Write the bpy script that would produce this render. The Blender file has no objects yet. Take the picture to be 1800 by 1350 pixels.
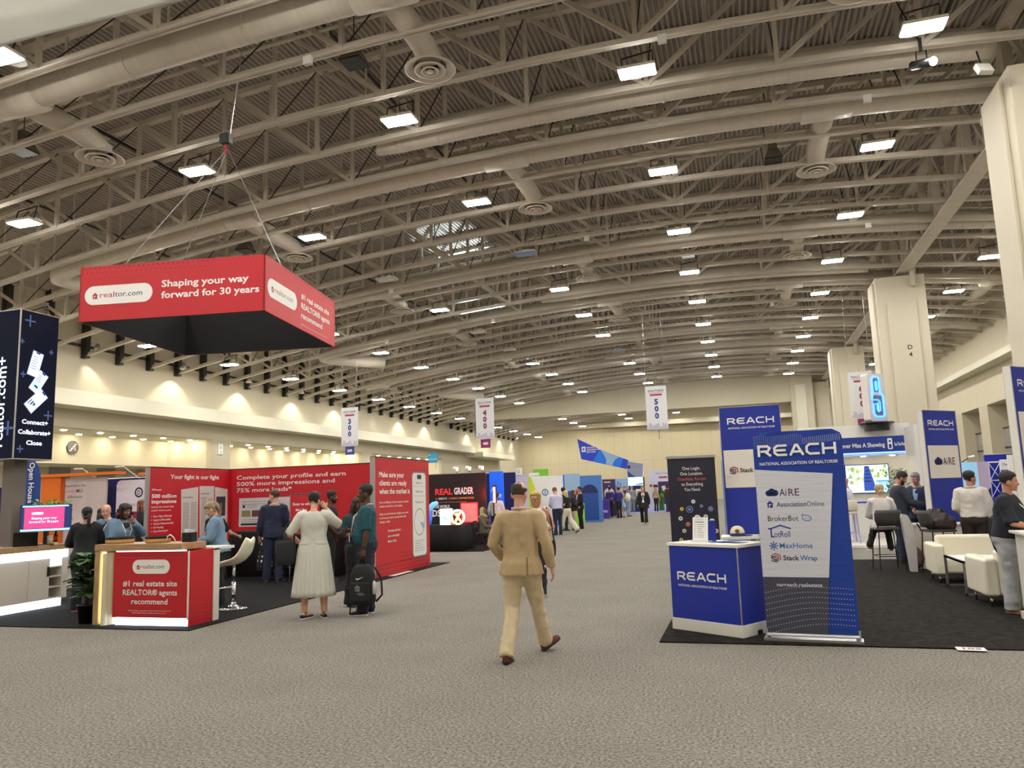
import bpy, bmesh, math, random
from mathutils import Matrix, Vector
random.seed(7)
S = bpy.context.scene
COL = S.collection

# ------------------------------------------------------------------ camera, world, exposure
cam = bpy.data.cameras.new('camera')
cam.sensor_fit = 'HORIZONTAL'; cam.sensor_width = 36.0; cam.lens = 27.0
cam.clip_start = 0.05; cam.clip_end = 400
camo = bpy.data.objects.new('camera', cam); COL.objects.link(camo)
camo.matrix_world = Matrix(((0.95698, 0.07148, 0.28121, 0.0),
                            (0.28831, -0.12517, -0.94932, 0.0),
                            (-0.03266, 0.98956, -0.14039, 1.64),
                            (0, 0, 0, 1)))
S.camera = camo
W = bpy.data.worlds.new('world'); S.world = W; W.use_nodes = True
W.node_tree.nodes['Background'].inputs[0].default_value = (0.9, 0.88, 0.8, 1)
W.node_tree.nodes['Background'].inputs[1].default_value = 0.03
S.view_settings.view_transform = 'Standard'; S.view_settings.look = 'None'
S.view_settings.gamma = 1.0; S.view_settings.use_curve_mapping = False
S.view_settings.exposure = 0.4
LIGHT_LEVEL = 130.0          # radiance of the lit ceiling panels

# ------------------------------------------------------------------ materials
def lin(c):
    return tuple(((x/255)/12.92 if x/255 <= 0.04045 else ((x/255+0.055)/1.055)**2.4) for x in c)
MATS = {}
def mat(name, c=(200,200,200), rough=0.6, metal=0.0, var=0.0, vs=6.0, bump=0.0, bs=40.0, emit=0.0, coat=0.0, alpha=1.0, trans=0.0, stretch=None):
    if name in MATS: return MATS[name]
    m = bpy.data.materials.new(name); m.use_nodes = True
    nt = m.node_tree; b = nt.nodes['Principled BSDF']
    col = lin(c)+(1,)
    b.inputs['Base Color'].default_value = col
    b.inputs['Roughness'].default_value = rough
    b.inputs['Metallic'].default_value = metal
    if coat: b.inputs['Coat Weight'].default_value = coat
    if emit:
        b.inputs['Emission Color'].default_value = col
        b.inputs['Emission Strength'].default_value = emit
    if trans: b.inputs['Transmission Weight'].default_value = trans
    if alpha < 1: b.inputs['Alpha'].default_value = alpha
    if var or bump:
        tc = nt.nodes.new('ShaderNodeTexCoord'); out = tc.outputs['Object']
        if stretch:
            mp = nt.nodes.new('ShaderNodeMapping'); mp.inputs['Scale'].default_value = stretch
            nt.links.new(out, mp.inputs[0]); out = mp.outputs[0]
        if var:
            n = nt.nodes.new('ShaderNodeTexNoise'); n.inputs['Scale'].default_value = vs; n.inputs['Detail'].default_value = 4
            nt.links.new(out, n.inputs['Vector'])
            r = nt.nodes.new('ShaderNodeValToRGB')
            r.color_ramp.elements[0].position = 0.3; r.color_ramp.elements[1].position = 0.7
            r.color_ramp.elements[0].color = tuple(x*(1-var) for x in col[:3])+(1,)
            r.color_ramp.elements[1].color = tuple(min(1, x*(1+var)) for x in col[:3])+(1,)
            nt.links.new(n.outputs['Fac'], r.inputs[0]); nt.links.new(r.outputs[0], b.inputs['Base Color'])
        if bump:
            n2 = nt.nodes.new('ShaderNodeTexNoise'); n2.inputs['Scale'].default_value = bs; n2.inputs['Detail'].default_value = 5
            nt.links.new(out, n2.inputs['Vector'])
            bp = nt.nodes.new('ShaderNodeBump'); bp.inputs['Strength'].default_value = bump; bp.inputs['Distance'].default_value = 0.02
            nt.links.new(n2.outputs['Fac'], bp.inputs['Height']); nt.links.new(bp.outputs[0], b.inputs['Normal'])
    MATS[name] = m
    return m
def glow(name, c=None, strength=1.0):
    return mat(name, c, 0.5, emit=strength)

# ------------------------------------------------------------------ mesh collector
class MB:
    def __init__(s): s.v = []; s.f = []; s.m = []; s.mats = []
    def mi(s, m):
        if m not in s.mats: s.mats.append(m)
        return s.mats.index(m)
    def add(s, vs, fs, m):
        o = len(s.v); k = s.mi(m)
        s.v.extend(tuple(v) for v in vs)
        for f in fs: s.f.append(tuple(i+o for i in f)); s.m.append(k)
        return s
    def box(s, x0, y0, z0, x1, y1, z1, m):
        vs = [(x, y, z) for z in (z0, z1) for y in (y0, y1) for x in (x0, x1)]
        return s.add(vs, [(0,2,3,1),(4,5,7,6),(0,1,5,4),(2,6,7,3),(0,4,6,2),(1,3,7,5)], m)
    def obox(s, c, size, m, rot=None):
        h = [x/2 for x in size]; R = rot or Matrix.Identity(3); c = Vector(c)
        vs = [c+R@Vector((x, y, z)) for z in (-h[2], h[2]) for y in (-h[1], h[1]) for x in (-h[0], h[0])]
        return s.add(vs, [(0,2,3,1),(4,5,7,6),(0,1,5,4),(2,6,7,3),(0,4,6,2),(1,3,7,5)], m)
    def beam(s, p, q, w, h, m, up=(0,0,1)):
        p = Vector(p); q = Vector(q); d = (q-p); L = d.length; d.normalize()
        u = Vector(up)
        if abs(d.dot(u)) > 0.98: u = Vector((0,1,0))
        a = d.cross(u).normalized(); b = a.cross(d)
        R = Matrix((a, d, b)).transposed()
        return s.obox((p+q)/2, (w, L, h), m, R)
    def tube(s, pts, r, m, n=8, cap=True):
        pts = [Vector(p) for p in pts]; k = len(pts)
        rs = r if isinstance(r, (list, tuple)) else [r]*k
        t0 = (pts[1]-pts[0]).normalized()
        u = t0.cross(Vector((0,0,1)))
        if u.length < 0.1: u = t0.cross(Vector((0,1,0)))
        u.normalize(); vs = []
        for i, p in enumerate(pts):
            t = (pts[min(i+1,k-1)]-pts[max(i-1,0)]).normalized()
            u = (u - t*u.dot(t)).normalized(); w = t.cross(u)
            for j in range(n):
                a = 2*math.pi*j/n
                vs.append(p+(u*math.cos(a)+w*math.sin(a))*rs[i])
        fs = [(i*n+j, i*n+(j+1)%n, (i+1)*n+(j+1)%n, (i+1)*n+j) for i in range(k-1) for j in range(n)]
        if cap: fs += [tuple(range(n-1,-1,-1)), tuple((k-1)*n+j for j in range(n))]
        return s.add(vs, fs, m)
    def lathe(s, prof, m, c=(0,0,0), n=24, M=None, caps=True):
        c = Vector(c); vs = []; k = len(prof)
        for (r, z) in prof:
            for j in range(n):
                a = 2*math.pi*j/n; p = Vector((r*math.cos(a), r*math.sin(a), z))
                vs.append(c+(M@p if M else p))
        fs = [(i*n+j, i*n+(j+1)%n, (i+1)*n+(j+1)%n, (i+1)*n+j) for i in range(k-1) for j in range(n)]
        if caps and prof[0][0] > 1e-5: fs.append(tuple(range(n-1,-1,-1)))
        if caps and prof[-1][0] > 1e-5: fs.append(tuple((k-1)*n+j for j in range(n)))
        return s.add(vs, fs, m)
    def loft(s, rings, m, cap=True):
        n = len(rings[0]); k = len(rings); vs = [v for r in rings for v in r]
        fs = [(i*n+j, i*n+(j+1)%n, (i+1)*n+(j+1)%n, (i+1)*n+j) for i in range(k-1) for j in range(n)]
        if cap: fs += [tuple(range(n-1,-1,-1)), tuple((k-1)*n+j for j in range(n))]
        return s.add(vs, fs, m)
    def ball(s, c, r, m, nu=12, nv=8, R=None):
        if not isinstance(r, (tuple, list)): r = (r, r, r)
        prof = [(max(1e-4, math.sin(math.pi*i/nv)), -math.cos(math.pi*i/nv)) for i in range(nv+1)]
        c = Vector(c); vs = []
        for (q, z) in prof:
            for j in range(nu):
                a = 2*math.pi*j/nu; p = Vector((q*math.cos(a)*r[0], q*math.sin(a)*r[1], z*r[2]))
                vs.append(c+(R@p if R else p))
        fs = [(i*nu+j, i*nu+(j+1)%nu, (i+1)*nu+(j+1)%nu, (i+1)*nu+j) for i in range(nv) for j in range(nu)]
        return s.add(vs, fs, m)
    def prism(s, poly, h, m, o=(0,0,0), u=(1,0,0), v=(0,0,1)):
        """polygon in the (u, v) plane at o, extruded h along u x v"""
        o = Vector(o); u = Vector(u); v = Vector(v); w = u.cross(v).normalized()*h
        k = len(poly); vs = [o+u*a+v*b for a, b in poly]+[o+u*a+v*b+w for a, b in poly]
        fs = [tuple(range(k-1,-1,-1)), tuple(range(k, 2*k))]+[(i, (i+1)%k, k+(i+1)%k, k+i) for i in range(k)]
        return s.add(vs, fs, m)
    def mesh(s, name, smooth=False):
        me = bpy.data.meshes.new(name); me.from_pydata(s.v, [], s.f)
        for m in s.mats: me.materials.append(m)
        me.polygons.foreach_set('material_index', s.m)
        if smooth: me.polygons.foreach_set('use_smooth', [True]*len(s.f))
        me.update(); return me
    def build(s, name, parent=None, smooth=False, bevel=0.0, fix=True):
        me = s.mesh(name, smooth)
        if fix:
            bm = bmesh.new(); bm.from_mesh(me); bmesh.ops.recalc_face_normals(bm, faces=bm.faces); bm.to_mesh(me); bm.free()
        o = link(name, me, parent)
        if bevel:
            b = o.modifiers.new('bevel', 'BEVEL'); b.width = bevel; b.segments = 2; b.limit_method = 'ANGLE'
        return o
def link(name, me, parent=None):
    o = bpy.data.objects.new(name, me); COL.objects.link(o)
    if parent: o.parent = parent
    return o
def thing(name, label, cat, loc=(0,0,0), rotz=0.0, group=None):
    o = bpy.data.objects.new(name, None); COL.objects.link(o); o.empty_display_size = 0.1
    o.location = loc; o.rotation_euler = (0, 0, math.radians(rotz))
    return tag(o, label, cat, group)
def tag(o, label, cat, group=None):
    o['label'] = label; o['category'] = cat
    if group: o['group'] = group
    return o
def struct(o):
    o['kind'] = 'structure'; return o
def copy_tree(o, parent=None):
    c = o.copy(); COL.objects.link(c)
    if parent: c.parent = parent
    for ch in list(o.children): copy_tree(ch, c)
    return c
NTH = ['first','second','third','fourth','fifth','sixth','seventh','eighth','ninth','tenth','eleventh','twelfth','thirteenth','fourteenth','fifteenth','sixteenth','seventeenth','eighteenth','nineteenth','twentieth']
def nth(i):
    if i < 20: return NTH[i]
    t = ['twenty','thirty','forty','fifty'][(i+1)//10-2]; u = (i+1) % 10
    return (t+'-'+NTH[u-1]) if u else {20:'twentieth',30:'thirtieth',40:'fortieth',50:'fiftieth'}[i+1]

# scratch scene in which text and remeshed bodies are evaluated
TMP = bpy.data.scenes.new('scratch')
def evaluate(data, mods=()):
    o = bpy.data.objects.new('scratch_shape', data); TMP.collection.objects.link(o)
    for t, kw in mods:
        md = o.modifiers.new(t, t)
        for k, v in kw.items(): setattr(md, k, v)
    with bpy.context.temp_override(scene=TMP, view_layer=TMP.view_layers[0]):
        dg = bpy.context.evaluated_depsgraph_get(); dg.update()
        me = bpy.data.meshes.new_from_object(o.evaluated_get(dg), depsgraph=dg)
    bpy.data.objects.remove(o)
    return me

from mathutils import noise
def remesh(mb, vox, sm=4, folds=0.0, fz=1.0, seed=0):
    me0 = mb.mesh('scratch')
    me = evaluate(me0, [('REMESH', dict(mode='VOXEL', voxel_size=vox)), ('SMOOTH', dict(factor=.5, iterations=sm))])
    bpy.data.meshes.remove(me0)
    if folds:
        ns = [v.normal.copy() for v in me.vertices]
        for v, n in zip(me.vertices, ns):
            p = v.co; q = Vector((p.x*6+seed, p.y*6, p.z*6*fz))
            v.co = p+n*max(-.0025, folds*(noise.noise(q)+.5*noise.noise(q*2.1)))
    return me

# ------------------------------------------------------------------ flat printing: lettering and marks on a plane
class Art:
    def __init__(s, o, u, v, n=None):
        s.o = Vector(o); s.u = Vector(u).normalized(); s.v = Vector(v).normalized()
        s.n = Vector(n).normalized() if n else s.u.cross(s.v).normalized()
        s.mb = MB(); s.curve = None
    def P(s, x, y, l):
        return s.o+s.u*x+s.v*y+s.n*(0.0012*l+0.0006)
    def poly(s, pts, m, l=1):
        s.mb.add([s.P(x, y, l) for x, y in pts], [tuple(range(len(pts)))], m); return s
    def rect(s, x0, y0, x1, y1, m, l=1): return s.poly([(x0,y0),(x1,y0),(x1,y1),(x0,y1)], m, l)
    def rrect(s, x0, y0, x1, y1, r, m, l=1, k=6):
        r = min(r, (x1-x0)/2-1e-5, (y1-y0)/2-1e-5); pts = []
        for cx, cy, a0 in ((x1-r,y0+r,-90),(x1-r,y1-r,0),(x0+r,y1-r,90),(x0+r,y0+r,180)):
            for i in range(k+1):
                a = math.radians(a0+90*i/k); pts.append((cx+r*math.cos(a), cy+r*math.sin(a)))
        return s.poly(pts, m, l)
    def disc(s, x, y, r, m, l=1, n=18, ry=None):
        return s.poly([(x+r*math.cos(2*math.pi*i/n), y+(ry or r)*math.sin(2*math.pi*i/n)) for i in range(n)], m, l)
    def stroke(s, pts, w, m, l=1, closed=False):
        """one mitred ribbon along the points"""
        P = [Vector(pts[0])]
        for p in pts[1:]:
            if (Vector(p)-P[-1]).length > 1e-5: P.append(Vector(p))
        if closed and (P[0]-P[-1]).length < 1e-5: P.pop()
        k = len(P); A = []; B = []
        for i, p in enumerate(P):
            d0 = (p-P[i-1]) if (i > 0 or closed) else (P[i+1]-p); d1 = (P[(i+1) % k]-p) if (i < k-1 or closed) else d0
            d0 = d0.normalized(); d1 = d1.normalized(); n0 = Vector((-d0.y,d0.x)); n1 = Vector((-d1.y,d1.x)); q = n0+n1
            if q.length < .2: q = n0.copy()
            q.normalize(); q = q*(w/2/max(.45, q.dot(n0)))
            e = Vector((0,0)) if closed else (-d1*w*.45 if i == 0 else (d0*w*.45 if i == k-1 else Vector((0,0))))
            A.append(p+q+e); B.append(p-q+e)
        rng = range(k if closed else k-1)
        s.mb.add([s.P(v.x, v.y, l) for v in A+B], [(i, (i+1) % k, k+(i+1) % k, k+i) for i in rng], m); return s
    def ring(s, x, y, r, w, m, l=1, n=20, a0=0, a1=360):
        k = max(3, int(n*abs(a1-a0)/360))
        P = [(x+r*math.cos(math.radians(a0+(a1-a0)*i/k)), y+r*math.sin(math.radians(a0+(a1-a0)*i/k))) for i in range(k+1)]
        return s.stroke(P, w, m, l)
    def dots(s, x0, y0, x1, y1, pitch, r, m, l=1, fn=None):
        ny = int((y1-y0)/pitch); nx = int((x1-x0)/pitch)
        for j in range(ny+1):
            for i in range(nx+1):
                x = x0+i*pitch+(pitch/2 if j % 2 else 0); y = y0+j*pitch; q = r*(fn(x, y) if fn else 1)
                if q > 0.0015 and x <= x1: s.disc(x, y, q, m, l, 6)
        return s
    def text(s, body, x, y, h, m, w=None, al='L', bold=0.0, l=2, ls=1.0, res=2, slant=0.0, rot=0):
        """h = cap height; w = wished total width; x, y = baseline start (L), centre (C)"""
        cu = bpy.data.curves.new('lettering', 'FONT'); cu.body = body; cu.size = 1.0; cu.offset = bold
        cu.resolution_u = res; cu.space_line = ls; cu.shear = slant
        cu.align_x = {'L':'LEFT','C':'CENTER','R':'RIGHT'}[al]
        me = evaluate(cu); bpy.data.curves.remove(cu)
        if not me.vertices: return s
        sc = h/0.727; xs = [v.co.x for v in me.vertices]; kx = sc
        if w: kx = w/max(1e-6, max(xs)-min(xs))
        x_off = 0
        if w and al == 'L': x_off = -min(xs)*kx
        ca, sa = math.cos(math.radians(rot)), math.sin(math.radians(rot))
        vs = []
        for q in me.vertices:
            a, b = q.co.x*kx+x_off, q.co.y*sc
            vs.append(s.P(x+a*ca-b*sa, y+a*sa+b*ca, l))
        s.mb.add(vs, [tuple(p.vertices) for p in me.polygons], m)
        bpy.data.meshes.remove(me); return s
    def build(s, name, parent): return s.mb.build(name, parent, fix=False)
# ------------------------------------------------------------------ shared materials
STEEL = mat('painted_steel', (202,193,178), 0.55, var=0.06, vs=3)
DECKM = mat('painted_deck', (170,161,149), 0.6, var=0.06, vs=1.5)
DUCTM = mat('painted_duct', (204,195,180), 0.5, var=0.05, vs=2, bump=0.25, bs=9, stretch=(6,0.3,0.3))
WALLM = mat('beige_plaster', (196,188,164), 0.8, var=0.03, vs=0.6, bump=0.05, bs=60)
WALLW = mat('pale_plaster', (214,210,190), 0.8, var=0.02, vs=0.6)
DARKST = mat('dark_steel', (38,34,30), 0.5)
WHITE = mat('white_laminate', (226,224,216), 0.35)
BLACK = mat('black_cloth', (16,16,18), 0.9, var=0.2, vs=8, bump=0.3, bs=14)
BLACKP = mat('black_plastic', (18,18,20), 0.4)
CHROME = mat('chrome', (220,220,222), 0.12, metal=1.0)
ALU = mat('brushed_aluminium', (190,190,192), 0.35, metal=0.9)
RED = mat('red_print', (196,24,38), 0.5, var=0.04, vs=1.0)
REDD = mat('dark_red_dot', (128,14,26), 0.5)
PWHITE = mat('white_print', (240,238,234), 0.5)
PBLACK = mat('black_print', (28,28,30), 0.5)
PGREY = mat('grey_print', (120,120,124), 0.5)
RBLUE = mat('reach_blue_print', (22,44,150), 0.5, var=0.04, vs=1.0)
NAVY = mat('navy_print', (22,34,96), 0.55)
WOOD = mat('oak_laminate', (168,136,98), 0.45, var=0.22, vs=5, stretch=(1.0,6.0,6.0))
WOODV = mat('oak_laminate_upright', (172,142,104), 0.45, var=0.22, vs=5, stretch=(8.0,8.0,0.8))
LEDW = glow('white_led', (225,240,255), 4.0)

def carpet(name, c, c2, sc, bump):
    m = bpy.data.materials.new(name); m.use_nodes = True; nt = m.node_tree; b = nt.nodes['Principled BSDF']
    b.inputs['Roughness'].default_value = 0.95; b.inputs['Specular IOR Level'].default_value = 0.15
    tc = nt.nodes.new('ShaderNodeTexCoord')
    def noise(scale, d, rough=0.6):
        n = nt.nodes.new('ShaderNodeTexNoise'); n.inputs['Scale'].default_value = scale; n.inputs['Detail'].default_value = d
        n.inputs['Roughness'].default_value = rough; nt.links.new(tc.outputs['Object'], n.inputs['Vector']); return n
    a = noise(sc, 6, 0.75); big = noise(0.9, 4)
    r = nt.nodes.new('ShaderNodeValToRGB'); r.color_ramp.elements[0].position = 0.36; r.color_ramp.elements[1].position = 0.64
    r.color_ramp.elements[0].color = lin(c)+(1,); r.color_ramp.elements[1].color = lin(c2)+(1,)
    nt.links.new(a.outputs['Fac'], r.inputs[0])
    r2 = nt.nodes.new('ShaderNodeValToRGB'); r2.color_ramp.elements[0].position = 0.3; r2.color_ramp.elements[1].position = 0.7
    r2.color_ramp.elements[0].color = (0.86,0.86,0.86,1); r2.color_ramp.elements[1].color = (1,1,1,1)
    nt.links.new(big.outputs['Fac'], r2.inputs[0])
    mx = nt.nodes.new('ShaderNodeMix'); mx.data_type = 'RGBA'; mx.blend_type = 'MULTIPLY'; mx.inputs['Factor'].default_value = 1.0
    nt.links.new(r.outputs[0], mx.inputs['A']); nt.links.new(r2.outputs[0], mx.inputs['B'])
    nt.links.new(mx.outputs['Result'], b.inputs['Base Color'])
    bp = nt.nodes.new('ShaderNodeBump'); bp.inputs['Strength'].default_value = bump; bp.inputs['Distance'].default_value = 0.015
    nt.links.new(a.outputs['Fac'], bp.inputs['Height']); nt.links.new(bp.outputs[0], b.inputs['Normal'])
    return m
FLOORM = carpet('grey_loop_carpet', (74,71,66), (172,167,157), 46, 0.5)
DARKC = carpet('charcoal_booth_carpet', (16,16,17), (40,40,42), 22, 0.6)
DARKB = carpet('black_booth_carpet', (14,12,11), (44,40,36), 9, 0.6)
BLUEC = carpet('pale_blue_booth_carpet', (120,130,190), (160,168,215), 20, 0.3)

def seam_wall(name, c, pitch, zp, axis):
    """painted panels with thin darker joints"""
    m = mat(name, c, 0.75); nt = m.node_tree; b = nt.nodes['Principled BSDF']
    tc = nt.nodes.new('ShaderNodeTexCoord'); sp = nt.nodes.new('ShaderNodeSeparateXYZ'); nt.links.new(tc.outputs['Object'], sp.inputs[0])
    def line(out, p):
        a = nt.nodes.new('ShaderNodeMath'); a.operation = 'PINGPONG'; a.inputs[1].default_value = p/2; nt.links.new(out, a.inputs[0])
        g = nt.nodes.new('ShaderNodeMath'); g.operation = 'LESS_THAN'; g.inputs[1].default_value = 0.014; nt.links.new(a.outputs[0], g.inputs[0]); return g
    g1 = line(sp.outputs[axis], pitch); g2 = line(sp.outputs['Z'], zp)
    mm = nt.nodes.new('ShaderNodeMath'); mm.operation = 'MAXIMUM'; nt.links.new(g1.outputs[0], mm.inputs[0]); nt.links.new(g2.outputs[0], mm.inputs[1])
    mx = nt.nodes.new('ShaderNodeMix'); mx.data_type = 'RGBA'; mx.inputs['A'].default_value = lin(c)+(1,)
    mx.inputs['B'].default_value = tuple(x*0.72 for x in lin(c))+(1,)
    nt.links.new(mm.outputs[0], mx.inputs['Factor']); nt.links.new(mx.outputs['Result'], b.inputs['Base Color'])
    return m
FARM = seam_wall('folding_wall_panels', (206,194,160), 1.22, 5.2, 'X')
RWALL = seam_wall('right_wall_panels', (204,196,172), 2.0, 50.0, 'Y')

# ------------------------------------------------------------------ floor, walls, deck
def chord(x):
    t = x+1.8
    return 11.13-(0.0038 if t < 0 else 0.0052)*t*t
XL, XR, XG, Y0, Y1 = -28.55, 13.7, 7.25, -14.0, 99.0
DEPTH = 2.5
mb = MB(); mb.box(-34, Y0, -0.1, XR+1.5, Y1, 0, FLOORM); struct(mb.build('floor'))

mb = MB(); n = int((XR-XL+0.6)/0.15); prof = []
for i in range(n):
    x = XL-0.3+i*0.15; z = chord(x)+DEPTH+0.06
    prof += [(x, z), (x+0.06, z), (x+0.085, z+0.08), (x+0.125, z+0.08)]
vs = [(x, Y0-0.5, z) for x, z in prof]+[(x, Y1+0.5, z) for x, z in prof]; k = len(prof)
mb.add(vs, [(i, i+1, k+i+1, k+i) for i in range(k-1)], DECKM)
struct(mb.build('ceiling', fix=False))

PIERS = [(-14,8),(18.4,20.3),(36.5,38.2),(54.4,56.1),(71,99)]
OPEN = [(8,18.4),(20.3,36.5),(38.2,54.4),(56.1,71)]
mb = MB()
mb.box(XL-0.3, Y0, 5.16, XL, Y1, 11.3, WALLM)
for a, b in PIERS: mb.box(XL-0.3, a, 0, XL, b, 5.16, WALLM)
mb.box(XL-3.2, Y0, 5.16, XL-0.3, Y1, 5.3, WALLW)            # soffit over the recesses
mb.box(XL-3.2, Y0, 3.75, XL-2.9, Y1, 5.16, WALLW)           # bulkhead at the back of the recesses
mb.box(XL-5.2, Y0, 0, XL-5.0, Y1, 3.75, WALLM)
mb.box(XL-5.2, Y0, 3.7, XL-3.2, Y1, 3.8, WALLW)
for a, b in PIERS: mb.box(XL-3.2, a, 0, XL-0.3, b, 5.16, WALLW)
GREYP = mat('grey_wall_panel', (134,134,132), 0.7)
for y in (30.6, 33.6, 41, 47, 60): mb.box(XL-5.0, y, 0, XL-4.9, y+1.2, 3.7, GREYP)
struct(mb.build('wall_left'))
mb = MB()
mb.box(XL, Y0, 6.0, -27.45, 78.0, 6.68, WALLW); mb.box(XL, 78.0, 5.6, -26.6, 90, 6.1, WALLW)
struct(mb.build('trim_1'))
mb = MB(); mb.box(XL, Y0, 8.86, XL+0.12, Y1, 8.98, DARKST); struct(mb.build('trim_2'))
mb = MB(); mb.box(XL-5.2, Y1, 0, XR+1.5, Y1+0.3, 14.5, FARM); struct(mb.build('wall_far'))
mb = MB(); mb.box(XL, 97.4, 9.55, XR, 98.0, 10.1, WALLM); struct(mb.build('trim_3'))
mb = MB(); mb.box(XL-5.2, Y0-0.3, 0, XR+1.5, Y0, 14.5, WALLM); struct(mb.build('wall_back'))
# cross wall with the wide opening
mb = MB(); mb.box(XL, 71.3, 8.78, 4.4, 71.9, 13.8, WALLM); mb.box(4.4, 71.0, 0, 6.2, 72.4, 13.8, WALLM)
mb.box(4.75, 70.9, 0, 5.6, 71.0, 10.2, WALLW)
mb.box(7.9, 71.3, 0, XR, 71.9, 13.8, WALLM); struct(mb.build('wall_cross'))
# right wall: lower wall with deep recesses, ledge, upper wall with seams
NICHE = [(15.0,18.8),(20.5,24.3),(26,29.8),(31.5,35.3),(36.4,40.2),(41,44.8),(46.4,50.2),(51.9,55.7),(57.4,61.2),(62.9,66.7)]
mb = MB(); mb.box(XR, Y0, 5.78, XR+1.2, 72, 12.6, RWALL)
ys = [Y0]+[y for p in NICHE for y in p]+[72]
for i in range(0, len(ys), 2): mb.box(XR, ys[i], 0, XR+1.2, ys[i+1], 5.78, WALLM)
mb.box(XR+1.2, Y0, 0, XR+1.4, 72, 12.6, WALLM)
struct(mb.build('wall_right'))
GREYS = mat('grey_shutter', (150,148,142), 0.7)
for i, (a, b) in enumerate(NICHE):
    mb = MB()
    for q in range(4): mb.box(XR+0.7, a+0.02, 0.02+q*1.1, XR+0.76, b-0.02, 0.02+q*1.1+1.07, GREYS)
    o = struct(mb.build('door_%d' % (i+1)))
    m2 = MB()
    for q in range(4): m2.box(XR+0.64, a+0.02, 1.07+q*1.1, XR+0.78, b-0.02, 1.12+q*1.1, DARKST)
    m2.build('slat_rail', o)
mb = MB(); mb.box(XR-0.75, Y0, 7.75, XR, 71.3, 8.1, WALLW); struct(mb.build('trim_4'))

# round wayfinding signs
def disc_sign(label, loc, rz, kind):
    t = thing('wayfinding_sign', label, 'sign', loc, rz)
    g = mat('sign_grey', (98,98,100), 0.5)
    MB().lathe([(0.33,0),(0.33,0.05)], g, n=28, M=Matrix.Rotation(math.radians(90), 3, 'X')).build('sign_disc', t)
    a = Art((0,-0.052,0), (1,0,0), (0,0,1), (0,-1,0))
    if kind == 'stairs':
        a.stroke([(-.2,-.15),(-.1,-.15),(-.1,-.05),(0,-.05),(0,.05),(.1,.05),(.1,.15),(.19,.15)], .045, PWHITE)
        a.stroke([(.12,-.02),(.12,-.15)], .03, PWHITE); a.poly([(.06,-.11),(.18,-.11),(.12,-.19)], PWHITE)
    else:
        a.text('A', 0, -.14, .3, PWHITE, al='C', bold=.02)
    a.build('symbol', t)
disc_sign('round grey stairs sign on the pale bulkhead behind the left recess', (XL-2.87, 29.9, 4.55), 90, 'stairs')
disc_sign('round grey letter A sign in the recess of the right wall', (XR+0.6, 53.7, 5.0), -90, 'A')

# ------------------------------------------------------------------ columns
COLM = mat('column_paint', (204,196,176), 0.7, var=0.02, vs=0.8)
for i, y in enumerate((18.0, 36.0, 54.0, 72.0)):
    lab = ['huge beige column at the right edge of the hall, nearest to the camera','huge beige column marked D4 behind the display with the blue link sign','beige column behind the hanging 600 banner','farthest beige column, built into the cross wall'][i]
    t = thing('hall_column', lab, 'column', (7.05, y+1.0, 0))
    MB().box(-.98,-1.0,0, .98,1.0,10.45, COLM).build('shaft', t, bevel=.03)
    MB().box(-.62,-1.1,0, .55,-1.0,9.3, COLM).build('raised_panel', t, bevel=.02)
    MB().box(-1.06,-.6,0, -.98,.6,10.3, COLM).build('side_panel', t, bevel=.02)
    MB().tube([(.55,-1.12,10.7),(.5,-1.14,10.45),(.5,-1.14,9.9)], .12, COLM, 10).build('downpipe', t, smooth=True)
    if i in (1, 2):
        a = Art((0.12,-1.101,7.05), (1,0,0), (0,0,1), (0,-1,0))
        a.text('D', 0, .12, .2, PBLACK, al='C', bold=.02).text('4' if i == 1 else '5', 0, -.2, .2, PBLACK, al='C', bold=.02).build('grid_letters', t)
for y, s2 in ((34.9,'D3'),(37.3,'D3')):
    pass
t = tag(MB().box(XL,37.1,4.35,XL+.04,37.5,4.95,PWHITE).build('grid_plate'), 'small white D3 plate on the pier of the left wall', 'sign')
Art((XL+.041,37.3,4.62), (0,1,0), (0,0,1), (1,0,0)).text('D', 0, .05, .16, PBLACK, al='C').text('3', 0, -.2, .16, PBLACK, al='C').build('grid_letters', t)

# ------------------------------------------------------------------ roof trusses
NODES = [1.39-2.97*i for i in range(0, 11)][::-1]
NODES = [1.39-2.97*10]+NODES[1:]+[4.36, 7.25]
NODES[0] = XL+0.1
def arc_bar(x0, x1, dz, w, h, m, lip=0.0):
    b = MB(); k = 26; xs = [x0+(x1-x0)*i/k for i in range(k+1)]
    rings = [[(x,-w/2,chord(x)+dz-h/2),(x,w/2,chord(x)+dz-h/2),(x,w/2,chord(x)+dz+h/2),(x,-w/2,chord(x)+dz+h/2)] for x in xs]
    b.loft(rings, m)
    if lip:
        rings = [[(x,-.02,chord(x)+dz-h/2),(x,.02,chord(x)+dz-h/2),(x,.02,chord(x)+dz+lip),(x,-.02,chord(x)+dz+lip)] for x in xs]
        b.loft(rings, m)
    return b
ME = {}
ME['bottom_chord'] = arc_bar(NODES[0], XG, 0, .17, .035, STEEL, .15).mesh('bottom_chord')
ME['top_chord'] = arc_bar(XL-.1, XG, DEPTH, .2, .16, STEEL).mesh('top_chord')
ME['end_post'] = MB().box(XL+.02,-.13,8.35,XL+.3,.13,11.1,DARKST).mesh('end_post')
webs = []
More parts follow.
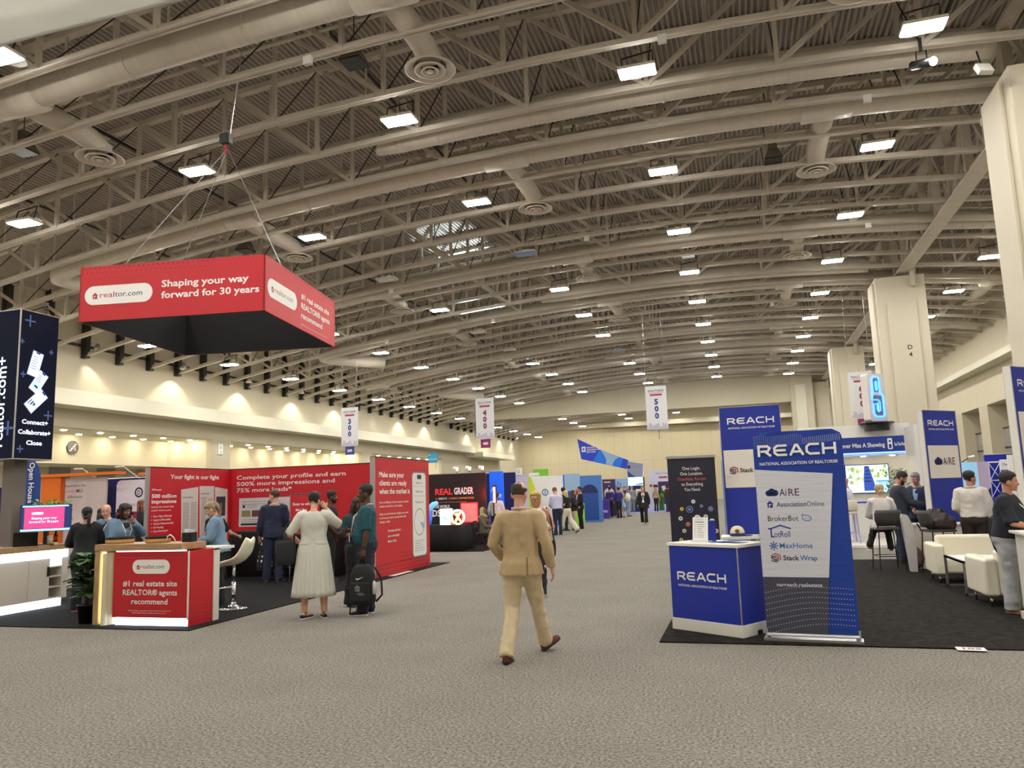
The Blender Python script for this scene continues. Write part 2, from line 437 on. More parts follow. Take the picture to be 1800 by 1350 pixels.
for i, x in enumerate(NODES[1:-1], 1):
    webs.append(('vertical_strut', MB().beam((x,0,chord(x)), (x,0,chord(x)+DEPTH), .1, .1, STEEL, up=(0,1,0))))
    if x < 0:
        xa = NODES[i-1]; webs.append(('diagonal_strut', MB().beam((xa+.12,0,chord(xa)+DEPTH), (x,0,chord(x)+.05), .11, .09, STEEL, up=(0,1,0))))
    if x > -2:
        xb = NODES[i+1]; webs.append(('diagonal_strut', MB().beam((xb-.12,0,chord(xb)+DEPTH), (x,0,chord(x)+.05), .11, .09, STEEL, up=(0,1,0))))
    xm = (x+NODES[i-1])/2
    webs.append(('hanger_strut', MB().beam((xm,0,(chord(xm)+DEPTH*(.5))), (xm,0,chord(xm)+DEPTH), .05, .05, STEEL, up=(0,1,0))))
    webs.append(('sway_rod', MB().tube([(x,.03,chord(x)+.05), (x,1.95,chord(x)+DEPTH-.05)], .018, DARKST, 5)))
webm = [(n, b.mesh(n)) for n, b in webs]
allweb = MB()
for n, b in webs:
    o0 = len(allweb.v); allweb.v += b.v
    for f, mi in zip(b.f, b.m): allweb.f.append(tuple(q+o0 for q in f)); allweb.m.append(allweb.mi(b.mats[mi]))
ME['web'] = allweb.mesh('web')
TY = [3.5+2*i for i in range(34)]+[73.5+2*i for i in range(12)]
for i, y in enumerate(TY):
    if y < 71: lab = 'beige arched roof truss spanning the hall, %s from the camera' % nth(i)
    else: lab = 'beige arched roof truss beyond the cross wall, %s behind it' % nth(i-34)
    t = thing('roof_truss', lab, 'roof truss', (0, y, 0), group='arched roof trusses')
    for k in ('bottom_chord','top_chord','end_post'): link(k, ME[k], t)
    if y < 27:
        for n, me in webm: link(n, me, t)
    else: link('web', ME['web'], t)
ME['bay_low'] = arc_bar(XG, XR, 0, .17, .035, STEEL, .15).mesh('bottom_chord')
ME['bay_top'] = arc_bar(XG, XR+.2, 1.9, .2, .14, STEEL).mesh('top_chord')
b = MB()
for i in range(4):
    x = XG+.3+i*1.6; b.beam((x,0,chord(x)), (x,0,chord(x)+1.9), .08, .08, STEEL, up=(0,1,0))
    b.beam((x,0,chord(x)), (x+1.5,0,chord(x+1.5)+1.9), .08, .08, STEEL, up=(0,1,0))
ME['bay_web'] = b.mesh('web')
for i, y in enumerate(TY[6:34]):
    t = thing('roof_joist', 'beige roof joist between the long girder and the right wall, %s from the camera' % nth(i), 'roof joist', (0, y, 0), group='roof joists of the right bay')
    for k, n in (('bay_low','bottom_chord'),('bay_top','top_chord'),('bay_web','web')): link(n, ME[k], t)
# long girder on the columns
t = thing('roof_girder', 'long beige lattice girder running over the tops of the columns', 'girder', (XG, 0, 0))
zb = chord(XG)
MB().box(-.26,-8,zb-.12,.26,71.5,zb-.06,STEEL).build('bottom_flange', t)
MB().box(-.03,-8,zb-.06,.03,71.5,zb+.3,STEEL).build('bottom_web', t)
MB().box(-.2,-8,zb+DEPTH-.1,.2,71.5,zb+DEPTH+.04,STEEL).build('top_flange', t)
b = MB()
for j, y in enumerate(range(3, 71, 4)):
    b.beam((0,y+.5,zb), (0,y+2.5,zb+DEPTH), .12, .1, STEEL, up=(1,0,0)); b.beam((0,y+2.5,zb+DEPTH), (0,y+4.5,zb), .12, .1, STEEL, up=(1,0,0))
    b.box(-.12,y+.4,zb,.12,y+.6,zb+DEPTH,STEEL); b.box(-.12,y+2.4,zb,.12,y+2.6,zb+DEPTH,STEEL)
b.build('lattice', t)
# thin pipes and black conduits under the deck
for i, (x, dz, r, m) in enumerate([(-9.2,2.35,.05,BLACKP),(-9.5,2.35,.03,STEEL),(-17.4,2.35,.05,BLACKP),(-3.6,2.3,.035,STEEL),(5.6,2.2,.06,BLACKP),(-22.3,2.3,.04,BLACKP)]):
    lab = ['black conduit under the deck left of the middle','thin beige pipe beside the middle black conduit','black conduit under the deck above the red booth','thin beige pipe under the crown of the deck','black conduit under the deck near the long girder','black conduit under the deck near the left wall'][i]
    tag(MB().tube([(x,2,chord(x)+dz),(x,98,chord(x)+dz)], r, m, 6).build('roof_pipe'), lab, 'pipe')
for i, y in enumerate((15.0, 24.9, 33.2, 42.6, 52)):
    b = MB(); b.tube([(x, y, chord(x)+1.75) for x in [XL+1+i2*1.4 for i2 in range(30)]], .05, STEEL, 6)
    tag(b.build('sprinkler_pipe', smooth=True), 'thin sprinkler pipe crossing between the trusses, %s from the camera' % nth(i), 'pipe', 'sprinkler pipes')

# ------------------------------------------------------------------ ducts and diffusers
DIFF = MB()
DIFF.lathe([(.26,.32),(.28,.12),(.55,.0),(.57,-.03),(.53,-.035),(.4,.04),(.36,.05)], STEEL, n=36, caps=False)
DIFF.lathe([(.34,-.02),(.35,-.05),(.31,-.06),(.2,.02),(.18,.05)], STEEL, n=32, caps=False)
DIFF.lathe([(.19,-.05),(.2,-.075),(.17,-.085),(.1,-.02)], STEEL, n=28, caps=False)
DIFF.lathe([(.0,-.09),(.075,-.085),(.08,-.06),(.03,-.02)], STEEL, n=20)
DIFF.lathe([(.0,.13),(.27,.13)], DARKST, n=24)
DM = DIFF.mesh('ceiling_diffuser', True)
def duct(y, x0, x1, lab, branches=(), cap=False, elbow=False, bl=2.2):
    t = thing('air_duct', lab, 'air duct', (0, y, 0))
    R = .33; k = 40; f = lambda x: chord(x)+.3
    pts = [(x0+(x1-x0)*i/k, 0, f(x0+(x1-x0)*i/k)) for i in range(k+1)]
    if elbow:
        pts = [(x0+2.6,2.6,f(x0)-.25),(x0+1.2,1.6,f(x0)-.2),(x0+.1,.75,f(x0)-.12),(x0-.1,.3,f(x0)-.05),(x0+.25,.05,f(x0))]+pts[1:]
    MB().tube(pts, R, DUCTM, 20).build('duct_body', t, smooth=True)
    if cap: MB().loft([[(x0+.15+.0*j,R*math.cos(a),f(x0)+R*math.sin(a)) for j, a in enumerate([2*math.pi*q/16 for q in range(16)])],
                       [(x0-.35+.3*math.sin(a),R*.95*math.cos(a),f(x0)+R*.95*math.sin(a)) for a in [2*math.pi*q/16 for q in range(16)]]], DUCTM).build('mitred_end', t)
    x = x0+1.2
    while x < x1:
        MB().tube([(x-.03,0,f(x)),(x+.03,0,f(x))], R+.02, DUCTM, 20).build('collar', t, smooth=False); x += 2.97
    for bx in branches:
        z = f(bx)-.02
        MB().tube([(bx,0,z),(bx,bl-.75,z),(bx,bl-.35,z-.03),(bx,bl-.08,z-.12),(bx,bl,z-.3)], [.27,.27,.27,.26,.26], DUCTM, 18).build('branch', t, smooth=True)
        MB().tube([(bx-.62,0,z),(bx+.62,0,z)], R+.035, DUCTM, 20).build('saddle', t, smooth=True)
        d = link('diffuser', DM, t); d.location = (bx, bl, chord(bx)-.1)
c0 = 0
for bay in range(4):
    yb = 18*bay; w = ['nearest', 'second', 'third', 'farthest'][bay]
    if yb+12.4 < 70: duct(yb+12.4, -25, 13.2, 'long beige round duct with branches to diffusers, %s single run' % w, [-24.0,-15.0,-6.0,2.7,11.4], bl=2.3)
    if yb+18.3 < 70:
        duct(yb+18.2, -8.4, 5.9, 'beige round duct with a cut end at mid span, %s of its kind' % w, cap=True)
        duct(yb+20.38, -22.6, 13.2, 'beige round duct bending back at the left end, %s of its kind' % w, [-15.0,-6.0,2.7,11.4], elbow=True, bl=3.3)
# ------------------------------------------------------------------ ceiling lights
PANEL = mat('lit_panel', (255,247,232), 0.5); PANEL.node_tree.nodes['Principled BSDF'].inputs['Emission Color'].default_value = (1.0,0.96,0.89,1)
PANEL.node_tree.nodes['Principled BSDF'].inputs['Emission Strength'].default_value = LIGHT_LEVEL
DEADP = mat('unlit_panel', (196,196,186), 0.3); BLUEF = mat('blue_film', (120,150,210), 0.3)
BELL = mat('reflector_bell', (205,200,190), 0.25, metal=0.6)
LM = {}
hs = MB(); hs.box(-.41,-.23,.0,.41,.23,.07,STEEL); LM['housing'] = hs.mesh('housing')
LM['lit_panel'] = MB().box(-.385,-.205,-.03,.385,.205,-.002,PANEL).mesh('lit_panel')
LM['unlit_panel'] = MB().box(-.385,-.205,-.03,.385,.205,-.002,DEADP).mesh('unlit_panel')
LM['film_panel'] = MB().box(-.4,-.215,-.04,.4,.215,-.002,BLUEF).mesh('film_panel')
LM['reflector'] = MB().lathe([(.06,.5),(.1,.42),(.13,.36),(.21,.16),(.2,.16),(.11,.34),(.0,.36)], BELL, (-.08,.42,0), 18).mesh('reflector', True)
LM['bracket'] = MB().tube([(-.35,0,.07),(-.35,.1,.42),(.35,.1,.5),(.35,0,.07)], .02, DARKST, 5).box(-.12,.34,.5,.0,.46,.75,STEEL).mesh('bracket')
COLS = [-24.95,-19.15,-13.3,-7.45,-1.65,4.1,9.8]
ROWS = [-6.4,-.8,4.9,10.5,16.2,21.9,27.55,33.2,38.8,44.5,50.1,55.5,61.1,66.8,78.4,84.2,90.0,95.4]
DEAD = {(2,6),(3,6),(2,8),(2,9),(3,10)}
for r, y in enumerate(ROWS):
    for c, x in enumerate(COLS):
        if c == 6 and y > 71: continue
        if y < 10: lab = 'flat panel ceiling light above and behind the camera position'
        elif (c, r) == (3, 6) or (c, r) == (3, 10): lab = 'unlit ceiling light wrapped in blue film, %s of the two' % ('nearer' if r == 6 else 'farther')
        elif (c, r) in DEAD: lab = 'unlit flat panel ceiling light, %s row from the camera, third line from the left wall' % nth(r-3)
        else: lab = 'bright flat panel ceiling light, %s row from the camera, %s line from the left wall' % (nth(r-3), nth(c))
        t = thing('ceiling_light', lab, 'ceiling light', (x, y, chord(x)-(.45 if c == 0 else .28)), group='panel ceiling lights of the hall')
        link('housing', LM['housing'], t)
        nm = ('film_panel' if c == 3 else 'unlit_panel') if (c, r) in DEAD else 'lit_panel'
        link(nm, LM[nm], t)
        if y > 10 and y < 70: link('reflector', LM['reflector'], t); link('bracket', LM['bracket'], t)
        else: link('bracket', LM['bracket'], t)
        if c == 0:
            lo = link('wall_lamp_bell', LM['reflector'], t); lo.location = (-2.77,-.4,-.16)
            L = bpy.data.lights.new('wall_lamp', 'SPOT'); L.energy = 230; L.spot_size = math.radians(108); L.spot_blend = .4; L.shadow_soft_size = .06; L.color = (1,.9,.72)
            q = bpy.data.objects.new('wall_lamp', L); COL.objects.link(q); q.parent = t; q.location = (-2.85,.02,.0)
# downlights in the recess soffits of the left wall
DL = glow('downlight_glow', (255,236,200), 95.0)
dlm = MB().lathe([(.0,-.05),(.09,-.045),(.13,-.02),(.13,0.0)], DL, n=14).mesh('lens')
rim = MB().lathe([(.13,-.015),(.17,-.015),(.17,0),(.13,0)], WHITE, n=14, caps=False).mesh('trim_ring')
i = 0
for a, b in OPEN[1:]:
    y = a+1.0
    while y < b:
        for x in (XL-1.0, XL-2.3):
            t = thing('downlight', 'small round downlight in the left recess soffit, %s in line from the camera, %s row' % (nth(i), 'front' if x > XL-1.5 else 'rear'), 'downlight', (x, y, 5.16), group='soffit downlights')
            link('lens', dlm, t); link('trim_ring', rim, t)
        i += 1; y += 2.1
# horn loudspeakers, small boxes on the trusses, hung spotlight
HORN = mat('horn_grey', (120,110,98), 0.6)
for i, (x, y) in enumerate([(-7.6,14.2),(-16.6,13.9),(1.5,23.2),(-7.7,23.4),(-1.6,32.2),(-16.4,22.6)]):
    t = thing('loudspeaker', 'square horn loudspeaker hung from the trusses, ' + ['above the middle near the first diffuser','above the left end of the red hanging sign','right of the crown in the second bay','left of the crown in the second bay','at the crown in the third bay','far left behind the red hanging sign'][i], 'loudspeaker', (x, y, chord(x)+.15))
    MB().loft([[(-w,-w,z),(w,-w,z),(w,w,z),(-w,w,z)] for w, z in ((.26,0),(.24,.05),(.13,.32),(.12,.5))], HORN).build('horn', t)
    MB().box(-.25,-.25,-.03,.25,.25,0,BLACKP).build('grille', t)
    MB().tube([(0,0,.5),(0,0,1.6)], .012, DARKST, 5).build('hanger', t)
for i, (x, y) in enumerate([(-8.2,13.3),(-1.0,15.3),(3.5,19.3),(4.9,29.2),(-5.0,27.3),(-14,29.4),(-18,37.2),(-12,37.4),(2,41.3),(6.5,21.2)]):
    t = thing('access_point', 'small pale box fixed to a truss, %s nearest of the ten' % nth(i), 'device box', (x, y, chord(x)-.16), group='small boxes on the trusses')
    MB().box(-.09,-.05,-.09,.09,.05,.09,WHITE).build('case', t); MB().box(-.02,-.02,.09,.02,.02,.16,STEEL).build('bracket', t)
t = thing('spotlight', 'lit black stage spotlight clamped to a duct truss at upper right', 'spotlight', (4.25,17.2,chord(4.2)-.55))
MB().tube([(-.14,.2,.1),(.14,-.25,-.1)], [.1,.1], BLACKP, 12).build('barrel', t, smooth=True)
MB().tube([(.14,-.25,-.1),(.15,-.27,-.108)], [.09,.09], glow('spot_lens', (255,244,226), 40), 12).build('lens', t)
MB().tube([(-.1,.0,.0),(-.1,0,.3),(.1,0,.3),(.1,0,.0)], .015, BLACKP, 5).build('yoke', t)
MB().box(-.03,-.03,.3,.03,.03,.6,BLACKP).build('clamp', t)
t = thing('wall_floodlight', 'white square floodlight bracketed beside the nearest column top', 'floodlight', (5.5,17.6,10.25), 20)
MB().obox((0,0,0),(.32,.12,.26), WHITE, Matrix.Rotation(-.5,3,'X')).build('lamp_head', t, bevel=.01)
MB().tube([(0,.05,.1),(0,.15,.5)], .02, DARKST, 5).build('bracket', t)
# light grey fabric sign hung almost over the camera
SAIL = bpy.data.materials.new('pale_fabric'); SAIL.use_nodes = True
nt = SAIL.node_tree; nt.nodes.remove(nt.nodes['Principled BSDF'])
d = nt.nodes.new('ShaderNodeBsdfDiffuse'); d.inputs[0].default_value = (.85,.86,.83,1)
tr = nt.nodes.new('ShaderNodeBsdfTranslucent'); tr.inputs[0].default_value = (.92,.92,.88,1)
ms = nt.nodes.new('ShaderNodeMixShader'); ms.inputs[0].default_value = .6
nt.links.new(d.outputs[0], ms.inputs[1]); nt.links.new(tr.outputs[0], ms.inputs[2]); nt.links.new(ms.outputs[0], nt.nodes['Material Output'].inputs[0])
t = thing('overhead_sign', 'pale grey fabric underside of a sign hung overhead at top left', 'hanging sign', (-5.2, 2.3, 5.0))
MB().box(-4.2,-1.65,0,4.0,1.65,.01,SAIL).build('bottom_sheet', t)
b = MB(); b.box(-4.2,-1.65,.01,4,-1.63,1.0,SAIL); b.box(-4.2,1.63,.01,4,1.65,1.0,SAIL); b.box(-4.2,-1.63,.01,-4.18,1.63,1,SAIL); b.box(3.98,-1.63,.01,4,1.63,1,SAIL)
b.build('side_fabric', t)
for x in (-4.1, 3.9): MB().tube([(x,0,1.0),(x,0,6.0)], .012, ALU, 5).build('cable', t)
# ------------------------------------------------------------------ logo helpers
def house(a, x, y, s, m, m2):
    a.poly([(x-.5*s,y+.42*s),(x,y+.9*s),(x+.5*s,y+.42*s),(x+.36*s,y+.42*s),(x+.36*s,y-.1*s),(x-.36*s,y-.1*s),(x-.36*s,y+.42*s)], m, 2)
    a.stroke([(x-.1*s,y),(x-.1*s,y+.35*s),(x+.14*s,y+.38*s)], .11*s, m2, 3)
LOGORED = mat('logo_red', (176,32,44), 0.5)
def pill(a, x0, x1, y, h, txt='realtor.com'):
    a.rrect(x0, y-h/2, x1, y+h/2, h/2, PWHITE, 1, 8)
    w = x1-x0; house(a, x0+w*.155, y-h*.16, h*.34, LOGORED, PWHITE)
    a.text('real', x0+w*.225, y-h*.13, h*.3, LOGORED, w=w*.215, l=2).text('tor.com', x0+w*.45, y-h*.13, h*.3, PBLACK, w=w*.4, l=2)
def reach(a, x, y, h, w, m, l=2):
    """five wide squared letters"""
    cw = w*.15; st = h*.2; gap = (w-5*cw)/4
    for i, L in enumerate('REACH'):
        q = x+i*(cw+gap); X = lambda t: q+t*cw; Y = lambda t: y+t*h
        if L == 'R': P = [[(0,.1),(0,.9),(.8,.9),(1,.72),(.8,.45),(.25,.45)],[(.55,.45),(1,.1)]]
        elif L == 'E': P = [[(1,.9),(.25,.9),(0,.7),(0,.3),(.25,.1),(1,.1)],[(0,.5),(.9,.5)]]
        elif L == 'A': P = [[(0,.1),(.45,.9),(.6,.9),(1.05,.1)],[(.3,.33),(.8,.33)]]
        elif L == 'C': P = [[(1,.9),(.25,.9),(0,.7),(0,.3),(.25,.1),(1,.1)]]
        else: P = [[(0,.1),(0,.9)],[(1,.1),(1,.9)],[(0,.5),(1,.5)]]
        for j, p in enumerate(P): a.stroke([(X(s), Y(t)) for s, t in p], st, m, l+.3*j)
def reach_block(a, x, y, h, w, m=PWHITE):
    reach(a, x, y, h, w, m)
    a.text('NATIONAL ASSOCIATION OF REALTORS®', x, y-h*.75, h*.27, m, w=w*1.02, bold=.012)
def aire(a, x, y, h, w=None):
    a.disc(x+h*.5, y+h*.42, h*.42, NAVY, 2).disc(x+h*.95, y+h*.6, h*.5, NAVY, 2).disc(x+h*1.4, y+h*.45, h*.45, NAVY, 2).rect(x+h*.4, y, x+h*1.5, y+h*.45, NAVY, 2)
    a.text('Ai', x+h*1.98, y, h*1.05, NAVY, w=h*.95, bold=.005).text('RE', x+h*3.1, y, h*1.05, mat('plum_print',(92,32,96),.5), bold=.005)
def stack(a, x, y, h, word='StackWrap'):
    a.stroke([(x,y+.75*h),(x+.5*h,y+1.0*h),(x+h,y+.75*h),(x+h,y+.25*h)], h*.12, LOGORED, 2)
    a.stroke([(x+.15*h,y+.55*h),(x+.5*h,y+.72*h),(x+.75*h,y+.58*h),(x+.75*h,y+.1*h)], h*.12, LOGORED, 2)
    a.stroke([(x+.45*h,y+.5*h),(x,y+.62*h),(x,y+.38*h),(x+.42*h,y+.25*h),(x+.42*h,y),(x,y+.12*h)], h*.12, PBLACK, 2)
    a.stroke([(x+.58*h,y-.05*h),(x+.58*h,y+.35*h)], h*.12, RBLUE, 2)
    a.text('Stack', x+1.35*h, y+.18*h, h*.62, PBLACK, bold=.018)
    if word == 'StackWrap': a.text('Wrap', x+3.36*h, y+.18*h, h*.62, mat('sky_print',(60,110,180),.5), bold=.018)
def greek(a, x0, y0, x1, rows, dy, m, th=.012, jag=.3):
    for i in range(rows): a.rect(x0, y0-i*dy, x1-(x1-x0)*jag*random.random(), y0-i*dy+th, m, 2)

# ------------------------------------------------------------------ red island: carpet, walls
tag(MB().box(-13.4,8.66,.001,-7.05,17.95,.014,DARKC).build('booth_carpet'), 'charcoal carpet under the red booth island on the left', 'carpet')
PAPER = mat('newsprint', (206,204,198), 0.8); PAPERT = mat('newsprint_text', (140,138,134), 0.8)
def wall_thing(label, loc, L, rz, H=2.46, th=.09, post=True, m=RED):
    t = thing('display_wall', label, 'display wall', loc, rz)       # local: runs +x, front faces -y
    MB().box(0,0,.02,L,th,H,m).build('panel', t)
    b = MB(); b.box(-.012,-.004,.0,.03,th+.004,H+.01,ALU)
    if post: b.build('end_post', t)
    MB().box(0,-.004,H,L,th+.004,H+.02,BLACKP).build('top_rail', t)
    return t
# left wall of the U, front faces +X
t = wall_thing('red wall headed Your fight is our fight with newspaper pages', (-12.6,14.06,0), 2.83, 90)
a = Art((0,0,0), (1,0,0), (0,0,1), (0,-1,0))
a.text('Your fight is our fight', .66, 2.22, .1, PWHITE, w=1.72, bold=.025); a.build('headline', t)
a = Art((0,0,0), (1,0,0), (0,0,1), (0,-1,0))
a.text("We've put", .1, 1.95, .05, PWHITE, bold=.012).text('500 million', .1, 1.79, .085, PWHITE, w=.78, bold=.03).text('impressions', .1, 1.67, .085, PWHITE, w=.78, bold=.03)
a.text('behind the issues that', .1, 1.57, .045, PWHITE, w=.7).text('matter most to you:', .1, 1.495, .045, PWHITE, w=.62)
for i, s in enumerate(['Buyer Agent Advocacy','Supply & Affordability','Veteran Homeownership','Fair Housing','Open Marketplace']):
    a.disc(.115, 1.385-.082*i, .012, PWHITE).text(s, .17, 1.365-.082*i, .045, PWHITE, bold=.01)
a.build('body_text', t)
a = Art((0,0,0), (1,0,0), (0,0,1), (0,-1,0))
def page(x0, x1, z0, z1, sk, photo=False, head=''):
    a.poly([(x0+.06,z0),(x1+.02,z0),(x1,z1+sk),(x0,z1)], PAPER, 1)
    if head: a.text(head, x0+.05, z1-.2, .04, PBLACK, w=(x1-x0)*.6, bold=.02)
    if photo: a.rect(x0+.06, z1-.72, x1-.08, z1-.24, mat('news_photo',(52,54,66),.7), 2); a.rect(x0+.2,z1-.66,x1-.2,z1-.4,mat('news_photo_light',(110,112,120),.7),3)
    for c in range(2):
        xa = x0+.07+c*(x1-x0)*.46
        greek(a, xa, (z1-.8 if photo else z1-.32), xa+(x1-x0)*.38, 12 if photo else 26, .036, PAPERT, .014, .15)
page(1.03,1.62,.55,1.97,.06, head='for Home Advocacy'); page(1.66,2.2,.55,2.05,0, head="America's short"); page(2.23,2.72,.6,2.03,-.06, True)
a.text('can get us', 1.72, 1.76, .04, LOGORED, bold=.02)
a.build('printed_pages', t)
a = Art((0,0,0), (1,0,0), (0,0,1), (0,-1,0)); a.dots(.06,1.6,.6,2.4,.1,.016,REDD,1,lambda x, y: max(0,1-x*1.2)); a.build('dot_pattern', t)
# back wall
t = wall_thing('long red back wall headed Complete your profile and earn', (-12.6,16.88,0), 5.2, 0, post=False)
a = Art((0,0,0), (1,0,0), (0,0,1), (0,-1,0))
a.text('Complete your profile and earn', .2, 2.2, .105, PWHITE, w=3.1, bold=.012).text('500% more impressions and', .2, 2.04, .105, PWHITE, w=2.8, bold=.012).text('75% more leads*', .2, 1.88, .105, PWHITE, w=1.6, bold=.012)
a.text('Win a', 4.9, 2.2, .1, PWHITE, bold=.012).text('in NYC', 4.9, 2.04, .1, PWHITE, bold=.012); a.build('headline', t)
a = Art((0,0,0), (1,0,0), (0,0,1), (0,-1,0))
a.text('Your next client is', 2.05, 1.72, .05, PWHITE).text('on the way to', 2.05, 1.6, .05, PWHITE); a.build('body_text', t)
a = Art((0,0,0), (1,0,0), (0,0,1), (0,-1,0))
a.rect(.28,1.02,1.75,1.73,mat('screen_print',(214,212,216),.5)); greek(a,.35,1.63,1.6,2,.06,PAPERT)
a.disc(.42,1.52,.04,PBLACK,2); greek(a,.52,1.54,.8,2,.05,PAPERT)
for i, c in enumerate([(150,140,90),(110,70,60),(90,110,150),(130,130,120)]): a.rect(.36+i*.3,1.26,.62+i*.3,1.42,mat('thumb%d'%i,c,.6),2)
greek(a,.36,1.18,1.2,2,.05,PAPERT); a.rect(.34,1.05,1.0,1.1,PBLACK,2); a.build('printed_screenshot', t)
a = Art((0,0,0), (1,0,0), (0,0,1), (0,-1,0)); a.dots(1.6,2.25,5.1,2.42,.09,.014,REDD,1,lambda x, y: max(0,(x-1.4)/4)); a.dots(3.2,1.9,4.7,2.3,.1,.014,REDD,1,lambda x,y: max(0,(x-3)/2.4)); a.dots(.1,.1,5.1,.7,.1,.02,REDD); a.build('dot_pattern', t)
# aisle wall, front faces +X
t = wall_thing('red aisle wall headed Make sure your clients are ready', (-7.28,14.4,0), 2.86, 90)
a = Art((0,0,0), (1,0,0), (0,0,1), (0,-1,0))
for i, (s, w) in enumerate([('Make sure your',1.22),('clients are ready',1.36),('when the market is',1.52)]): a.text(s, .22, 2.06-.175*i, .115, PWHITE, w=w, bold=.02)
a.build('headline', t)
a = Art((0,0,0), (1,0,0), (0,0,1), (0,-1,0))
for z, s, w in [(1.51,'Our new Market Clock translates complex',1.45),(1.43,'market trends into a clear signal.',1.12),(1.27,'Help yourself with the insights you need',1.42),(1.19,'to show your clients exactly when the',1.3),(1.11,'timing is right.',.5)]: a.text(s, .22, z, .046, PWHITE, w=w, bold=.008)
for i, s in enumerate(['Download and share','your co-brandable','Market Clock']): a.text(s, .6, .91-.11*i, .055, PWHITE, bold=.008)
a.build('body_text', t)
a = Art((0,0,0), (1,0,0), (0,0,1), (0,-1,0)); PH = mat('phone_print',(232,232,230),.45)
a.rrect(1.86,.25,2.68,2.2,.12,PGREY,1).rrect(1.89,.29,2.65,2.17,.1,PH,2).rrect(2.16,2.03,2.4,2.13,.03,PBLACK,3)
a.text('realtor.com', 2.27,1.92,.06,LOGORED,al='C',l=3).rect(1.92,1.86,2.62,1.865,PGREY,3).text('Market Clock',2.27,1.72,.055,PBLACK,al='C',l=3).rect(1.92,1.64,2.62,1.645,PGREY,3).text('Washington, DC',2.27,1.48,.05,PBLACK,al='C',l=3)
a.ring(2.27,1.05,.3,.018,PGREY,3,32).poly([(2.27,1.05),(2.5,.86),(2.55,1.02)],mat('clock_blue',(150,180,205),.5),3).disc(2.27,1.05,.05,PH,4)
greek(a,1.98,.62,2.55,5,.055,PGREY,.01); a.build('printed_phone', t)
a = Art((0,0,0), (1,0,0), (0,0,1), (0,-1,0)); a.dots(.1,2.24,2.8,2.42,.09,.018,REDD,1,lambda x,y:.5+x/6); a.dots(.1,.08,2.8,.26,.085,.022,REDD,1); a.dots(1.2,.26,1.8,.5,.085,.02,REDD,1); a.build('dot_pattern', t)
tag(MB().box(-7.24,14.9,.0,-7.1,15.9,.02,WHITE).build('floor_plate'), 'thin white foot plate under the red aisle wall', 'foot plate')

# ------------------------------------------------------------------ hanging red sign
t = thing('hanging_sign', 'square red sign reading Shaping your way forward, hung from the roof', 'hanging sign', (-12.0,11.42,5.15), 9.7)
LS, HS = 3.74, 1.08
INNER = mat('black_lining', (20,20,22), 0.85)
for i, (o, ang) in enumerate([((0,0),0),((LS,0),90),((LS,LS),180),((0,LS),270)]):
    c, s = math.cos(math.radians(ang)), math.sin(math.radians(ang)); M = Matrix.Translation((o[0],o[1],0)) @ Matrix.Rotation(math.radians(ang),4,'Z')
    b = MB(); b.box(0,0,0,LS,.03,HS,RED); b.box(.03,.03,0,LS-.03,.05,HS,INNER); b.v = [tuple(M@Vector(v)) for v in b.v]; b.build('fabric_side', t)
    if i < 2:
        u = Vector((c,s,0)); nn = Vector((s,-c,0))
        a = Art((o[0],o[1],0), u, (0,0,1), nn); pill(a, .11, 1.5, .5, .37); a.build('logo', t)
        a = Art((o[0],o[1],0), u, (0,0,1), nn)
        if i == 0: a.text('Shaping your way', 1.68, .58, .135, PWHITE, w=1.74, bold=.025).text('forward for 30 years', 1.68, .36, .135, PWHITE, w=1.95, bold=.025)
        else:
            for k, (s2, w) in enumerate([('#1 real estate site',1.62),('REALTOR® agents',1.66),('recommend',1.2)]): a.text(s2, 1.72, .66-.205*k, .125, PWHITE, w=w, bold=.02)
            a.text('REALTOR® agents are members of the National Association of REALTORS®', 1.72, .1, .022, PWHITE, w=1.5)
        a.build('lettering', t)
        a = Art((o[0],o[1],0), u, (0,0,1), nn); a.dots(.05,.74,LS-.05,1.05,.1,.021,REDD,1,lambda x,y: max(.0,(y-.66)/.4)*(1 if x < 2.6 or i else .5)); a.build('dot_pattern', t)
apex = (LS/2+.05, LS/2+.1, 4.25)
for x, y in ((.9,.02),(LS-.05,.9),(LS-.9,LS-.02),(.05,LS-.9)): MB().tube([(x,y,HS),apex], .009, ALU, 5).build('cable', t)
t = thing('chain_hoist', 'small black chain hoist above the red hanging sign', 'hoist', (-10.42,13.6,9.45))
MB().box(-.12,-.09,.0,.12,.09,.24,BLACKP).build('motor', t, bevel=.02); MB().box(-.13,-.05,.06,-.12,.05,.2,WHITE).build('plate', t)
MB().tube([(0,0,0),(.0,0,-.2)], .03, LOGORED, 6).build('hook', t)
MB().tube([(0,0,.24),(-.45,.3,2.0)], .012, ALU, 5).build('chain', t); MB().tube([(.1,0,.24),(.6,-.2,2.6)], .012, ALU, 5).build('cable', t)

# ------------------------------------------------------------------ red kiosk
t = thing('kiosk', 'red welcome kiosk with oak frame and lit base at the booth corner', 'kiosk', (-8.84,8.88,0))
MB().box(0,0,.014,.09,.5,1.02,WOODV).box(0,-.01,1.02,1.46,.5,1.11,WOOD).build('oak_frame', t, bevel=.004)
GL = mat('pale_inner_panel',(232,226,190),.4)
b = MB(); b.loft([[(.2+.05*math.sin(q*math.pi/8),.0+.06*math.cos(q*math.pi/8),z) for q in range(9)]+[(.33,.12,z),(.14,.12,z)] for z in (.014,.99)], GL); b.build('curved_side', t, smooth=False)
MB().box(.34,.06,.12,1.565,.5,1.0,RED).build('body', t)
MB().box(.32,.02,.12,1.56,.055,1.0,RED).build('front_panel', t)
MB().box(1.565,.03,.0,1.585,.52,1.005,RED).build('side_panel', t); MB().box(1.555,.015,.1,1.575,.05,1.005,PWHITE).build('edge_strip', t)
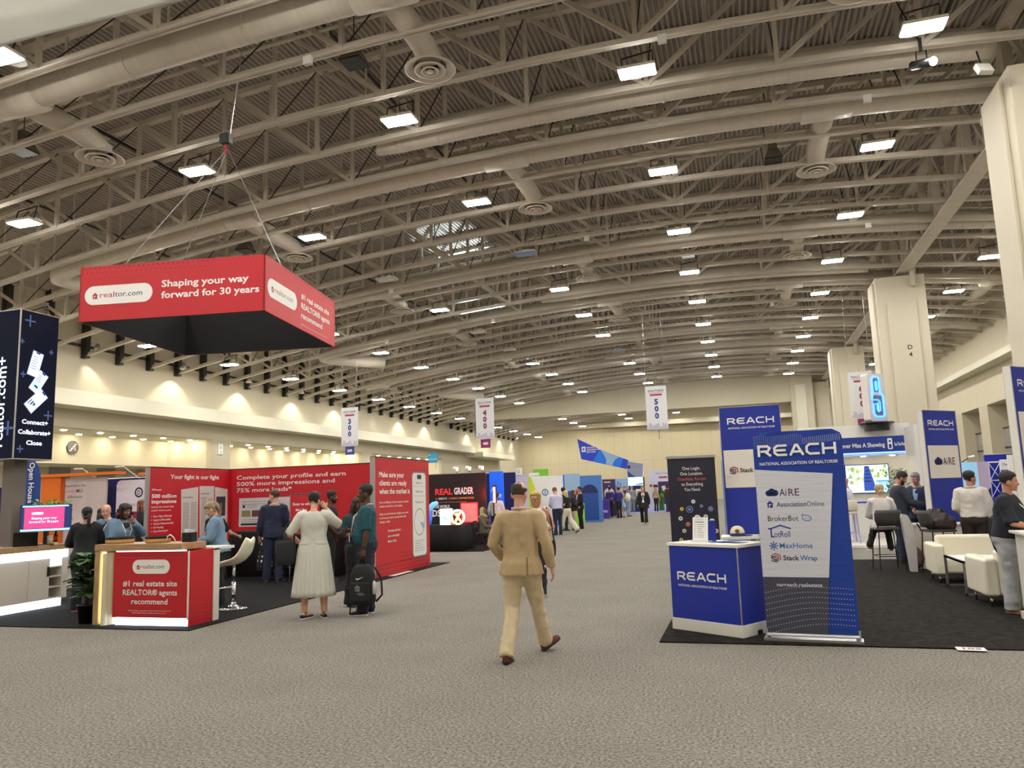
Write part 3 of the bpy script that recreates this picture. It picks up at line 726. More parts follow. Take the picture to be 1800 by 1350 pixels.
MB().box(1.5,.5,.0,1.6,.62,1.0,WHITE).box(.6,.5,.98,1.6,.95,1.02,WHITE).box(.7,.5,.02,.76,.95,.98,WHITE).build('rear_counter', t)
MB().box(.36,.04,.014,1.55,.3,.11,LEDW).build('lit_plinth', t)
MB().box(.34,.03,1.005,1.5,.055,1.018,LEDW).build('led_strip', t)
MB().box(.1,.05,.03,.125,.08,1.0,glow('warm_led',(255,250,200),5)).build('led_strip', t)
a = Art((.34,.019,0), (1,0,0), (0,0,1), (0,-1,0)); pill(a, .3, .92, .8, .19); a.build('logo', t)
a = Art((.34,.019,0), (1,0,0), (0,0,1), (0,-1,0))
for s, z, w in [('#1 real estate site',.54,.9),('REALTOR® agents',.42,.9),('recommend',.3,.6)]: a.text(s, .6, z, .075, PWHITE, w=w, al='C', bold=.02)
a.text('*REALTOR® are members of the National Association of', .6, .205, .016, PWHITE, w=.7, al='C').text('REALTORS®. Based on 2024 proprietary survey.', .6, .175, .016, PWHITE, w=.56, al='C'); a.build('lettering', t)
a = Art((.34,.019,0), (1,0,0), (0,0,1), (0,-1,0)); a.dots(.02,.9,1.2,.98,.045,.009,REDD); a.dots(.02,.72,.28,.9,.045,.008,REDD,1,lambda x,y:1-x*2.5); a.dots(.95,.86,1.2,.9,.045,.008,REDD); a.build('dot_pattern', t)
a = Art((1.5855,.04,0), (0,1,0), (0,0,1), (1,0,0)); a.dots(.03,.06,.46,.5,.05,.011,REDD,1,lambda x,y:1.2-y*1.9); a.build('dot_pattern', t)
CORK = mat('woven_tan',(186,140,84),.8,var=.25,vs=60)
for i, x in enumerate((-8.64,-7.98)):
    t = thing('basket', 'tan woven basket with black rim on the red kiosk, ' + ('left one' if i == 0 else 'right one with a white cable'), 'basket', (x,9.12,1.11), group='baskets on the kiosk')
    r = .19 if i == 0 else .165
    MB().lathe([(.0,0),(r*.96,0),(r,.02),(r,.06)], CORK, n=28).build('bowl', t, smooth=True)
    MB().lathe([(r,.06),(r+.006,.065),(r+.004,.088),(r-.02,.09),(r-.03,.07),(0,.065)], BLACK, n=28).build('rim', t, smooth=True)
tag(MB().tube([(-7.84,9.1,1.115),(-7.8,9.1,1.2),(-7.76,9.1,1.22),(-7.7,9.1,1.18),(-7.66,9.1,1.115)], .006, PWHITE, 6).build('cable', smooth=True), 'white looped cable on the red kiosk', 'cable')
t = thing('pen_cup', 'black square cup of clear cards on the right end of the kiosk', 'cup', (-7.52,9.2,1.11))
MB().box(-.07,-.07,0,.07,.07,.006,BLACKP).box(-.07,-.07,0,-.064,.07,.13,BLACKP).box(.064,-.07,0,.07,.07,.13,BLACKP).box(-.07,-.07,0,.07,-.064,.13,BLACKP).box(-.07,.064,0,.07,.07,.13,BLACKP).build('cup', t)
for i in range(4): MB().obox((-.04+.028*i,0,.1),(.004,.09,.15), mat('clear_card',(210,214,220),.15), Matrix.Rotation(.1*(i-1.5),3,'Y')).build('card', t)

# ------------------------------------------------------------------ white bar stool
def leaf_seat():
    b = MB(); rings = []
    prof = [(-.22,.0,.17),(-.2,.035,.2),(-.05,.03,.215),(.08,.05,.22),(.16,.13,.215),(.22,.27,.19),(.25,.36,.15),(.255,.375,.12)]
    for x, z, w in prof: rings.append([(x,y*w,z+.07*abs(y)**2.2*(1 if x > -.15 else .3)) for y in (-1,-.8,-.5,-.2,.2,.5,.8,1)])
    low = [[(x+.03*(1 if x > .1 else 0),y,z-.045) for x, y, z in r] for r in rings]
    full = [r+l[::-1] for r, l in zip(rings, low)]
    b.loft(full, mat('white_leatherette',(232,228,204),.3)); return b
t = thing('bar_stool', 'white swivel bar stool with chrome base beside the red kiosk', 'bar stool', (-7.7,10.45,.014), 8)
b = leaf_seat(); b.v = [(x,y,z+.66) for x, y, z in b.v]; o = b.build('seat', t, smooth=True); o.modifiers.new('sub','SUBSURF').render_levels = 1
MB().lathe([(.0,0),(.225,0),(.225,.012),(.12,.03),(.05,.06),(.035,.1),(0,.1)], CHROME, n=32).build('base', t, smooth=True)
MB().tube([(0,0,.06),(0,0,.4)], .03, CHROME, 16).tube([(0,0,.4),(0,0,.67)], .022, CHROME, 16).build('column', t, smooth=True)
MB().tube([(0,-.0,.32),(-.12,-.13,.32),(-.2,-.1,.31),(-.22,0,.31),(-.2,.1,.31),(-.12,.13,.32),(0,0,.32)], .011, CHROME, 8).build('footrest', t, smooth=True)

# ------------------------------------------------------------------ potted plants
LEAF = mat('leaf_green',(52,92,40),.45,var=.35,vs=9); LEAF2 = mat('light_leaf_green',(96,150,52),.5,var=.3,vs=9); STEM = mat('stem_brown',(92,70,48),.8)
def leaf(b, p, d, L, w, m):
    p = Vector(p); d = Vector(d).normalized(); s = d.cross(Vector((0,0,1)))
    if s.length < .1: s = Vector((1,0,0))
    s.normalize(); up = s.cross(d)
    rows = [(0,.12,0),(.25,.75,.05),(.55,1.0,.08),(.8,.7,.04),(1,.05,-.06)]; vs = []
    for t2, q, z in rows:
        c = p+d*L*t2+up*L*z; vs += [c-s*w*q/2+up*L*.06, c-up*L*.0, c+s*w*q/2+up*L*.06]
    fs = []
    for i in range(4):
        for j in range(2): fs.append((i*3+j,i*3+j+1,i*3+j+4,i*3+j+3))
    b.add(vs, fs, m)
t = thing('potted_plant', 'broad-leaved plant in a black pot beside the red kiosk', 'potted plant', (-9.08,9.03,.014))
MB().lathe([(0,0),(.105,0),(.13,.24),(.14,.24),(.14,.26),(.12,.26),(.115,.22),(0,.22)], BLACKP, n=24).build('pot', t, smooth=True)
b = MB(); f = MB(); rnd = random.Random(3)
for i in range(4):
    x, y = rnd.uniform(-.08,.08), rnd.uniform(-.08,.08); b.tube([(x*.3,y*.3,.22),(x,y,.5),(x*1.6,y*1.6,.86)], .009, STEM, 5)
b.build('stem', t, smooth=True)
for i in range(84):
    z = rnd.uniform(.36,.93); a2 = rnd.uniform(0,6.28); r = rnd.uniform(.02,.09)
    leaf(f, (r*math.cos(a2),r*math.sin(a2),z), (math.cos(a2),math.sin(a2),rnd.uniform(-.3,.7)), rnd.uniform(.17,.27), rnd.uniform(.13,.19), LEAF)
f.build('foliage', t, smooth=True)

# ------------------------------------------------------------------ lit counter at the left edge
t = thing('counter', 'long white counter with oak top and glowing light bands at left edge', 'counter', (-11.15,8.6,0))
CABM = mat('cabinet_white',(214,206,194),.45)
MB().box(-.78,0,.95,.04,2.07,1.04,WOOD).build('worktop', t, bevel=.004)
MB().box(-.7,.02,.82,-.0,2.03,.95,LEDW).build('light_band', t)
MB().box(-.7,.05,.014,-.08,2.0,.14,LEDW).build('light_plinth', t)
MB().box(-.72,.02,.14,-.35,2.05,.82,CABM).box(-.35,1.93,.14,-.02,2.05,.82,CABM).build('carcass', t)
for y0, y1 in ((.02,.7),(.71,1.29),(1.3,1.69)):
    d = MB().box(-.35,y0,.15,-.015,y1,.82,CABM).build('door', t, bevel=.004)
    if y0 > 1.2: MB().box(-.015,y1-.05,.52,.015,y1-.03,.68,BLACKP).build('handle', d)
b = MB()
for z in (.15,.33,.5,.66): b.box(-.35,1.7,z,-.03,1.93,z+.02,CABM)
b.build('shelf', t)
# LED tower over the counter
SCRN = mat('dark_screen',(4,6,16),.7); SCRN.node_tree.nodes['Principled BSDF'].inputs['Emission Color'].default_value = (.006,.01,.03,1); SCRN.node_tree.nodes['Principled BSDF'].inputs['Emission Strength'].default_value = .35; SCRN.node_tree.nodes['Principled BSDF'].inputs['Specular IOR Level'].default_value = .15
SW = glow('screen_white',(226,238,255),.75); SB = glow('screen_sky',(150,205,250),1.1); SG = glow('screen_slate',(56,76,120),.7); SD = glow('screen_ink',(30,50,100),.6)
t = thing('screen_tower', 'tall dark screen tower reading Connect Collaborate Close on a grey post', 'screen tower', (-11.72,10.02,1.04))
MB().box(-.12,-.12,0,.12,.12,1.42,mat('post_grey',(112,106,98),.6)).box(-.2,-.2,0,.2,.2,.02,mat('post_grey')).build('post', t)
MB().box(-.37,-.37,1.42,.37,.37,3.9,SCRN).build('screen_body', t); MB().box(-.38,-.38,1.41,.38,.38,1.425,ALU).box(-.38,-.38,3.9,.38,.38,3.915,ALU).build('frame', t)
MB().box(.36,-.378,1.42,.378,-.36,3.9,ALU).build('corner_strip', t)
a = Art((.37,-.37,1.42), (0,1,0), (0,0,1), (1,0,0))
def phone(cx, cy, w, h, rot, kind):
    c, s = math.cos(math.radians(rot)), math.sin(math.radians(rot)); R2 = lambda x, y: (cx+x*c-y*s, cy+x*s+y*c)
    def rr(x0,y0,x1,y1,m,l): a.poly([R2(x0,y0),R2(x1,y0),R2(x1,y1),R2(x0,y1)], m, l)
    rr(-w/2-.012,-h/2-.012,w/2+.012,h/2+.012,SG,1); rr(-w/2,-h/2,w/2,h/2,SW,2); rr(-w/5,h/2-.03,w/5,h/2,SD,3)
    for k in range(6): rr(-w*.4,h*.28-k*h*.1,w*(.1+.05*(k%3)),h*.28-k*h*.1+.012,SG if kind != 2 else SB,3)
    if kind == 1: rr(-w*.42,-h*.35,w*.42,-h*.1,SB,4); rr(-w*.2,-h*.3,w*.2,-h*.2,SD,5)
    if kind == 2:
        for k in range(3): rr(-w*.4+k*w*.2,-h*.38+k*.03,-w*.3+k*w*.25,-h*.1,SG,4)
phone(.32,1.6,.2,.42,-14,0); phone(.4,1.3,.19,.38,-32,1); phone(.37,.98,.2,.42,-46,2); a.build('phone_pictures', t)
a = Art((.37,-.37,1.42), (0,1,0), (0,0,1), (1,0,0))
for s, z, w in (('Connect+',.58,.5),('Collaborate+',.41,.62),('Close',.235,.3)): a.text(s, .375, z, .075, SW, w=w, al='C', bold=.03)
a.build('lettering', t)
a = Art((.37,-.37,1.42), (0,1,0), (0,0,1), (1,0,0))
for x, z, s in ((.18,2.32,.09),(.1,1.4,.04),(.62,.75,.07),(.12,.16,.05),(.05,1.95,.03),(.62,1.85,.03)): a.stroke([(x-s,z),(x+s,z)],.025,SG).stroke([(x,z-s),(x,z+s)],.025,SG)
a.build('plus_marks', t)
a = Art((-.37,-.37,1.42), (1,0,0), (0,0,1), (0,-1,0)); a.text('realtor.com+', .5, .2, .22, SW, w=1.5, rot=90, bold=.01); a.stroke([(.5,.5),(.7,.5)],.04,SG).stroke([(.6,.4),(.6,.6)],.04,SG); a.build('lettering', t)
# things on the counter
t = thing('monitor', 'black monitor showing a pink slide on the left counter', 'monitor', (-11.22,10.22,1.04), 48)
MB().box(-.37,-.02,.22,.37,.03,.66,BLACKP).build('case', t, bevel=.005); MB().box(-.03,.0,.0,.03,.05,.25,BLACKP).box(-.13,-.08,0,.13,.1,.012,BLACKP).build('stand', t)
PINK = glow('screen_pink',(238,62,120),1.0); a = Art((-.36,-.021,.23),(1,0,0),(0,0,1),(0,-1,0)); a.rect(0,0,.72,.42,SD).rect(.05,.045,.62,.385,PINK,2).rect(0,.0,.72,.035,SB,2).rect(.02,.395,.68,.42,SB,2).build('screen', t)
a = Art((-.36,-.021,.23),(1,0,0),(0,0,1),(0,-1,0)); a.rrect(.15,.27,.32,.31,.02,SW,4).text('Shaping your way',.33,.195,.04,SW,w=.36,al='C',bold=.02,l=4).text('forward for 30 years',.33,.135,.04,SW,w=.42,al='C',bold=.02,l=4).build('lettering', t)
t = thing('laptop', 'dark laptop standing open below the monitor on the left counter', 'laptop', (-11.3,9.92,1.04), 230)
MB().box(-.17,-.12,0,.17,.12,.015,BLACKP).build('keyboard_base', t); MB().obox((0,.16,.115),(.34,.012,.23),BLACKP,Matrix.Rotation(-.3,3,'X')).build('screen_lid', t)
t = thing('laptop', 'laptop with a bright lilac screen at the left edge of the counter', 'laptop', (-11.5,9.45,1.04), 62)
MB().box(-.16,-.12,0,.16,.1,.015,ALU).build('keyboard_base', t); MB().obox((0,.14,.115),(.33,.012,.22),glow('screen_lilac',(206,196,250),1.0),Matrix.Rotation(-.3,3,'X')).build('screen_lid', t)
t = thing('potted_tree', 'small leafy tree in a white pot behind the monitor', 'potted plant', (-11.6,10.62,1.04))
MB().lathe([(0,0),(.06,0),(.075,.13),(.065,.13),(.06,.11),(0,.11)], PWHITE, n=20).build('pot', t, smooth=True)
MB().tube([(0,0,.1),(.01,.01,.4),(0,0,.65)], .012, STEM, 6).build('trunk', t, smooth=True)
f = MB(); rnd = random.Random(5)
for i in range(230):
    a2 = rnd.uniform(0,6.28); r = .34*rnd.random()**.5; z = .56+rnd.uniform(-.26,.2)-.4*r*r
    leaf(f, (r*math.cos(a2),r*math.sin(a2),z), (rnd.uniform(-1,1),rnd.uniform(-1,1),rnd.uniform(-.7,.5)), .1, .055, LEAF2)
f.build('foliage', t, smooth=True)
t = thing('drink_bottle', 'dark cola bottle with a red cap and label on the left counter', 'bottle', (-11.36,10.56,1.04))
MB().lathe([(0,0),(.035,0),(.035,.12),(.03,.15),(.014,.2),(.014,.22)], mat('cola',(40,16,12),.15), n=16).build('bottle', t, smooth=True); MB().lathe([(.0355,.06),(.0355,.12)], RED, n=16).build('label', t); MB().lathe([(.016,.22),(.016,.24),(0,.24)], RED, n=12).build('cap', t)
tag(MB().obox((-11.22,10.4,1.055),(.1,.07,.03),mat('sticky_yellow',(226,214,130),.7)).build('note_pad'), 'small yellow note pad on the left counter', 'note pad')

# ------------------------------------------------------------------ furniture inside the red booth
t = thing('draped_table', 'tall table under a black cloth before the red back wall', 'table', (-9.75,15.2,0))
b = MB(); n = 60; rings = []
def per(i, n, hx, hy):
    s = 4*i/n; k = int(s); f2 = s-k; c = [(-hx,-hy),(hx,-hy),(hx,hy),(-hx,hy)]; p, q = c[k % 4], c[(k+1) % 4]; return (p[0]+(q[0]-p[0])*f2, p[1]+(q[1]-p[1])*f2)
for z, e, w in ((.02,.05,.022),(.5,.03,.014),(.95,.0,.002),(.975,-.01,0)):
    r = []
    for i in range(n*2):
        x, y = per(i, n*2, 1.35+e, .32+e); q = w*math.sin(i*2.3); r.append((x*(1+q*.3), y*(1+q*2), z))
    rings.append(r)
b.loft(rings, BLACK); b.build('tablecloth', t, smooth=True); MB().box(-1.34,-.31,.975,1.34,.31,.985,BLACK).build('tabletop', t)
tag(MB().obox((-10.35,15.05,1.08),(.26,.015,.19),BLACKP,Matrix.Rotation(-.3,3,'X')).build('tablet'), 'black tablet propped on the black table before the navy suit', 'tablet')
def high_stool(label, loc, rz, back=True, m=BLACKP, shell=None):
    t = thing('high_chair', label, 'high chair', loc, rz)     # faces +y
    for x in (-.2,.2):
        for y in (-.2,.2): MB().tube([(x*1.12,y*1.12,0),(x*.9,y*.9,.72)], .011, m, 6).build('leg', t)
    b = MB()
    for z in (.25,): b.tube([(-.215,-.215,z),(.215,-.215,z),(.215,.215,z),(-.215,.215,z),(-.215,-.215,z)], .009, m, 6)
    b.build('footrest', t)
    MB().box(-.22,-.21,.72,.22,.22,.76,shell or m).build('seat', t, bevel=.015)
    if back:
        b = MB(); rings = []
        for z, w, yy in ((.8,.2,-.23),(.9,.235,-.25),(1.02,.24,-.27),(1.09,.215,-.28)):
            f2 = [(x*w, yy-.0+.07*abs(x)**2, z) for x in (-1,-.6,-.2,.2,.6,1)]; rings.append(f2+[(x, y-.02, z2) for x, y, z2 in f2[::-1]])
        b.loft(rings, shell or m); b.build('backrest', t, smooth=True)
        for x in (-.2,.2): MB().tube([(x,-.18,.73),(x,-.25,.86)], .012, m, 6).build('back_strut', t)
    return t
high_stool('dark high chair in front of the draped table, left one', (-11.15,14.35,.014), 0, back=False)
high_stool('dark high chair between the navy suit and the white dress', (-9.0,14.42,.014), 0, back=False)
t = thing('sign_stand', 'red Enter to win sign in a chrome stand inside the red booth', 'sign stand', (-8.6,13.8,.014))
MB().box(-.25,-.01,.95,.25,.01,1.72,RED).build('sign_board', t); b = MB()
for x in (-.26,.26): b.tube([(x,0,0),(x,0,1.74)], .014, CHROME, 8)
b.tube([(-.26,0,1.74),(.26,0,1.74)], .014, CHROME, 8).tube([(-.26,0,.93),(.26,0,.93)], .01, CHROME, 8).build('frame', t); MB().box(-.3,-.18,0,-.22,.18,.02,CHROME).box(.22,-.18,0,.3,.18,.02,CHROME).build('foot', t)
a = Art((0,-.0105,0),(1,0,0),(0,0,1),(0,-1,0)); a.text('Enter to win',0,1.52,.055,PWHITE,al='C',bold=.02).text('Mini Bag',0,1.4,.055,PWHITE,al='C',bold=.02).build('lettering', t)

# ------------------------------------------------------------------ booths behind the red island, left edge
ORANGE = mat('orange_panel',(226,112,28),.5); PALEP = mat('pink_grey_print',(206,190,188),.55,var=.08,vs=2); DRAPE = mat('navy_drape',(20,26,92),.8,bump=.4,bs=5,stretch=(8,8,.3))
t = thing('exhibit_booth', 'orange booth frame with a flat orange top beam', 'booth', (-19.1,17.5,0))
MB().box(-.35,0,0,.35,.15,2.6,ORANGE).build('post', t); MB().box(-.35,-.05,2.52,2.35,.3,2.6,ORANGE).box(2.95,.1,2.46,3.3,.3,2.54,ORANGE).build('beam', t)
t = thing('display_stand', 'pale pink panel reading Experience the connectMLS difference', 'display stand', (-18.7,17.62,0))
MB().box(0,0,0,1.45,.06,2.46,PALEP).build('panel', t)
a = Art((0,0,0),(1,0,0),(0,0,1),(0,-1,0)); a.text('Experience the',-.0,2.22,.085,PBLACK,w=.72).text('connect',-.04,2.06,.1,mat('orange_print',(214,90,30),.5),w=.42).text('MLS',.4,2.06,.1,PBLACK,bold=.01).text('difference.',.1,1.9,.085,PBLACK,w=.55).build('lettering', t)
t = thing('display_stand', 'white rounded panel with a round letter D logo', 'display stand', (-17.15,17.9,0))
MB().prism([(0,0),(1.5,0),(1.5,2.36),(.14,2.36),(.04,2.32),(0,2.22)],-.06,mat('lilac_white',(226,216,226),.5)).build('panel', t)
a = Art((0,0,0),(1,0,0),(0,0,1),(0,-1,0)); a.ring(.78,2.0,.12,.045,PBLACK,2).text('D',.78,1.94,.12,RBLUE,al='C',bold=.02).text('dynaConnections',.98,2.06,.075,PBLACK,w=.62).text('CORPORATION',.98,1.97,.045,PGREY,w=.58).rect(.9,1.8,1.2,1.81,ORANGE,2).text('MLS software that',.55,1.62,.075,PGREY,w=.85).rect(.0,.5,1.5,1.47,mat('maroon_print',(160,24,52),.5),1).text('Enter to win',.12,1.3,.07,PWHITE,l=3).text('presentation of',.12,1.16,.07,PWHITE,l=3).text('& NAR events',.12,1.02,.07,PWHITE,l=3).build('lettering', t)
t = thing('drape', 'navy booth drape behind the pink and white panels', 'drape', (-18.6,18.2,0)); MB().box(0,0,0,3.2,.05,2.42,DRAPE).build('curtain', t); MB().tube([(0,.02,2.43),(3.2,.02,2.43)],.02,ALU,6).build('rod', t)
for i, x in enumerate((-18.0,-16.55)):
    t = thing('arm_light', 'slim white arm light over the left booth panels, %s one' % ('left','right')[i], 'lamp', (x,17.95,2.4), group='arm lights over the left booths')
    MB().tube([(.1,.05,0),(-.1,-.3,.3)],.012,PWHITE,6).build('arm', t); MB().obox((-.2,-.38,.33),(.26,.08,.03),PWHITE).build('lamp_head', t)
t = thing('drape', 'navy booth drape at the far left edge of the view', 'drape', (-19.2,15.0,0)); MB().box(0,0,0,1.6,.05,2.2,DRAPE).build('curtain', t); MB().tube([(0,.02,2.21),(1.6,.02,2.21)],.02,ALU,6).build('rod', t)
t = thing('feather_flag', 'blue feather flag reading Open House behind the grey post', 'flag', (-14.3,12.6,0))
pts = [(-.24,1.15),(.27,1.15),(.27,1.9),(.26,2.3),(.2,2.5),(.05,2.66),(-.14,2.72),(-.24,2.7)]
MB().prism(pts,-.01,mat('flag_blue',(20,62,140),.6)).build('cloth', t); MB().tube([(-.25,.0,0),(-.25,0,2.7)],.014,ALU,6).tube([(-.25,0,.02),(.1,.25,.02)],.014,ALU,6).tube([(-.25,0,.02),(.1,-.25,.02)],.014,ALU,6).build('pole', t)
a = Art((0,-.011,0),(1,0,0),(0,0,1),(0,-1,0)); a.rect(-.24,1.15,.27,1.72,mat('flag_grey',(176,178,182),.6),1).ring(.0,1.5,.17,.02,mat('flag_red',(150,60,66),.6),2).text('L',0,1.44,.12,NAVY,al='C'); a.text('Open House',-.03,2.6,.15,PWHITE,w=.84,rot=-90,bold=.02).build('lettering', t)
# ------------------------------------------------------------------ hanging aisle banners
BANW = mat('banner_white',(222,222,226),.6); PURP = mat('banner_purple',(134,30,96),.5); BBLU = mat('banner_blue',(38,62,142),.5); LILA = mat('banner_lilac',(188,184,204),.6)
for num, x, rz, m, tagged in (('300',-21.5,0,BBLU,1),('400',-13.3,-3,PURP,1),('500',-4.05,3,BBLU,0),('600',5.6,0,PURP,1)):
    t = thing('hanging_banner', 'white hanging aisle banner numbered %s' % num, 'banner', (x,39.5,4.6), rz, 'aisle number banners')
    MB().box(-.53,-.015,0,.53,.015,2.22,BANW).build('banner_sheet', t)
    for sx in (-.5,.5): MB().tube([(sx,0,2.22),(sx*.9,0,chord(x)-4.6+.1)], .006, ALU, 4).build('cable', t)
    a = Art((0,-.016,0),(1,0,0),(0,0,1),(0,-1,0))
    a.text('REALTORS®',0,1.93,.1,NAVY,w=.78,al='C',bold=.01).rect(-.38,1.87,.38,1.885,PGREY).rrect(-.3,1.72,.3,1.82,.02,mat('banner_rose',(176,44,84),.5))
    for i, ch in enumerate(num): a.text(ch,0,1.28-.36*i,.28,m,al='C',bold=.05)
    a.build('lettering', t)
    a = Art((0,-.016,0),(1,0,0),(0,0,1),(0,-1,0)); rnd = random.Random(1)
    for i in range(14):
        q = -.5+i*.075; a.rect(q,.02,q+.07,.12+.25*rnd.random(),LILA)
    a.build('skyline_print', t)
    if tagged:
        MB().box(-.28,-.013,-.5,.28,.013,-.02,m).build('number_tag', t)
        a = Art((0,-.014,-.26),(1,0,0),(0,0,1),(0,-1,0)); a.text(num,0,-.07,.15,PWHITE,al='C',bold=.03).build('tag_lettering', t)
    else: MB().tube([(.05,0,-.5),(.05,0,0)],.02,PGREY,6).build('weight', t)

# ------------------------------------------------------------------ dark red-lit booth in the middle left
t = thing('display_wall', 'black wall reading Real Grader with red lettering', 'display wall', (-11.4,24.0,0))
GRB = mat('black_red_print',(26,14,16),.45)
MB().box(0,0,.02,3.28,.08,2.33,GRB).build('panel', t); MB().box(-.01,-.01,2.33,3.29,.09,2.35,ALU).build('top_rail', t)
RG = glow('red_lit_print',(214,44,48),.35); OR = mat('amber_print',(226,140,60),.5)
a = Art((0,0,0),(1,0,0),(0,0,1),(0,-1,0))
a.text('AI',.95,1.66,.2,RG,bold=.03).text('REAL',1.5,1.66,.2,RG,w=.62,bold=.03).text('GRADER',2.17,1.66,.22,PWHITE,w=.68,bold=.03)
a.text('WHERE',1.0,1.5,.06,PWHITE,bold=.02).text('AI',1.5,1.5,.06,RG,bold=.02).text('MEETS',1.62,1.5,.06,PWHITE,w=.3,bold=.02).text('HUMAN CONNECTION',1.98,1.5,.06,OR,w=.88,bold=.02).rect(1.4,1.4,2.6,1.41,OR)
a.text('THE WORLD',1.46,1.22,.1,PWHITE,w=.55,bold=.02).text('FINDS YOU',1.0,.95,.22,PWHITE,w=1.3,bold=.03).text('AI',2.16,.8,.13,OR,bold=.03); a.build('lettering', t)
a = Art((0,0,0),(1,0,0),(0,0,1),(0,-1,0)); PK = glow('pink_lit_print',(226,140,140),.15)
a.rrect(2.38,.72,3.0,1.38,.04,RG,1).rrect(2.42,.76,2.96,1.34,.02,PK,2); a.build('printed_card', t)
t = thing('neon_bar', 'red neon bar at the right end of the black wall', 'neon light', (-7.78,23.9,1.35))
MB().box(-.05,-.05,-.02,.05,.05,.55,BLACKP).build('case', t); MB().box(-.035,-.07,.0,.035,-.05,.5,glow('neon_red',(255,70,60),14)).build('tube', t)
MB().box(-.06,-.06,-1.35,-.02,-.02,0,BLACKP).build('post', t)
L = bpy.data.lights.new('neon_glow','POINT'); L.energy = 18; L.color = (1,.05,.05); L.shadow_soft_size = .1; q = bpy.data.objects.new('neon_glow', L); COL.objects.link(q); q.location = (-.35,-.3,.3); q.parent = t
tag(MB().box(-11.4,21.3,.001,-7.35,24.3,.012,DARKB).build('booth_carpet'), 'black carpet under the red-lit booth behind the aisle wall', 'carpet')
t = thing('draped_table', 'table under a black cloth carrying blue figures and a glowing round sign', 'table', (-9.4,22.1,.012), -14)
rings = []
for z, e, w in ((.02,.05,.05),(.4,.03,.03),(.73,.0,.003),(.745,-.02,0)):
    rings.append([(x*(1+w*.15*math.sin(i*1.9)), y*(1+w*2*math.sin(i*1.9)), z) for i in range(100) for x, y in [per(i,100,1.38+e,.33+e)]])
MB().loft(rings, BLACK).build('tablecloth', t, smooth=True)
def onT(x): return (-9.4+x*.97, 22.05-x*.25)
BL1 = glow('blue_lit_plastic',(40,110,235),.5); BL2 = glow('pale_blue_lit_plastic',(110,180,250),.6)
t = thing('display_figure', 'bright blue rounded display figure on the black table, left of the white box', 'figure', onT(-.15)+(.757,))
MB().lathe([(0,0),(.26,0),(.3,.2),(.28,.45),(.18,.62),(0,.68)], BL1, n=20).build('body', t, smooth=True); MB().ball((.0,-.22,.3),(.18,.12,.2),BL2).build('front_pocket', t, smooth=True); MB().tube([(.2,0,.45),(.38,.0,.62),(.5,.0,.66)],[.09,.08,.06],BL2,10).build('arm', t, smooth=True)
t = thing('light_box', 'small white lit box with cyan letters on the black table', 'light box', onT(.75)+(.757,), -14)
MB().box(-.17,-.1,0,.17,.1,.48,glow('box_white',(236,244,255),1.2)).build('box', t, bevel=.01); Art((0,-.101,0),(1,0,0),(0,0,1),(0,-1,0)).text('YAIL',0,.15,.12,glow('cyan_print',(60,190,230),.8),al='C',bold=.03,w=.28).build('lettering', t)
t = thing('round_sign', 'glowing round sign with an X on the black table', 'sign', onT(1.17)+(.762,), 0)
MB().tube([(.2*math.cos(q*math.pi/16),0,.22+.2*math.sin(q*math.pi/16)) for q in range(33)],.028,glow('ring_glow',(255,226,170),3),8).build('ring', t, smooth=True)
MB().beam((-.08,0,.08),(.08,0,.36),.05,.05,glow('x_glow',(255,214,130),2)).beam((.08,0,.1),(-.07,0,.34),.04,.05,glow('x_glow')).build('letter_x', t)
for i in range(2): tag(MB().obox((onT(.93)[0],onT(.93)[1]+.02,.80+.12*i),(.12,.08,.1),OR).build('small_box'), 'small amber box left of the round X sign, %s' % ('lower one','upper one')[i], 'box')
for i in range(3):
    t = thing('arm_light', 'small white spotlight over the black booth wall, %s of three' % nth(i), 'lamp', (-9.15+.45*i,24.1,2.35), group='spotlights over the black wall')
    MB().tube([(0,0,0),(.0,-.1,.14)],.012,BLACKP,5).build('arm', t); MB().tube([(-.08,-.12,.17),(.06,-.14,.13)],[.06,.07],PWHITE,10).build('lamp_head', t)
    MB().tube([(.06,-.14,.13),(.07,-.141,.128)],[.055,.055],glow('lamp_glow',(255,250,240),12),10).build('lens', t)
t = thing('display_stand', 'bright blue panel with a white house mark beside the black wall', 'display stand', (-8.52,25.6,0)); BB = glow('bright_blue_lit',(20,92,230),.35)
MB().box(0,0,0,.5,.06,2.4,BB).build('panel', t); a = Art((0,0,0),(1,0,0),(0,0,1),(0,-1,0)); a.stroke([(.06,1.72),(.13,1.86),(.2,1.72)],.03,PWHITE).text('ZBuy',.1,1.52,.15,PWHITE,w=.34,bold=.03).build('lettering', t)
t = thing('drape', 'navy drape right of the bright blue panel', 'drape', (-10.5,27.2,0)); MB().box(0,0,0,2.45,.05,2.38,DRAPE).build('curtain', t); MB().tube([(0,.02,2.39),(2.45,.02,2.39)],.02,ALU,6).build('rod', t)
t = thing('wayfinding_sign', 'small cyan overhead sign on the far left wall', 'sign', (-18.9,45.5,3.7)); MB().box(-.33,0,0,.33,.04,.62,mat('cyan_sign',(54,160,206),.5)).build('panel', t)
a = Art((0,0,0),(1,0,0),(0,0,1),(0,-1,0)); a.text('Exit',-.28,.48,.07,PWHITE,bold=.02).text('Exhibits on this side',-.28,.2,.07,PWHITE,w=.56,bold=.02).build('lettering', t); MB().tube([(.2,.02,-.4),(.2,.02,0)],.01,PGREY,5).build('rod', t); MB().tube([(0,.02,.62),(0,.0,chord(-18.9)-3.68)],.006,ALU,4).build('cable', t)

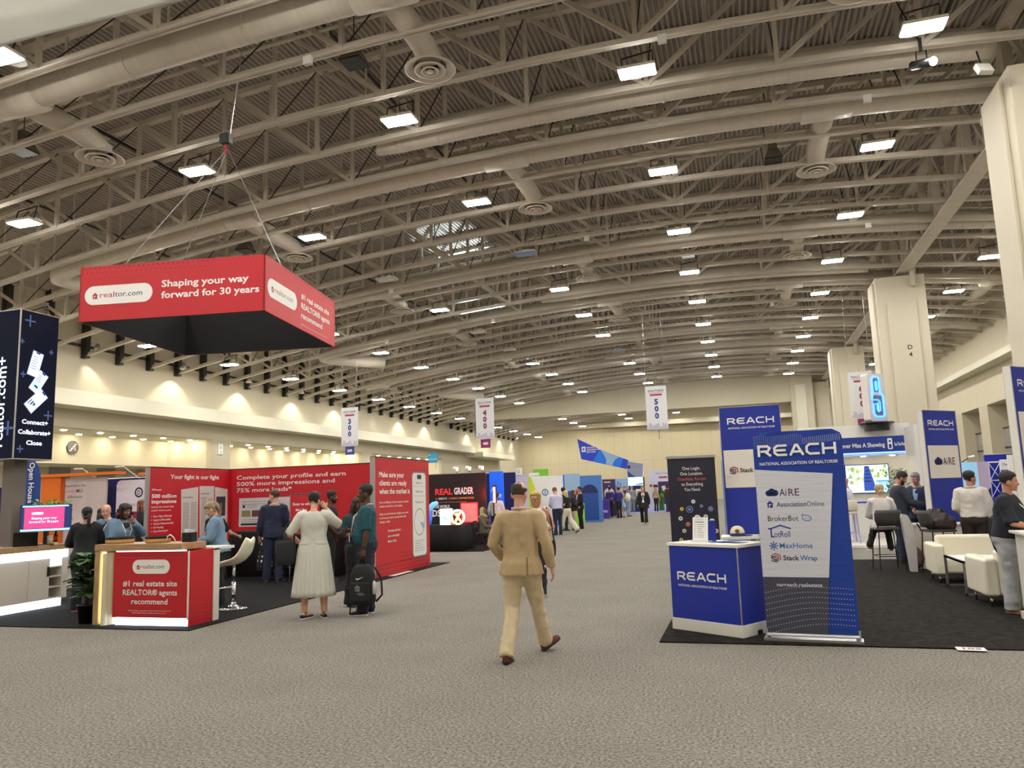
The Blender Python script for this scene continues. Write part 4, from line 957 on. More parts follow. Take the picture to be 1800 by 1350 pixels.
# ------------------------------------------------------------------ pale booth and blue booths down the aisle
LAV = mat('lavender_panel',(206,200,232),.5); LIME = mat('lime_panel',(206,226,60),.5); GREEN = mat('leaf_green_panel',(118,190,52),.5); CREAM = mat('bright_white_panel',(240,240,238),.5)
t = thing('display_wall', 'white booth wall with a lime arch and a blue round mark', 'display wall', (-10.2,34.2,0))
MB().box(0,0,0,.75,.1,2.45,LAV).box(.72,-.1,0,2.3,.1,2.36,CREAM).build('panel', t)
a = Art((0,-.1,0),(1,0,0),(0,0,1),(0,-1,0)); a.poly([(.72,.4),(1.0,.4),(1.12,1.2),(1.05,1.8),(.85,2.35),(.72,2.35)],LIME).disc(1.5,1.62,.16,mat('ring_blue',(60,140,190),.5),2).disc(1.5,1.62,.1,PWHITE,3).rect(1.47,1.55,1.53,1.7,PGREY,4).build('printed_arch', t)
t = thing('display_box', 'white cube on top of the lavender panel', 'display box', (-9.95,34.25,2.45)); MB().box(-.12,-.1,0,.12,.1,.32,CREAM).build('box', t); Art((0,-.1,0),(1,0,0),(0,0,1),(0,-1,0)).text('U',0,.08,.15,PGREY,al='C').build('lettering', t)
t = thing('display_header', 'green header board above the white booth wall', 'header board', (-9.7,35.8,0)); MB().box(0,0,2.38,.75,.08,2.72,GREEN).box(.0,.02,0,.06,.06,2.4,ALU).box(.69,.02,0,.75,.06,2.4,ALU).build('board', t); Art((0,0,0),(1,0,0),(0,0,1),(0,-1,0)).rect(-.2,2.42,.3,2.56,PWHITE).text('homes',.12,2.47,.05,GREEN,l=3).build('lettering', t)
def arcs(a, cx, cz, r, m): a.poly([(cx+r*math.cos(math.radians(q)), cz+r*math.sin(math.radians(q))) for q in range(0,181,10)], m, 2)
SKY = mat('sky_panel',(70,120,196),.5); MID = mat('mid_blue_panel',(28,70,150),.5); PALB = mat('pale_blue_panel',(150,180,216),.5)
t = thing('display_wall', 'blue booth wall with dark blue arches behind the men in suits', 'display wall', (-9.6,40.2,0))
MB().box(0,0,0,.42,.1,2.5,mat('violet_blue_panel',(60,80,220),.5)).box(.42,0,0,1.25,.1,2.55,PALB).box(1.25,0,0,2.4,.1,2.42,SKY).build('panel', t)
a = Art((0,0,0),(1,0,0),(0,0,1),(0,-1,0)); arcs(a,.6,1.2,.45,MID); a.rect(1.3,.1,2.2,1.5,MID,2); arcs(a,1.75,1.5,.45,NAVY); a.poly([(.9,1.3),(1.05,1.75),(1.2,1.3)],LOGORED,2).build('printed_arches', t)
t = thing('counter', 'white counter with a blue front and orange band in the aisle', 'counter', (-7.9,32.3,0))
MB().box(-.6,0,0,0,1.7,.95,CREAM).build('body', t); MB().box(-.65,-.04,.95,.04,1.74,.99,CREAM).build('worktop', t)
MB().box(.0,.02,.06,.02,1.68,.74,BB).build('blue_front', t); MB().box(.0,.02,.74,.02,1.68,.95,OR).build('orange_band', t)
a = Art((.0205,0,0),(0,1,0),(0,0,1),(1,0,0)); a.text('ZBuy',.5,.34,.18,PWHITE,w=.8,bold=.03).build('lettering', t)
t = thing('kiosk', 'lime green kiosk beside the man in the black suit', 'kiosk', (-8.3,37.8,0)); MB().box(-.45,0,0,.45,.9,1.02,mat('lime_green_kiosk',(140,206,60),.5)).build('body', t, bevel=.02); MB().box(-.45,-.01,.05,-.2,.0,1.0,SKY).build('blue_side', t)
t = thing('rollup_banner', 'dark blue roll-up banner with a woman in a yellow jacket', 'rollup banner', (-8.55,42.6,0), 3)
MB().box(-.5,0,.06,.5,.02,2.28,mat('navy_banner',(28,34,70),.5)).build('banner_sheet', t); MB().box(-.53,-.1,0,.53,.12,.07,PWHITE).build('base', t)
a = Art((0,0,0),(1,0,0),(0,0,1),(0,-1,0)); YEL = mat('yellow_print',(228,170,60),.5); SKN = mat('skin_print',(222,170,146),.6)
a.text('Congratulations',0,2.03,.07,YEL,al='C',w=.72,bold=.01).text('CHRISTINE HANSEN',0,1.88,.1,PWHITE,al='C',w=.86,bold=.02).text('REALTOR OF THE YEAR',0,1.78,.05,YEL,al='C',w=.72)
for i in range(3): a.rect(-.42,1.5-.09*i,-.1,1.53-.09*i,LOGORED)
a.text('Nation',-.45,.82,.12,PWHITE,w=.5,bold=.02).text('Wide',-.42,.62,.12,PWHITE,w=.4,bold=.02).poly([(-.5,.42),(0,.34),(.5,.5),(.5,.36),(0,.25),(-.5,.34)],LIME,2); a.build('lettering', t)
a = Art((0,0,0),(1,0,0),(0,0,1),(0,-1,0)); a.poly([(.02,.52),(.42,.52),(.46,1.0),(.4,1.3),(.28,1.38),(.12,1.36),(-.0,1.25),(-.06,.95)],YEL,3).disc(.22,1.5,.13,mat('blond_print',(200,160,110),.6),3,ry=.19).disc(.22,1.5,.075,SKN,4,ry=.1).stroke([(.0,.92),(.2,.85),(.4,.92)],.07,mat('dark_yellow_print',(196,140,44),.5),4).poly([(.16,1.36),(.28,1.36),(.22,.6)],PAPER,4).build('portrait_print', t)
t = thing('rollup_banner', 'dark purple poster with a white dome behind the purple kiosk', 'rollup banner', (-8.0,47.2,0)); MB().box(-.4,0,.05,.4,.02,2.28,mat('plum_banner',(58,40,92),.5)).build('banner_sheet', t); MB().box(-.42,-.08,0,.42,.1,.06,ALU).build('base', t)
a = Art((0,0,0),(1,0,0),(0,0,1),(0,-1,0)); arcs(a,0,1.45,.3,PAPER); a.rect(-.3,1.2,.3,1.45,PAPER,2).poly([(-.06,1.74),(0,1.95),(.06,1.74)],PAPER,2).rect(-.3,2.08,.1,2.13,PWHITE).build('printed_dome', t)
t = thing('kiosk', 'purple kiosk beside the yellow-jacket banner', 'kiosk', (-7.9,44.6,0)); MB().box(-.35,0,0,.25,.5,1.08,mat('purple_cloth',(66,44,150),.7)).build('body', t, bevel=.02); Art((0,0,0),(1,0,0),(0,0,1),(0,-1,0)).text('yes',-.2,.35,.2,LAV,w=.4,bold=.02).build('lettering', t)
# the national association island at the far end
tag(MB().box(-9.6,54.2,.001,-2.5,67,.012,BLUEC).build('booth_carpet'), 'pale blue carpet under the far island beyond the walking woman in black', 'carpet')
t = thing('display_wall', 'blue world map wall behind the far crowd', 'display wall', (-10.0,60,0)); MB().box(0,0,0,1.9,.1,2.45,PALB).build('panel', t)
a = Art((0,0,0),(1,0,0),(0,0,1),(0,-1,0)); rnd = random.Random(8)
for i in range(16): a.disc(rnd.uniform(.2,1.7),rnd.uniform(.7,2.2),rnd.uniform(.06,.2),mat('map_blue',(96,140,200),.5),2+i,10,ry=rnd.uniform(.06,.2))
a.build('printed_map', t); MB().box(1.9,0,0,2.6,.1,2.5,NAVY).build('dark_panel', t)
t = thing('hanging_sign', 'swept blue hanging sign of the far island, wider at its left end', 'hanging sign', (-10.85,52,0))
NB = mat('nar_blue',(34,66,200),.5); NB2 = mat('nar_bright_blue',(20,120,240),.5)
MB().prism([(.22,3.78),(3.3,2.98),(3.42,3.58),(1.9,4.2),(0,5.18)],-.12,NB).build('sign_board', t)
a = Art((0,0,0),(1,0,0),(0,0,1),(0,-1,0))
a.poly([(1.0,3.6),(1.9,3.36),(1.95,3.62),(1.88,3.85),(1.72,4.05),(1.52,4.36)],NB2,1).poly([(1.9,3.36),(2.35,3.24),(2.45,3.5),(2.65,3.7),(2.85,3.8),(1.9,4.19),(1.55,4.36),(1.8,4.0),(1.93,3.7)],PALB,2).poly([(2.35,3.24),(2.85,3.11),(3.1,3.7),(2.85,3.8),(2.55,3.65),(2.4,3.42)],NB2,3)
a.rrect(.28,4.26,.55,4.62,.03,PWHITE,2).text('R',.415,4.34,.2,NB,al='C',bold=.04,l=3)
for i, (s, w) in enumerate([('NATIONAL',.55),('ASSOCIATION OF',.9),('REALTORS®',.62)]): a.text(s,.62,4.5-.15*i,.1,PWHITE,w=w,bold=.02)
a.build('lettering', t)
for x, z in ((.05,5.1),(3.3,3.6)): MB().tube([(x,.06,z),(x,-.5,chord(x-10.85)+.02)],.008,ALU,4).build('cable', t)
t = thing('display_tower', 'grey tapered panel over a bright screen at the far island', 'display tower', (-8.2,56.2,0))
MB().prism([(.1,2.5),(1.15,2.5),(1.25,3.42),(0,3.66)],-.1,mat('silver_panel',(150,156,186),.5)).build('panel', t); MB().prism([(1.15,2.5),(1.22,2.5),(1.33,3.44),(1.25,3.42)],-.12,PWHITE).build('edge_strip', t)
a = Art((0,0,0),(1,0,0),(0,0,1),(0,-1,0)); a.poly([(.1,2.5),(.62,2.5),(.06,2.95)],MID).rect(.1,3.12,.3,3.34,NAVY).text('REALTORS',.4,3.18,.1,PGREY,w=.6).build('lettering', t)
MB().box(.05,.0,1.86,1.2,.08,2.5,BLACKP).build('screen_case', t); a = Art((0,0,0),(1,0,0),(0,0,1),(0,-1,0)); a.rect(.08,1.88,1.16,2.48,glow('far_screen',(200,236,250),1.0)).rect(.14,2.24,1.0,2.3,SB,2).rect(.14,2.12,.9,2.16,SB,2).poly([(.5,1.9),(1.14,1.94),(1.14,2.06),(.7,1.98)],NB2,2).build('screen', t)
MB().box(.1,.08,0,1.1,.2,1.9,NAVY).build('base', t)
t = thing('info_stand', 'dark stand holding a white sheet before the far screen', 'info stand', (-7.3,56.0,0)); MB().box(-.3,-.1,0,.3,.1,1.05,NAVY).build('stand', t); MB().box(-.25,-.14,1.05,.25,-.1,1.62,PWHITE).build('sheet', t); Art((0,-.141,1.05),(1,0,0),(0,0,1),(0,-1,0)).rect(-.15,.2,.15,.45,YEL).rect(-.18,.06,.18,.12,SB).build('print', t)
t = thing('display_wall', 'white far panel reading REALTORS with a dark portrait poster', 'display wall', (-7.3,61.5,0)); MB().box(0,0,0,1.9,.1,3.05,mat('soft_white_panel',(206,206,214),.5)).build('panel', t)
a = Art((0,0,0),(1,0,0),(0,0,1),(0,-1,0)); a.text('REALTORS®',.62,2.72,.13,PGREY,w=1.1,bold=.01).rect(.85,2.4,1.5,2.55,mat('rose_print',(176,64,92),.5)).rect(.75,.4,1.7,2.15,mat('plum_banner'),1).disc(1.2,1.5,.32,PAPER,2).disc(1.25,1.3,.14,SKN,3,ry=.18).rect(.1,1.75,.3,1.95,LOGORED).rect(.38,1.7,.72,1.92,PBLACK).build('lettering', t)

# ------------------------------------------------------------------ blue island on the right: carpet, kiosk, banners
tag(MB().box(-1.0,8.62,.001,7.5,17.95,.014,DARKB).build('booth_carpet'), 'black carpet under the blue booth island on the right', 'carpet')
RK = mat('reach_kiosk_blue',(18,44,158),.4)
t = thing('kiosk', 'blue kiosk with white base lettered REACH at the carpet corner', 'kiosk', (-.93,9.4,.014), -33.6)
MB().box(0,0,.0,.955,.56,.13,WHITE).build('plinth', t, bevel=.004); MB().box(.01,.01,.13,.945,.55,.95,RK).build('body', t)
MB().box(-.01,-.01,.95,.965,.58,.985,WHITE).build('worktop', t, bevel=.004); MB().box(.938,.004,.12,.95,.016,.95,ALU).build('corner_strip', t); MB().box(.955,.28,.0,.962,.36,.05,BLACKP).build('cable_slot', t)
a = Art((0,.01,0),(1,0,0),(0,0,1),(0,-1,0)); reach_block(a,.12,.565,.095,.65); a.build('lettering', t)
def K(x, y, z): 
    c, s = math.cos(math.radians(-33.6)), math.sin(math.radians(-33.6)); return (-.93+x*c-y*s, 9.4+x*s+y*c, z)
t = thing('leaflet_holder', 'clear holder with a printed price leaflet on the blue kiosk', 'leaflet holder', K(.26,.3,1.0), -33.6+8)
MB().obox((0,0,.14),(.2,.006,.28),PWHITE,Matrix.Rotation(-.12,3,'X')).build('leaflet', t); MB().obox((.1,.06,.12),(.12,.004,.24),RBLUE,Matrix.Rotation(.5,3,'Z')).build('blue_leaflet', t); MB().box(-.11,-.05,0,.11,.07,.01,mat('clear_acrylic',(220,226,230),.1)).build('tray', t)
a = Art((0,-.038,.01),(1,0,0),(0,.12,.993)); a.text('REACH',0,.24,.014,PGREY,al='C',w=.1).rect(-.06,.215,.06,.222,PBLACK); rnd = random.Random(2)
for i in range(7): a.rect(-.07,.185-.024*i,-.05,.19-.024*i,PGREY).rect(-.03,.185-.024*i,.03+.04*rnd.random(),.19-.024*i,PGREY)
a.build('print', t)
for i in range(6):
    o = MB().obox((0,0,0),(.2,.13,.004),mat('booklet_blue',(40,92,176),.3) if i % 2 else mat('booklet_sky',(90,150,214),.3),Matrix.Rotation(math.radians(-25+12*i),3,'Z')).build('booklet')
    o.location = K(.5+.055*i,.3,1.004+.004*i); tag(o, 'blue booklet in the fan on the kiosk, %s from its left' % nth(i), 'booklet', 'fanned booklets on the blue kiosk')
# fabric banner
FB = mat('banner_fabric_blue',(20,58,152),.75,bump=.3,bs=3,stretch=(.6,.6,6)); FW = mat('banner_fabric_white',(206,208,218),.75,bump=.35,bs=3,stretch=(.6,.6,6)); FG = mat('banner_fabric_grey',(66,68,84),.75,bump=.35,bs=3,stretch=(.6,.6,6)); DOT = mat('banner_dot',(216,222,236),.6)
t = thing('banner_stand', 'tall blue fabric banner listing six company names at the island front', 'banner stand', (.11,8.86,.014), -6.5)
def slab(x0, x1, zs, y, m, wr=0.004):
    b = MB(); nx, nz = 24, 50; vs = []
    for j in range(nz+1):
        for i in range(nx+1):
            u = i/nx; v = j/nz; xa, xb, z = x0(v), x1(v), zs[0]+(zs[1]-zs[0])*v
            edge = min(1, 10*min(u, 1-u)); w = wr*math.sin(z*31+u*5+2*math.sin(z*9))*(1-.6*u)*edge+ (.008*math.sin(z*90+u*9)*edge if z > 2.08 else 0)
            vs.append((xa+(xb-xa)*u, y-.012*edge+w, z))
    b.add(vs, [(j*(nx+1)+i,j*(nx+1)+i+1,(j+1)*(nx+1)+i+1,(j+1)*(nx+1)+i) for j in range(nz) for i in range(nx)], m); return b
def top_in(v, z0, z1):
    z = z0+(z1-z0)*v; d = max(0, z-2.1); return .09-math.sqrt(max(0,.0081-d*d)) if d > 0 else 0
b = slab(lambda v: top_in(v,.05,2.19), lambda v: .905-top_in(v,.05,2.19), (.05,2.19), 0, FB); b.build('fabric_front', t, smooth=True)
slab(lambda v: top_in(v,.05,2.19), lambda v: .905-top_in(v,.05,2.19), (.05,2.19), .05, FB, 0).build('fabric_back', t, smooth=True)
out = [(top_in(v,.05,2.19), .05+2.14*v) for v in [q/50 for q in range(51)]]+[(.905-top_in(v,.05,2.19), .05+2.14*v) for v in [q/50 for q in range(50,-1,-1)]]
b = MB(); b.add([(x,y,z) for y in (0,.05) for x, z in out], [(i,i+1,len(out)+i+1,len(out)+i) for i in range(len(out)-1)], FB); b.build('fabric_edge', t, smooth=True)
MB().tube([(.025,.025,.02),(.025,.025,2.1),(.05,.025,2.14),(.09,.025,2.16),(.815,.025,2.16),(.855,.025,2.14),(.88,.025,2.1),(.88,.025,.02)],.014,ALU,8).build('tube_frame', t, smooth=True)
MB().box(-.03,-.07,0,.935,.12,.025,ALU).tube([(0,-.02,.06),(.905,-.02,.06)],.02,ALU,8).build('base', t); MB().box(-.01,-.035,.02,.012,-.01,.12,ALU).box(.893,-.035,.02,.915,-.01,.12,ALU).build('clip', t)
Yb = -.022
a = Art((0,Yb,0),(1,0,0),(0,0,1),(0,-1,0)); a.poly([(.004,.65),(.66,.65),(.785,1.72),(.004,1.79)],FW,1).build('white_field', t)
a = Art((0,Yb,0),(1,0,0),(0,0,1),(0,-1,0)); a.poly([(.004,.07),(.61,.07),(.66,.65),(.004,.65)],FG,1).build('grey_field', t)
a = Art((0,Yb,0),(1,0,0),(0,0,1),(0,-1,0)); reach_block(a,.06,1.925,.125,.77,PWHITE); a.build('headline', t)
a = Art((0,Yb,0),(1,0,0),(0,0,1),(0,-1,0)); SL = mat('slate_print',(60,74,110),.5); SKYP = mat('sky_print',(60,110,180),.5)
aire(a,.09,1.5,.075); a.build('logo', t)
a = Art((0,Yb,0),(1,0,0),(0,0,1),(0,-1,0)); house(a,.135,1.385,.075,RBLUE,PWHITE); a.text('Association',.2,1.385,.055,SL,w=.3,bold=.015).text('Online',.505,1.385,.055,SL,w=.17); a.build('logo', t)
a = Art((0,Yb,0),(1,0,0),(0,0,1),(0,-1,0)); a.text('BrokerBot',.1,1.235,.06,PBLACK,w=.31); a.stroke([(.45,1.28),(.45,1.3),(.49,1.29),(.52,1.285),(.54,1.26),(.52,1.235),(.48,1.235),(.455,1.25)],.008,SKYP,2,True).disc(.485,1.262,.006,SKYP,3).disc(.512,1.262,.006,SKYP,3); a.build('logo', t)
a = Art((0,Yb,0),(1,0,0),(0,0,1),(0,-1,0)); a.stroke([(.1,1.155),(.12,1.155),(.22,1.19),(.32,1.155)],.014,RBLUE,2).stroke([(.125,1.155),(.125,1.07),(.15,1.07)],.014,RBLUE,2).text('otRoll',.155,1.065,.07,RBLUE,w=.16); a.build('logo', t)
a = Art((0,Yb,0),(1,0,0),(0,0,1),(0,-1,0))
for k in range(8): q = k*math.pi/4; a.stroke([(.14+.012*math.cos(q),.975+.012*math.sin(q)),(.14+.042*math.cos(q),.975+.042*math.sin(q))],.012,SKYP,2)
a.text('MaxHome',.2,.95,.058,SKYP,w=.33,bold=.01); a.build('logo', t)
a = Art((0,Yb,0),(1,0,0),(0,0,1),(0,-1,0)); stack(a,.11,.81,.085); a.build('logo', t)
a = Art((0,Yb,0),(1,0,0),(0,0,1),(0,-1,0)); a.text('narreach.realestate',.14,.555,.038,DOT,w=.45,bold=.01,l=3); a.build('lettering', t)
a = Art((0,Yb,0),(1,0,0),(0,0,1),(0,-1,0))
for r in range(8):
    for i in range(34):
        x = .02+i*.0265; z = .06+r*.052+.13*math.sin(min(1.6,(x+.03*r)*2.2))-.05*max(0,x-.5)
        if z < .56 and x < .89: a.disc(x, z, .0042, DOT, 3, 6)
for r in range(9):
    for i in range(44):
        x = .02+i*.02; z = 2.03+r*.018+.07*(x-.3)*(1 if x > .3 else .6)-.01*r*(x > .5)
        if z < 2.15: a.disc(x, z, .003, DOT, 3, 5)
a.build('dot_waves', t)
# dark roll-up with app marks
t = thing('rollup_banner', 'dark roll-up banner reading One Login with round app marks', 'rollup banner', (-1.27,13.6,.014), 2)
DKP = mat('ink_banner',(30,30,48),.5); MB().box(0,0,.05,.8,.015,2.12,DKP).build('banner_sheet', t); MB().box(-.02,-.02,2.12,.82,.03,2.16,ALU).build('top_bar', t); MB().box(-.03,-.12,0,.83,.12,.06,ALU).build('base', t)
a = Art((0,0,0),(1,0,0),(0,0,1),(0,-1,0)); CORAL = mat('coral_print',(200,90,80),.5)
for i, (s, m, w) in enumerate([('One Login.',PWHITE,.3),('One Location.',PWHITE,.38),('Seamless Access',CORAL,.47),('to Everything',PWHITE,.36),('You Need.',PWHITE,.27)]): a.text(s,.4,1.92-.09*i,.058,m,w=w,al='C')
a.build('lettering', t)
for i, (x, z, r, c) in enumerate([(.4,1.38,.035,(230,230,232)),(.2,1.26,.033,(226,190,50)),(.33,1.25,.055,(40,56,120)),(.53,1.3,.026,(70,90,160)),(.68,1.25,.04,(60,96,176)),(.17,1.1,.038,(226,214,220)),(.45,1.1,.058,(236,236,226)),(.59,1.12,.038,(220,232,222)),(.29,1.0,.042,(196,80,60)),(.69,1.04,.048,(232,236,228)),(.22,.89,.035,(228,206,200)),(.52,.93,.03,(190,70,80)),(.61,.83,.056,(38,40,52)),(.75,.88,.036,(232,190,196)),(.16,.74,.034,(214,206,60)),(.6,.68,.04,(196,206,226))]):
    a = Art((0,0,0),(1,0,0),(0,0,1),(0,-1,0)); a.disc(x,z,r,PWHITE if c[0] < 80 else PGREY,1).disc(x,z,r*.93,mat('app_%d'%i,c,.5),2).rect(x-r*.35,z-r*.35,x+r*.35,z+r*.35,mat('app_core_%d'%i,tuple(max(20,q-110) if q > 120 else q+90 for q in c),.5),3); a.build('app_mark', t)
tag(MB().prism([(0,0),(.2,0),(.2,2.0),(.17,2.08),(.1,2.12),(0,2.13)],-.03,mat('sky_banner',(86,150,224),.6),(-.42,15.6,.0)).build('rollup_banner'), 'sky blue banner edge between the dark roll-up and the blue tower', 'rollup banner')
# three blue towers
def tower(label, loc, rz, L, H, th, sq, logo, z_logo, seen=True):
    t = thing('display_tower', label, 'display tower', loc, rz)
    MB().box(.012,0,0,L-.012,th,H-.012,RBLUE).build('panel', t); b = MB(); b.box(0,-.003,0,.012,th+.003,H,ALU).box(L-.012,-.003,0,L,th+.003,H,ALU).box(0,-.003,H-.012,L,th+.003,H,ALU).build('aluminium_edge', t)
    MB().box(-.004,.006,0,0,th-.006,H,WHITE).build('white_side', t)
    a = Art((0,0,0),(1,0,0),(0,0,1),(0,-1,0)); reach_block(a,L*.14,H-.31,.11,L*.74); a.build('headline', t)
    MB().box(sq[0],-.006,sq[1],sq[2],0,sq[3],mat('logo_board',(226,220,210),.5)).build('logo_board', t)
    if logo:
        a = Art((0,-.007,0),(1,0,0),(0,0,1),(0,-1,0))
        (stack(a,.13,z_logo,.12) if logo == 'stack' else aire(a,.2,z_logo,.14)); a.build('logo', t)
    return t
tower('blue REACH tower behind the fabric banner, with a Stack logo board', (-.36,14.0,.014), 0, 1.03, 3.0, .25, (.035,1.59,.99,2.24), 'stack', 1.83)
tower('blue REACH tower with an AiRE logo board, right of the link display', (3.42,16.7,.014), 44, 1.05, 2.98, .12, (.06,1.64,1.0,2.28), 'aire', 1.9)
tower('blue REACH tower cut off by the right edge of the view', (4.0,13.3,.014), 44, 1.05, 3.3, .12, (.06,1.6,1.0,2.6), None, 0)
t = thing('cabinet', 'low white cabinet at the foot of the first blue tower', 'cabinet', (-.42,13.25,.014)); MB().box(0,0,0,1.3,.6,.76,CABM).build('carcass', t); MB().box(-.02,-.03,.76,1.32,.62,.8,WHITE).build('worktop', t)
for x0, x1 in ((.02,.44),(.52,1.28)): d = MB().box(x0,-.02,.04,x1,0,.74,CABM).build('door', t); MB().ball((x1-.06,-.03,.66),.015,CHROME,8,6).build('knob', d, smooth=True)
MB().box(.44,-.015,0,.52,0,.76,PGREY).build('post', t)
t = thing('baseball_cap', 'cream and navy baseball cap on the low white cabinet', 'cap', (-.18,13.42,.814)); MB().lathe([(.115,0),(.12,.04),(.112,.09),(.085,.14),(.04,.165),(0,.17)], mat('cap_cream',(214,200,172),.8), n=24).build('crown', t, smooth=True)
MB().lathe([(.118,0),(.124,.03),(.121,.05)], NAVY, n=24).build('band', t, smooth=True); MB().prism([(.05,-.08),(.14,-.09),(.22,-.05),(.24,0),(.22,.05),(.14,.09),(.05,.08)],.008,NAVY,(0,0,.01),(1,0,0),(0,1,0)).build('brim', t); Art((0,-.125,.085),(1,0,0),(0,-.15,.98),(0,-1,0)).disc(0,0,.035,PBLACK).ring(0,0,.02,.006,YEL,2).build('badge', t)
t = thing('acrylic_box', 'small clear box holding cards on the low white cabinet', 'box', (.25,13.4,.814)); MB().box(-.05,-.03,0,.05,.03,.1,mat('clear_acrylic')).build('box', t); MB().box(-.04,-.032,.01,.0,-.03,.05,RED).box(.0,-.032,.01,.035,-.03,.08,PBLACK).build('card', t)
t = thing('cabinet', 'low white cabinet behind the white loveseat', 'cabinet', (2.95,16.0,.014)); MB().box(0,0,0,3.4,.5,.78,CABM).build('carcass', t); MB().box(-.02,-.02,.78,3.42,.52,.81,WHITE).build('worktop', t)
tag(MB().prism([(0,0),(.1,0),(.12,.5),(.1,.8),(.02,1.0),(-.06,1.02),(-.08,.95),(-.04,.5)],-.2,mat('pale_grey_laminate',(206,204,200),.4),(2.74,15.5,.014),(1,0,0),(0,0,1)).build('side_screen'), 'curved pale grey side screen left of the chair with the bag', 'screen')

# ------------------------------------------------------------------ seating on the right
CREAML = mat('cream_leather',(232,226,204),.42,bump=.05,bs=30)
def soft(o):
    o.modifiers['bevel'].segments = 5; o.data.polygons.foreach_set('use_smooth',[True]*len(o.data.polygons)); o.modifiers['bevel'].harden_normals = True
    return o
def armchair(label, loc, rz, w=.85, d=.8):
    t = thing('armchair' if w < 1 else 'loveseat', label, 'armchair' if w < 1 else 'sofa', loc, rz)     # faces -y
    for s in (0, 1):
        x = 0 if s == 0 else w-.17; soft(MB().box(x,0,.13,x+.17,d,.6,CREAML).build('arm', t, bevel=.045))
    soft(MB().box(.17,.05,.14,w-.17,d-.15,.4,CREAML).build('seat', t, bevel=.05)); soft(MB().box(.165,d-.2,.14,w-.165,d,.71,CREAML).build('backrest', t, bevel=.055))
    for x in (.08,w-.08):
        for y in (.09,d-.09): MB().tube([(x,y,.13),(x,y,.0)],[.02,.014],CHROME,8).build('leg', t, smooth=True)
    return t
armchair('white leather loveseat facing the camera behind the low table', (2.76,13.75,.014), -2, 1.5, .82)
armchair('white leather armchair seen from behind, beside the man in the dark polo', (3.68,12.12,.014), 181, .88, .84)
t = thing('low_table', 'low white table with a grey metal frame between the white seats', 'table', (2.84,12.35,.014))
MB().box(0,0,.44,.85,1.1,.47,PWHITE).build('tabletop', t); b = MB(); q = mat('grey_metal',(126,122,124),.4,metal=.5)
for y in (.0,1.07):
    b.box(0,y,0,.03,y+.03,.47,q).box(.82,y,0,.85,y+.03,.47,q).box(0,y,0,.85,y+.03,.03,q).box(0,y,.44,.85,y+.03,.472,q)
b.box(0,0,.44,.03,1.1,.472,q).build('metal_frame', t)
t = thing('leaflet', 'small leaflet lying on the low table', 'leaflet', (3.1,12.75,.486), 20); MB().box(-.09,-.06,0,.09,.06,.003,PWHITE).build('paper', t); MB().box(-.02,-.04,.003,.05,.02,.0035,NAVY).build('print', t)
SHELL = mat('grey_shell',(66,64,62),.5)
high_stool('grey shell high chair holding the blonde woman in white', (2.45,15.95,.014), 8, True, BLACKP, SHELL)
high_stool('black wire high chair holding a brown leather bag', (3.15,15.15,.014), -75, True, BLACKP, SHELL)
t = thing('bag', 'slumped dark brown leather bag on the high chair', 'bag', (3.2,15.12,.775)); BRL = mat('brown_leather',(52,40,32),.45,bump=.4,bs=14)
q = MB().loft([[(cx+w*math.copysign(abs(math.cos(a))**.6,math.cos(a)),dp*math.sin(a),z+.02*math.sin(a*3+z*20)) for a in [2*math.pi*i/20 for i in range(20)]] for z, w, dp, cx in ((-.0,.2,.13,0),(.05,.25,.16,0),(.16,.24,.15,.0),(.24,.17,.1,-.03),(.3,.12,.05,-.06),(.33,.09,.03,-.07))], BRL)
me = remesh(q, .014, 2, .03, 1.4, 3); me.materials.clear(); me.materials.append(BRL); me.polygons.foreach_set('use_smooth',[True]*len(me.polygons)); link('bag_body', me, t)
MB().tube([(-.14,0,.28),(-.1,-.05,.36),(.02,-.06,.35),(.08,0,.27)],.012,BRL,6).build('handle', t, smooth=True)
t = thing('backpack', 'brown backpack standing on the carpet beside the high chair', 'backpack', (2.92,16.0,.014)); MB().ball((0,0,.2),(.14,.1,.2),mat('brown_canvas',(92,76,60),.8,var=.2,vs=10),14,10).build('body', t, smooth=True); MB().ball((-.02,-.09,.14),(.09,.05,.1),mat('brown_canvas')).build('pocket', t, smooth=True); MB().tube([(-.04,0,.38),(0,.02,.44),(.04,0,.38)],.01,BLACKP,6).build('handle', t)
t = thing('counter', 'white counter at the right edge of the view', 'counter', (2.93,9.98,.014), -3); MB().box(.03,.03,.08,1.6,.5,.97,WHITE).build('body', t); MB().box(0,0,.0,1.62,.52,.08,WHITE).box(0,0,.08,.03,.03,.97,WHITE).build('plinth', t); MB().box(-.02,-.03,.97,1.64,.55,1.0,WHITE).build('worktop', t, bevel=.004)
tag(MB().box(3.08,10.1,1.014,3.22,10.22,1.07,PWHITE).build('small_box'), 'small white box on the right edge counter', 'box')
t = thing('floor_tag', 'white card numbered 501 taped to the carpet edge', 'floor tag', (1.96,8.58,.015), 180-3); MB().box(-.125,-.08,0,.125,.08,.002,PWHITE).build('card', t); Art((0,-.03,.0022),(1,0,0),(0,1,0),(0,0,1)).text('501',0,0,.07,mat('tag_violet',(120,60,120),.6),al='C',bold=.03,w=.16).build('lettering', t)

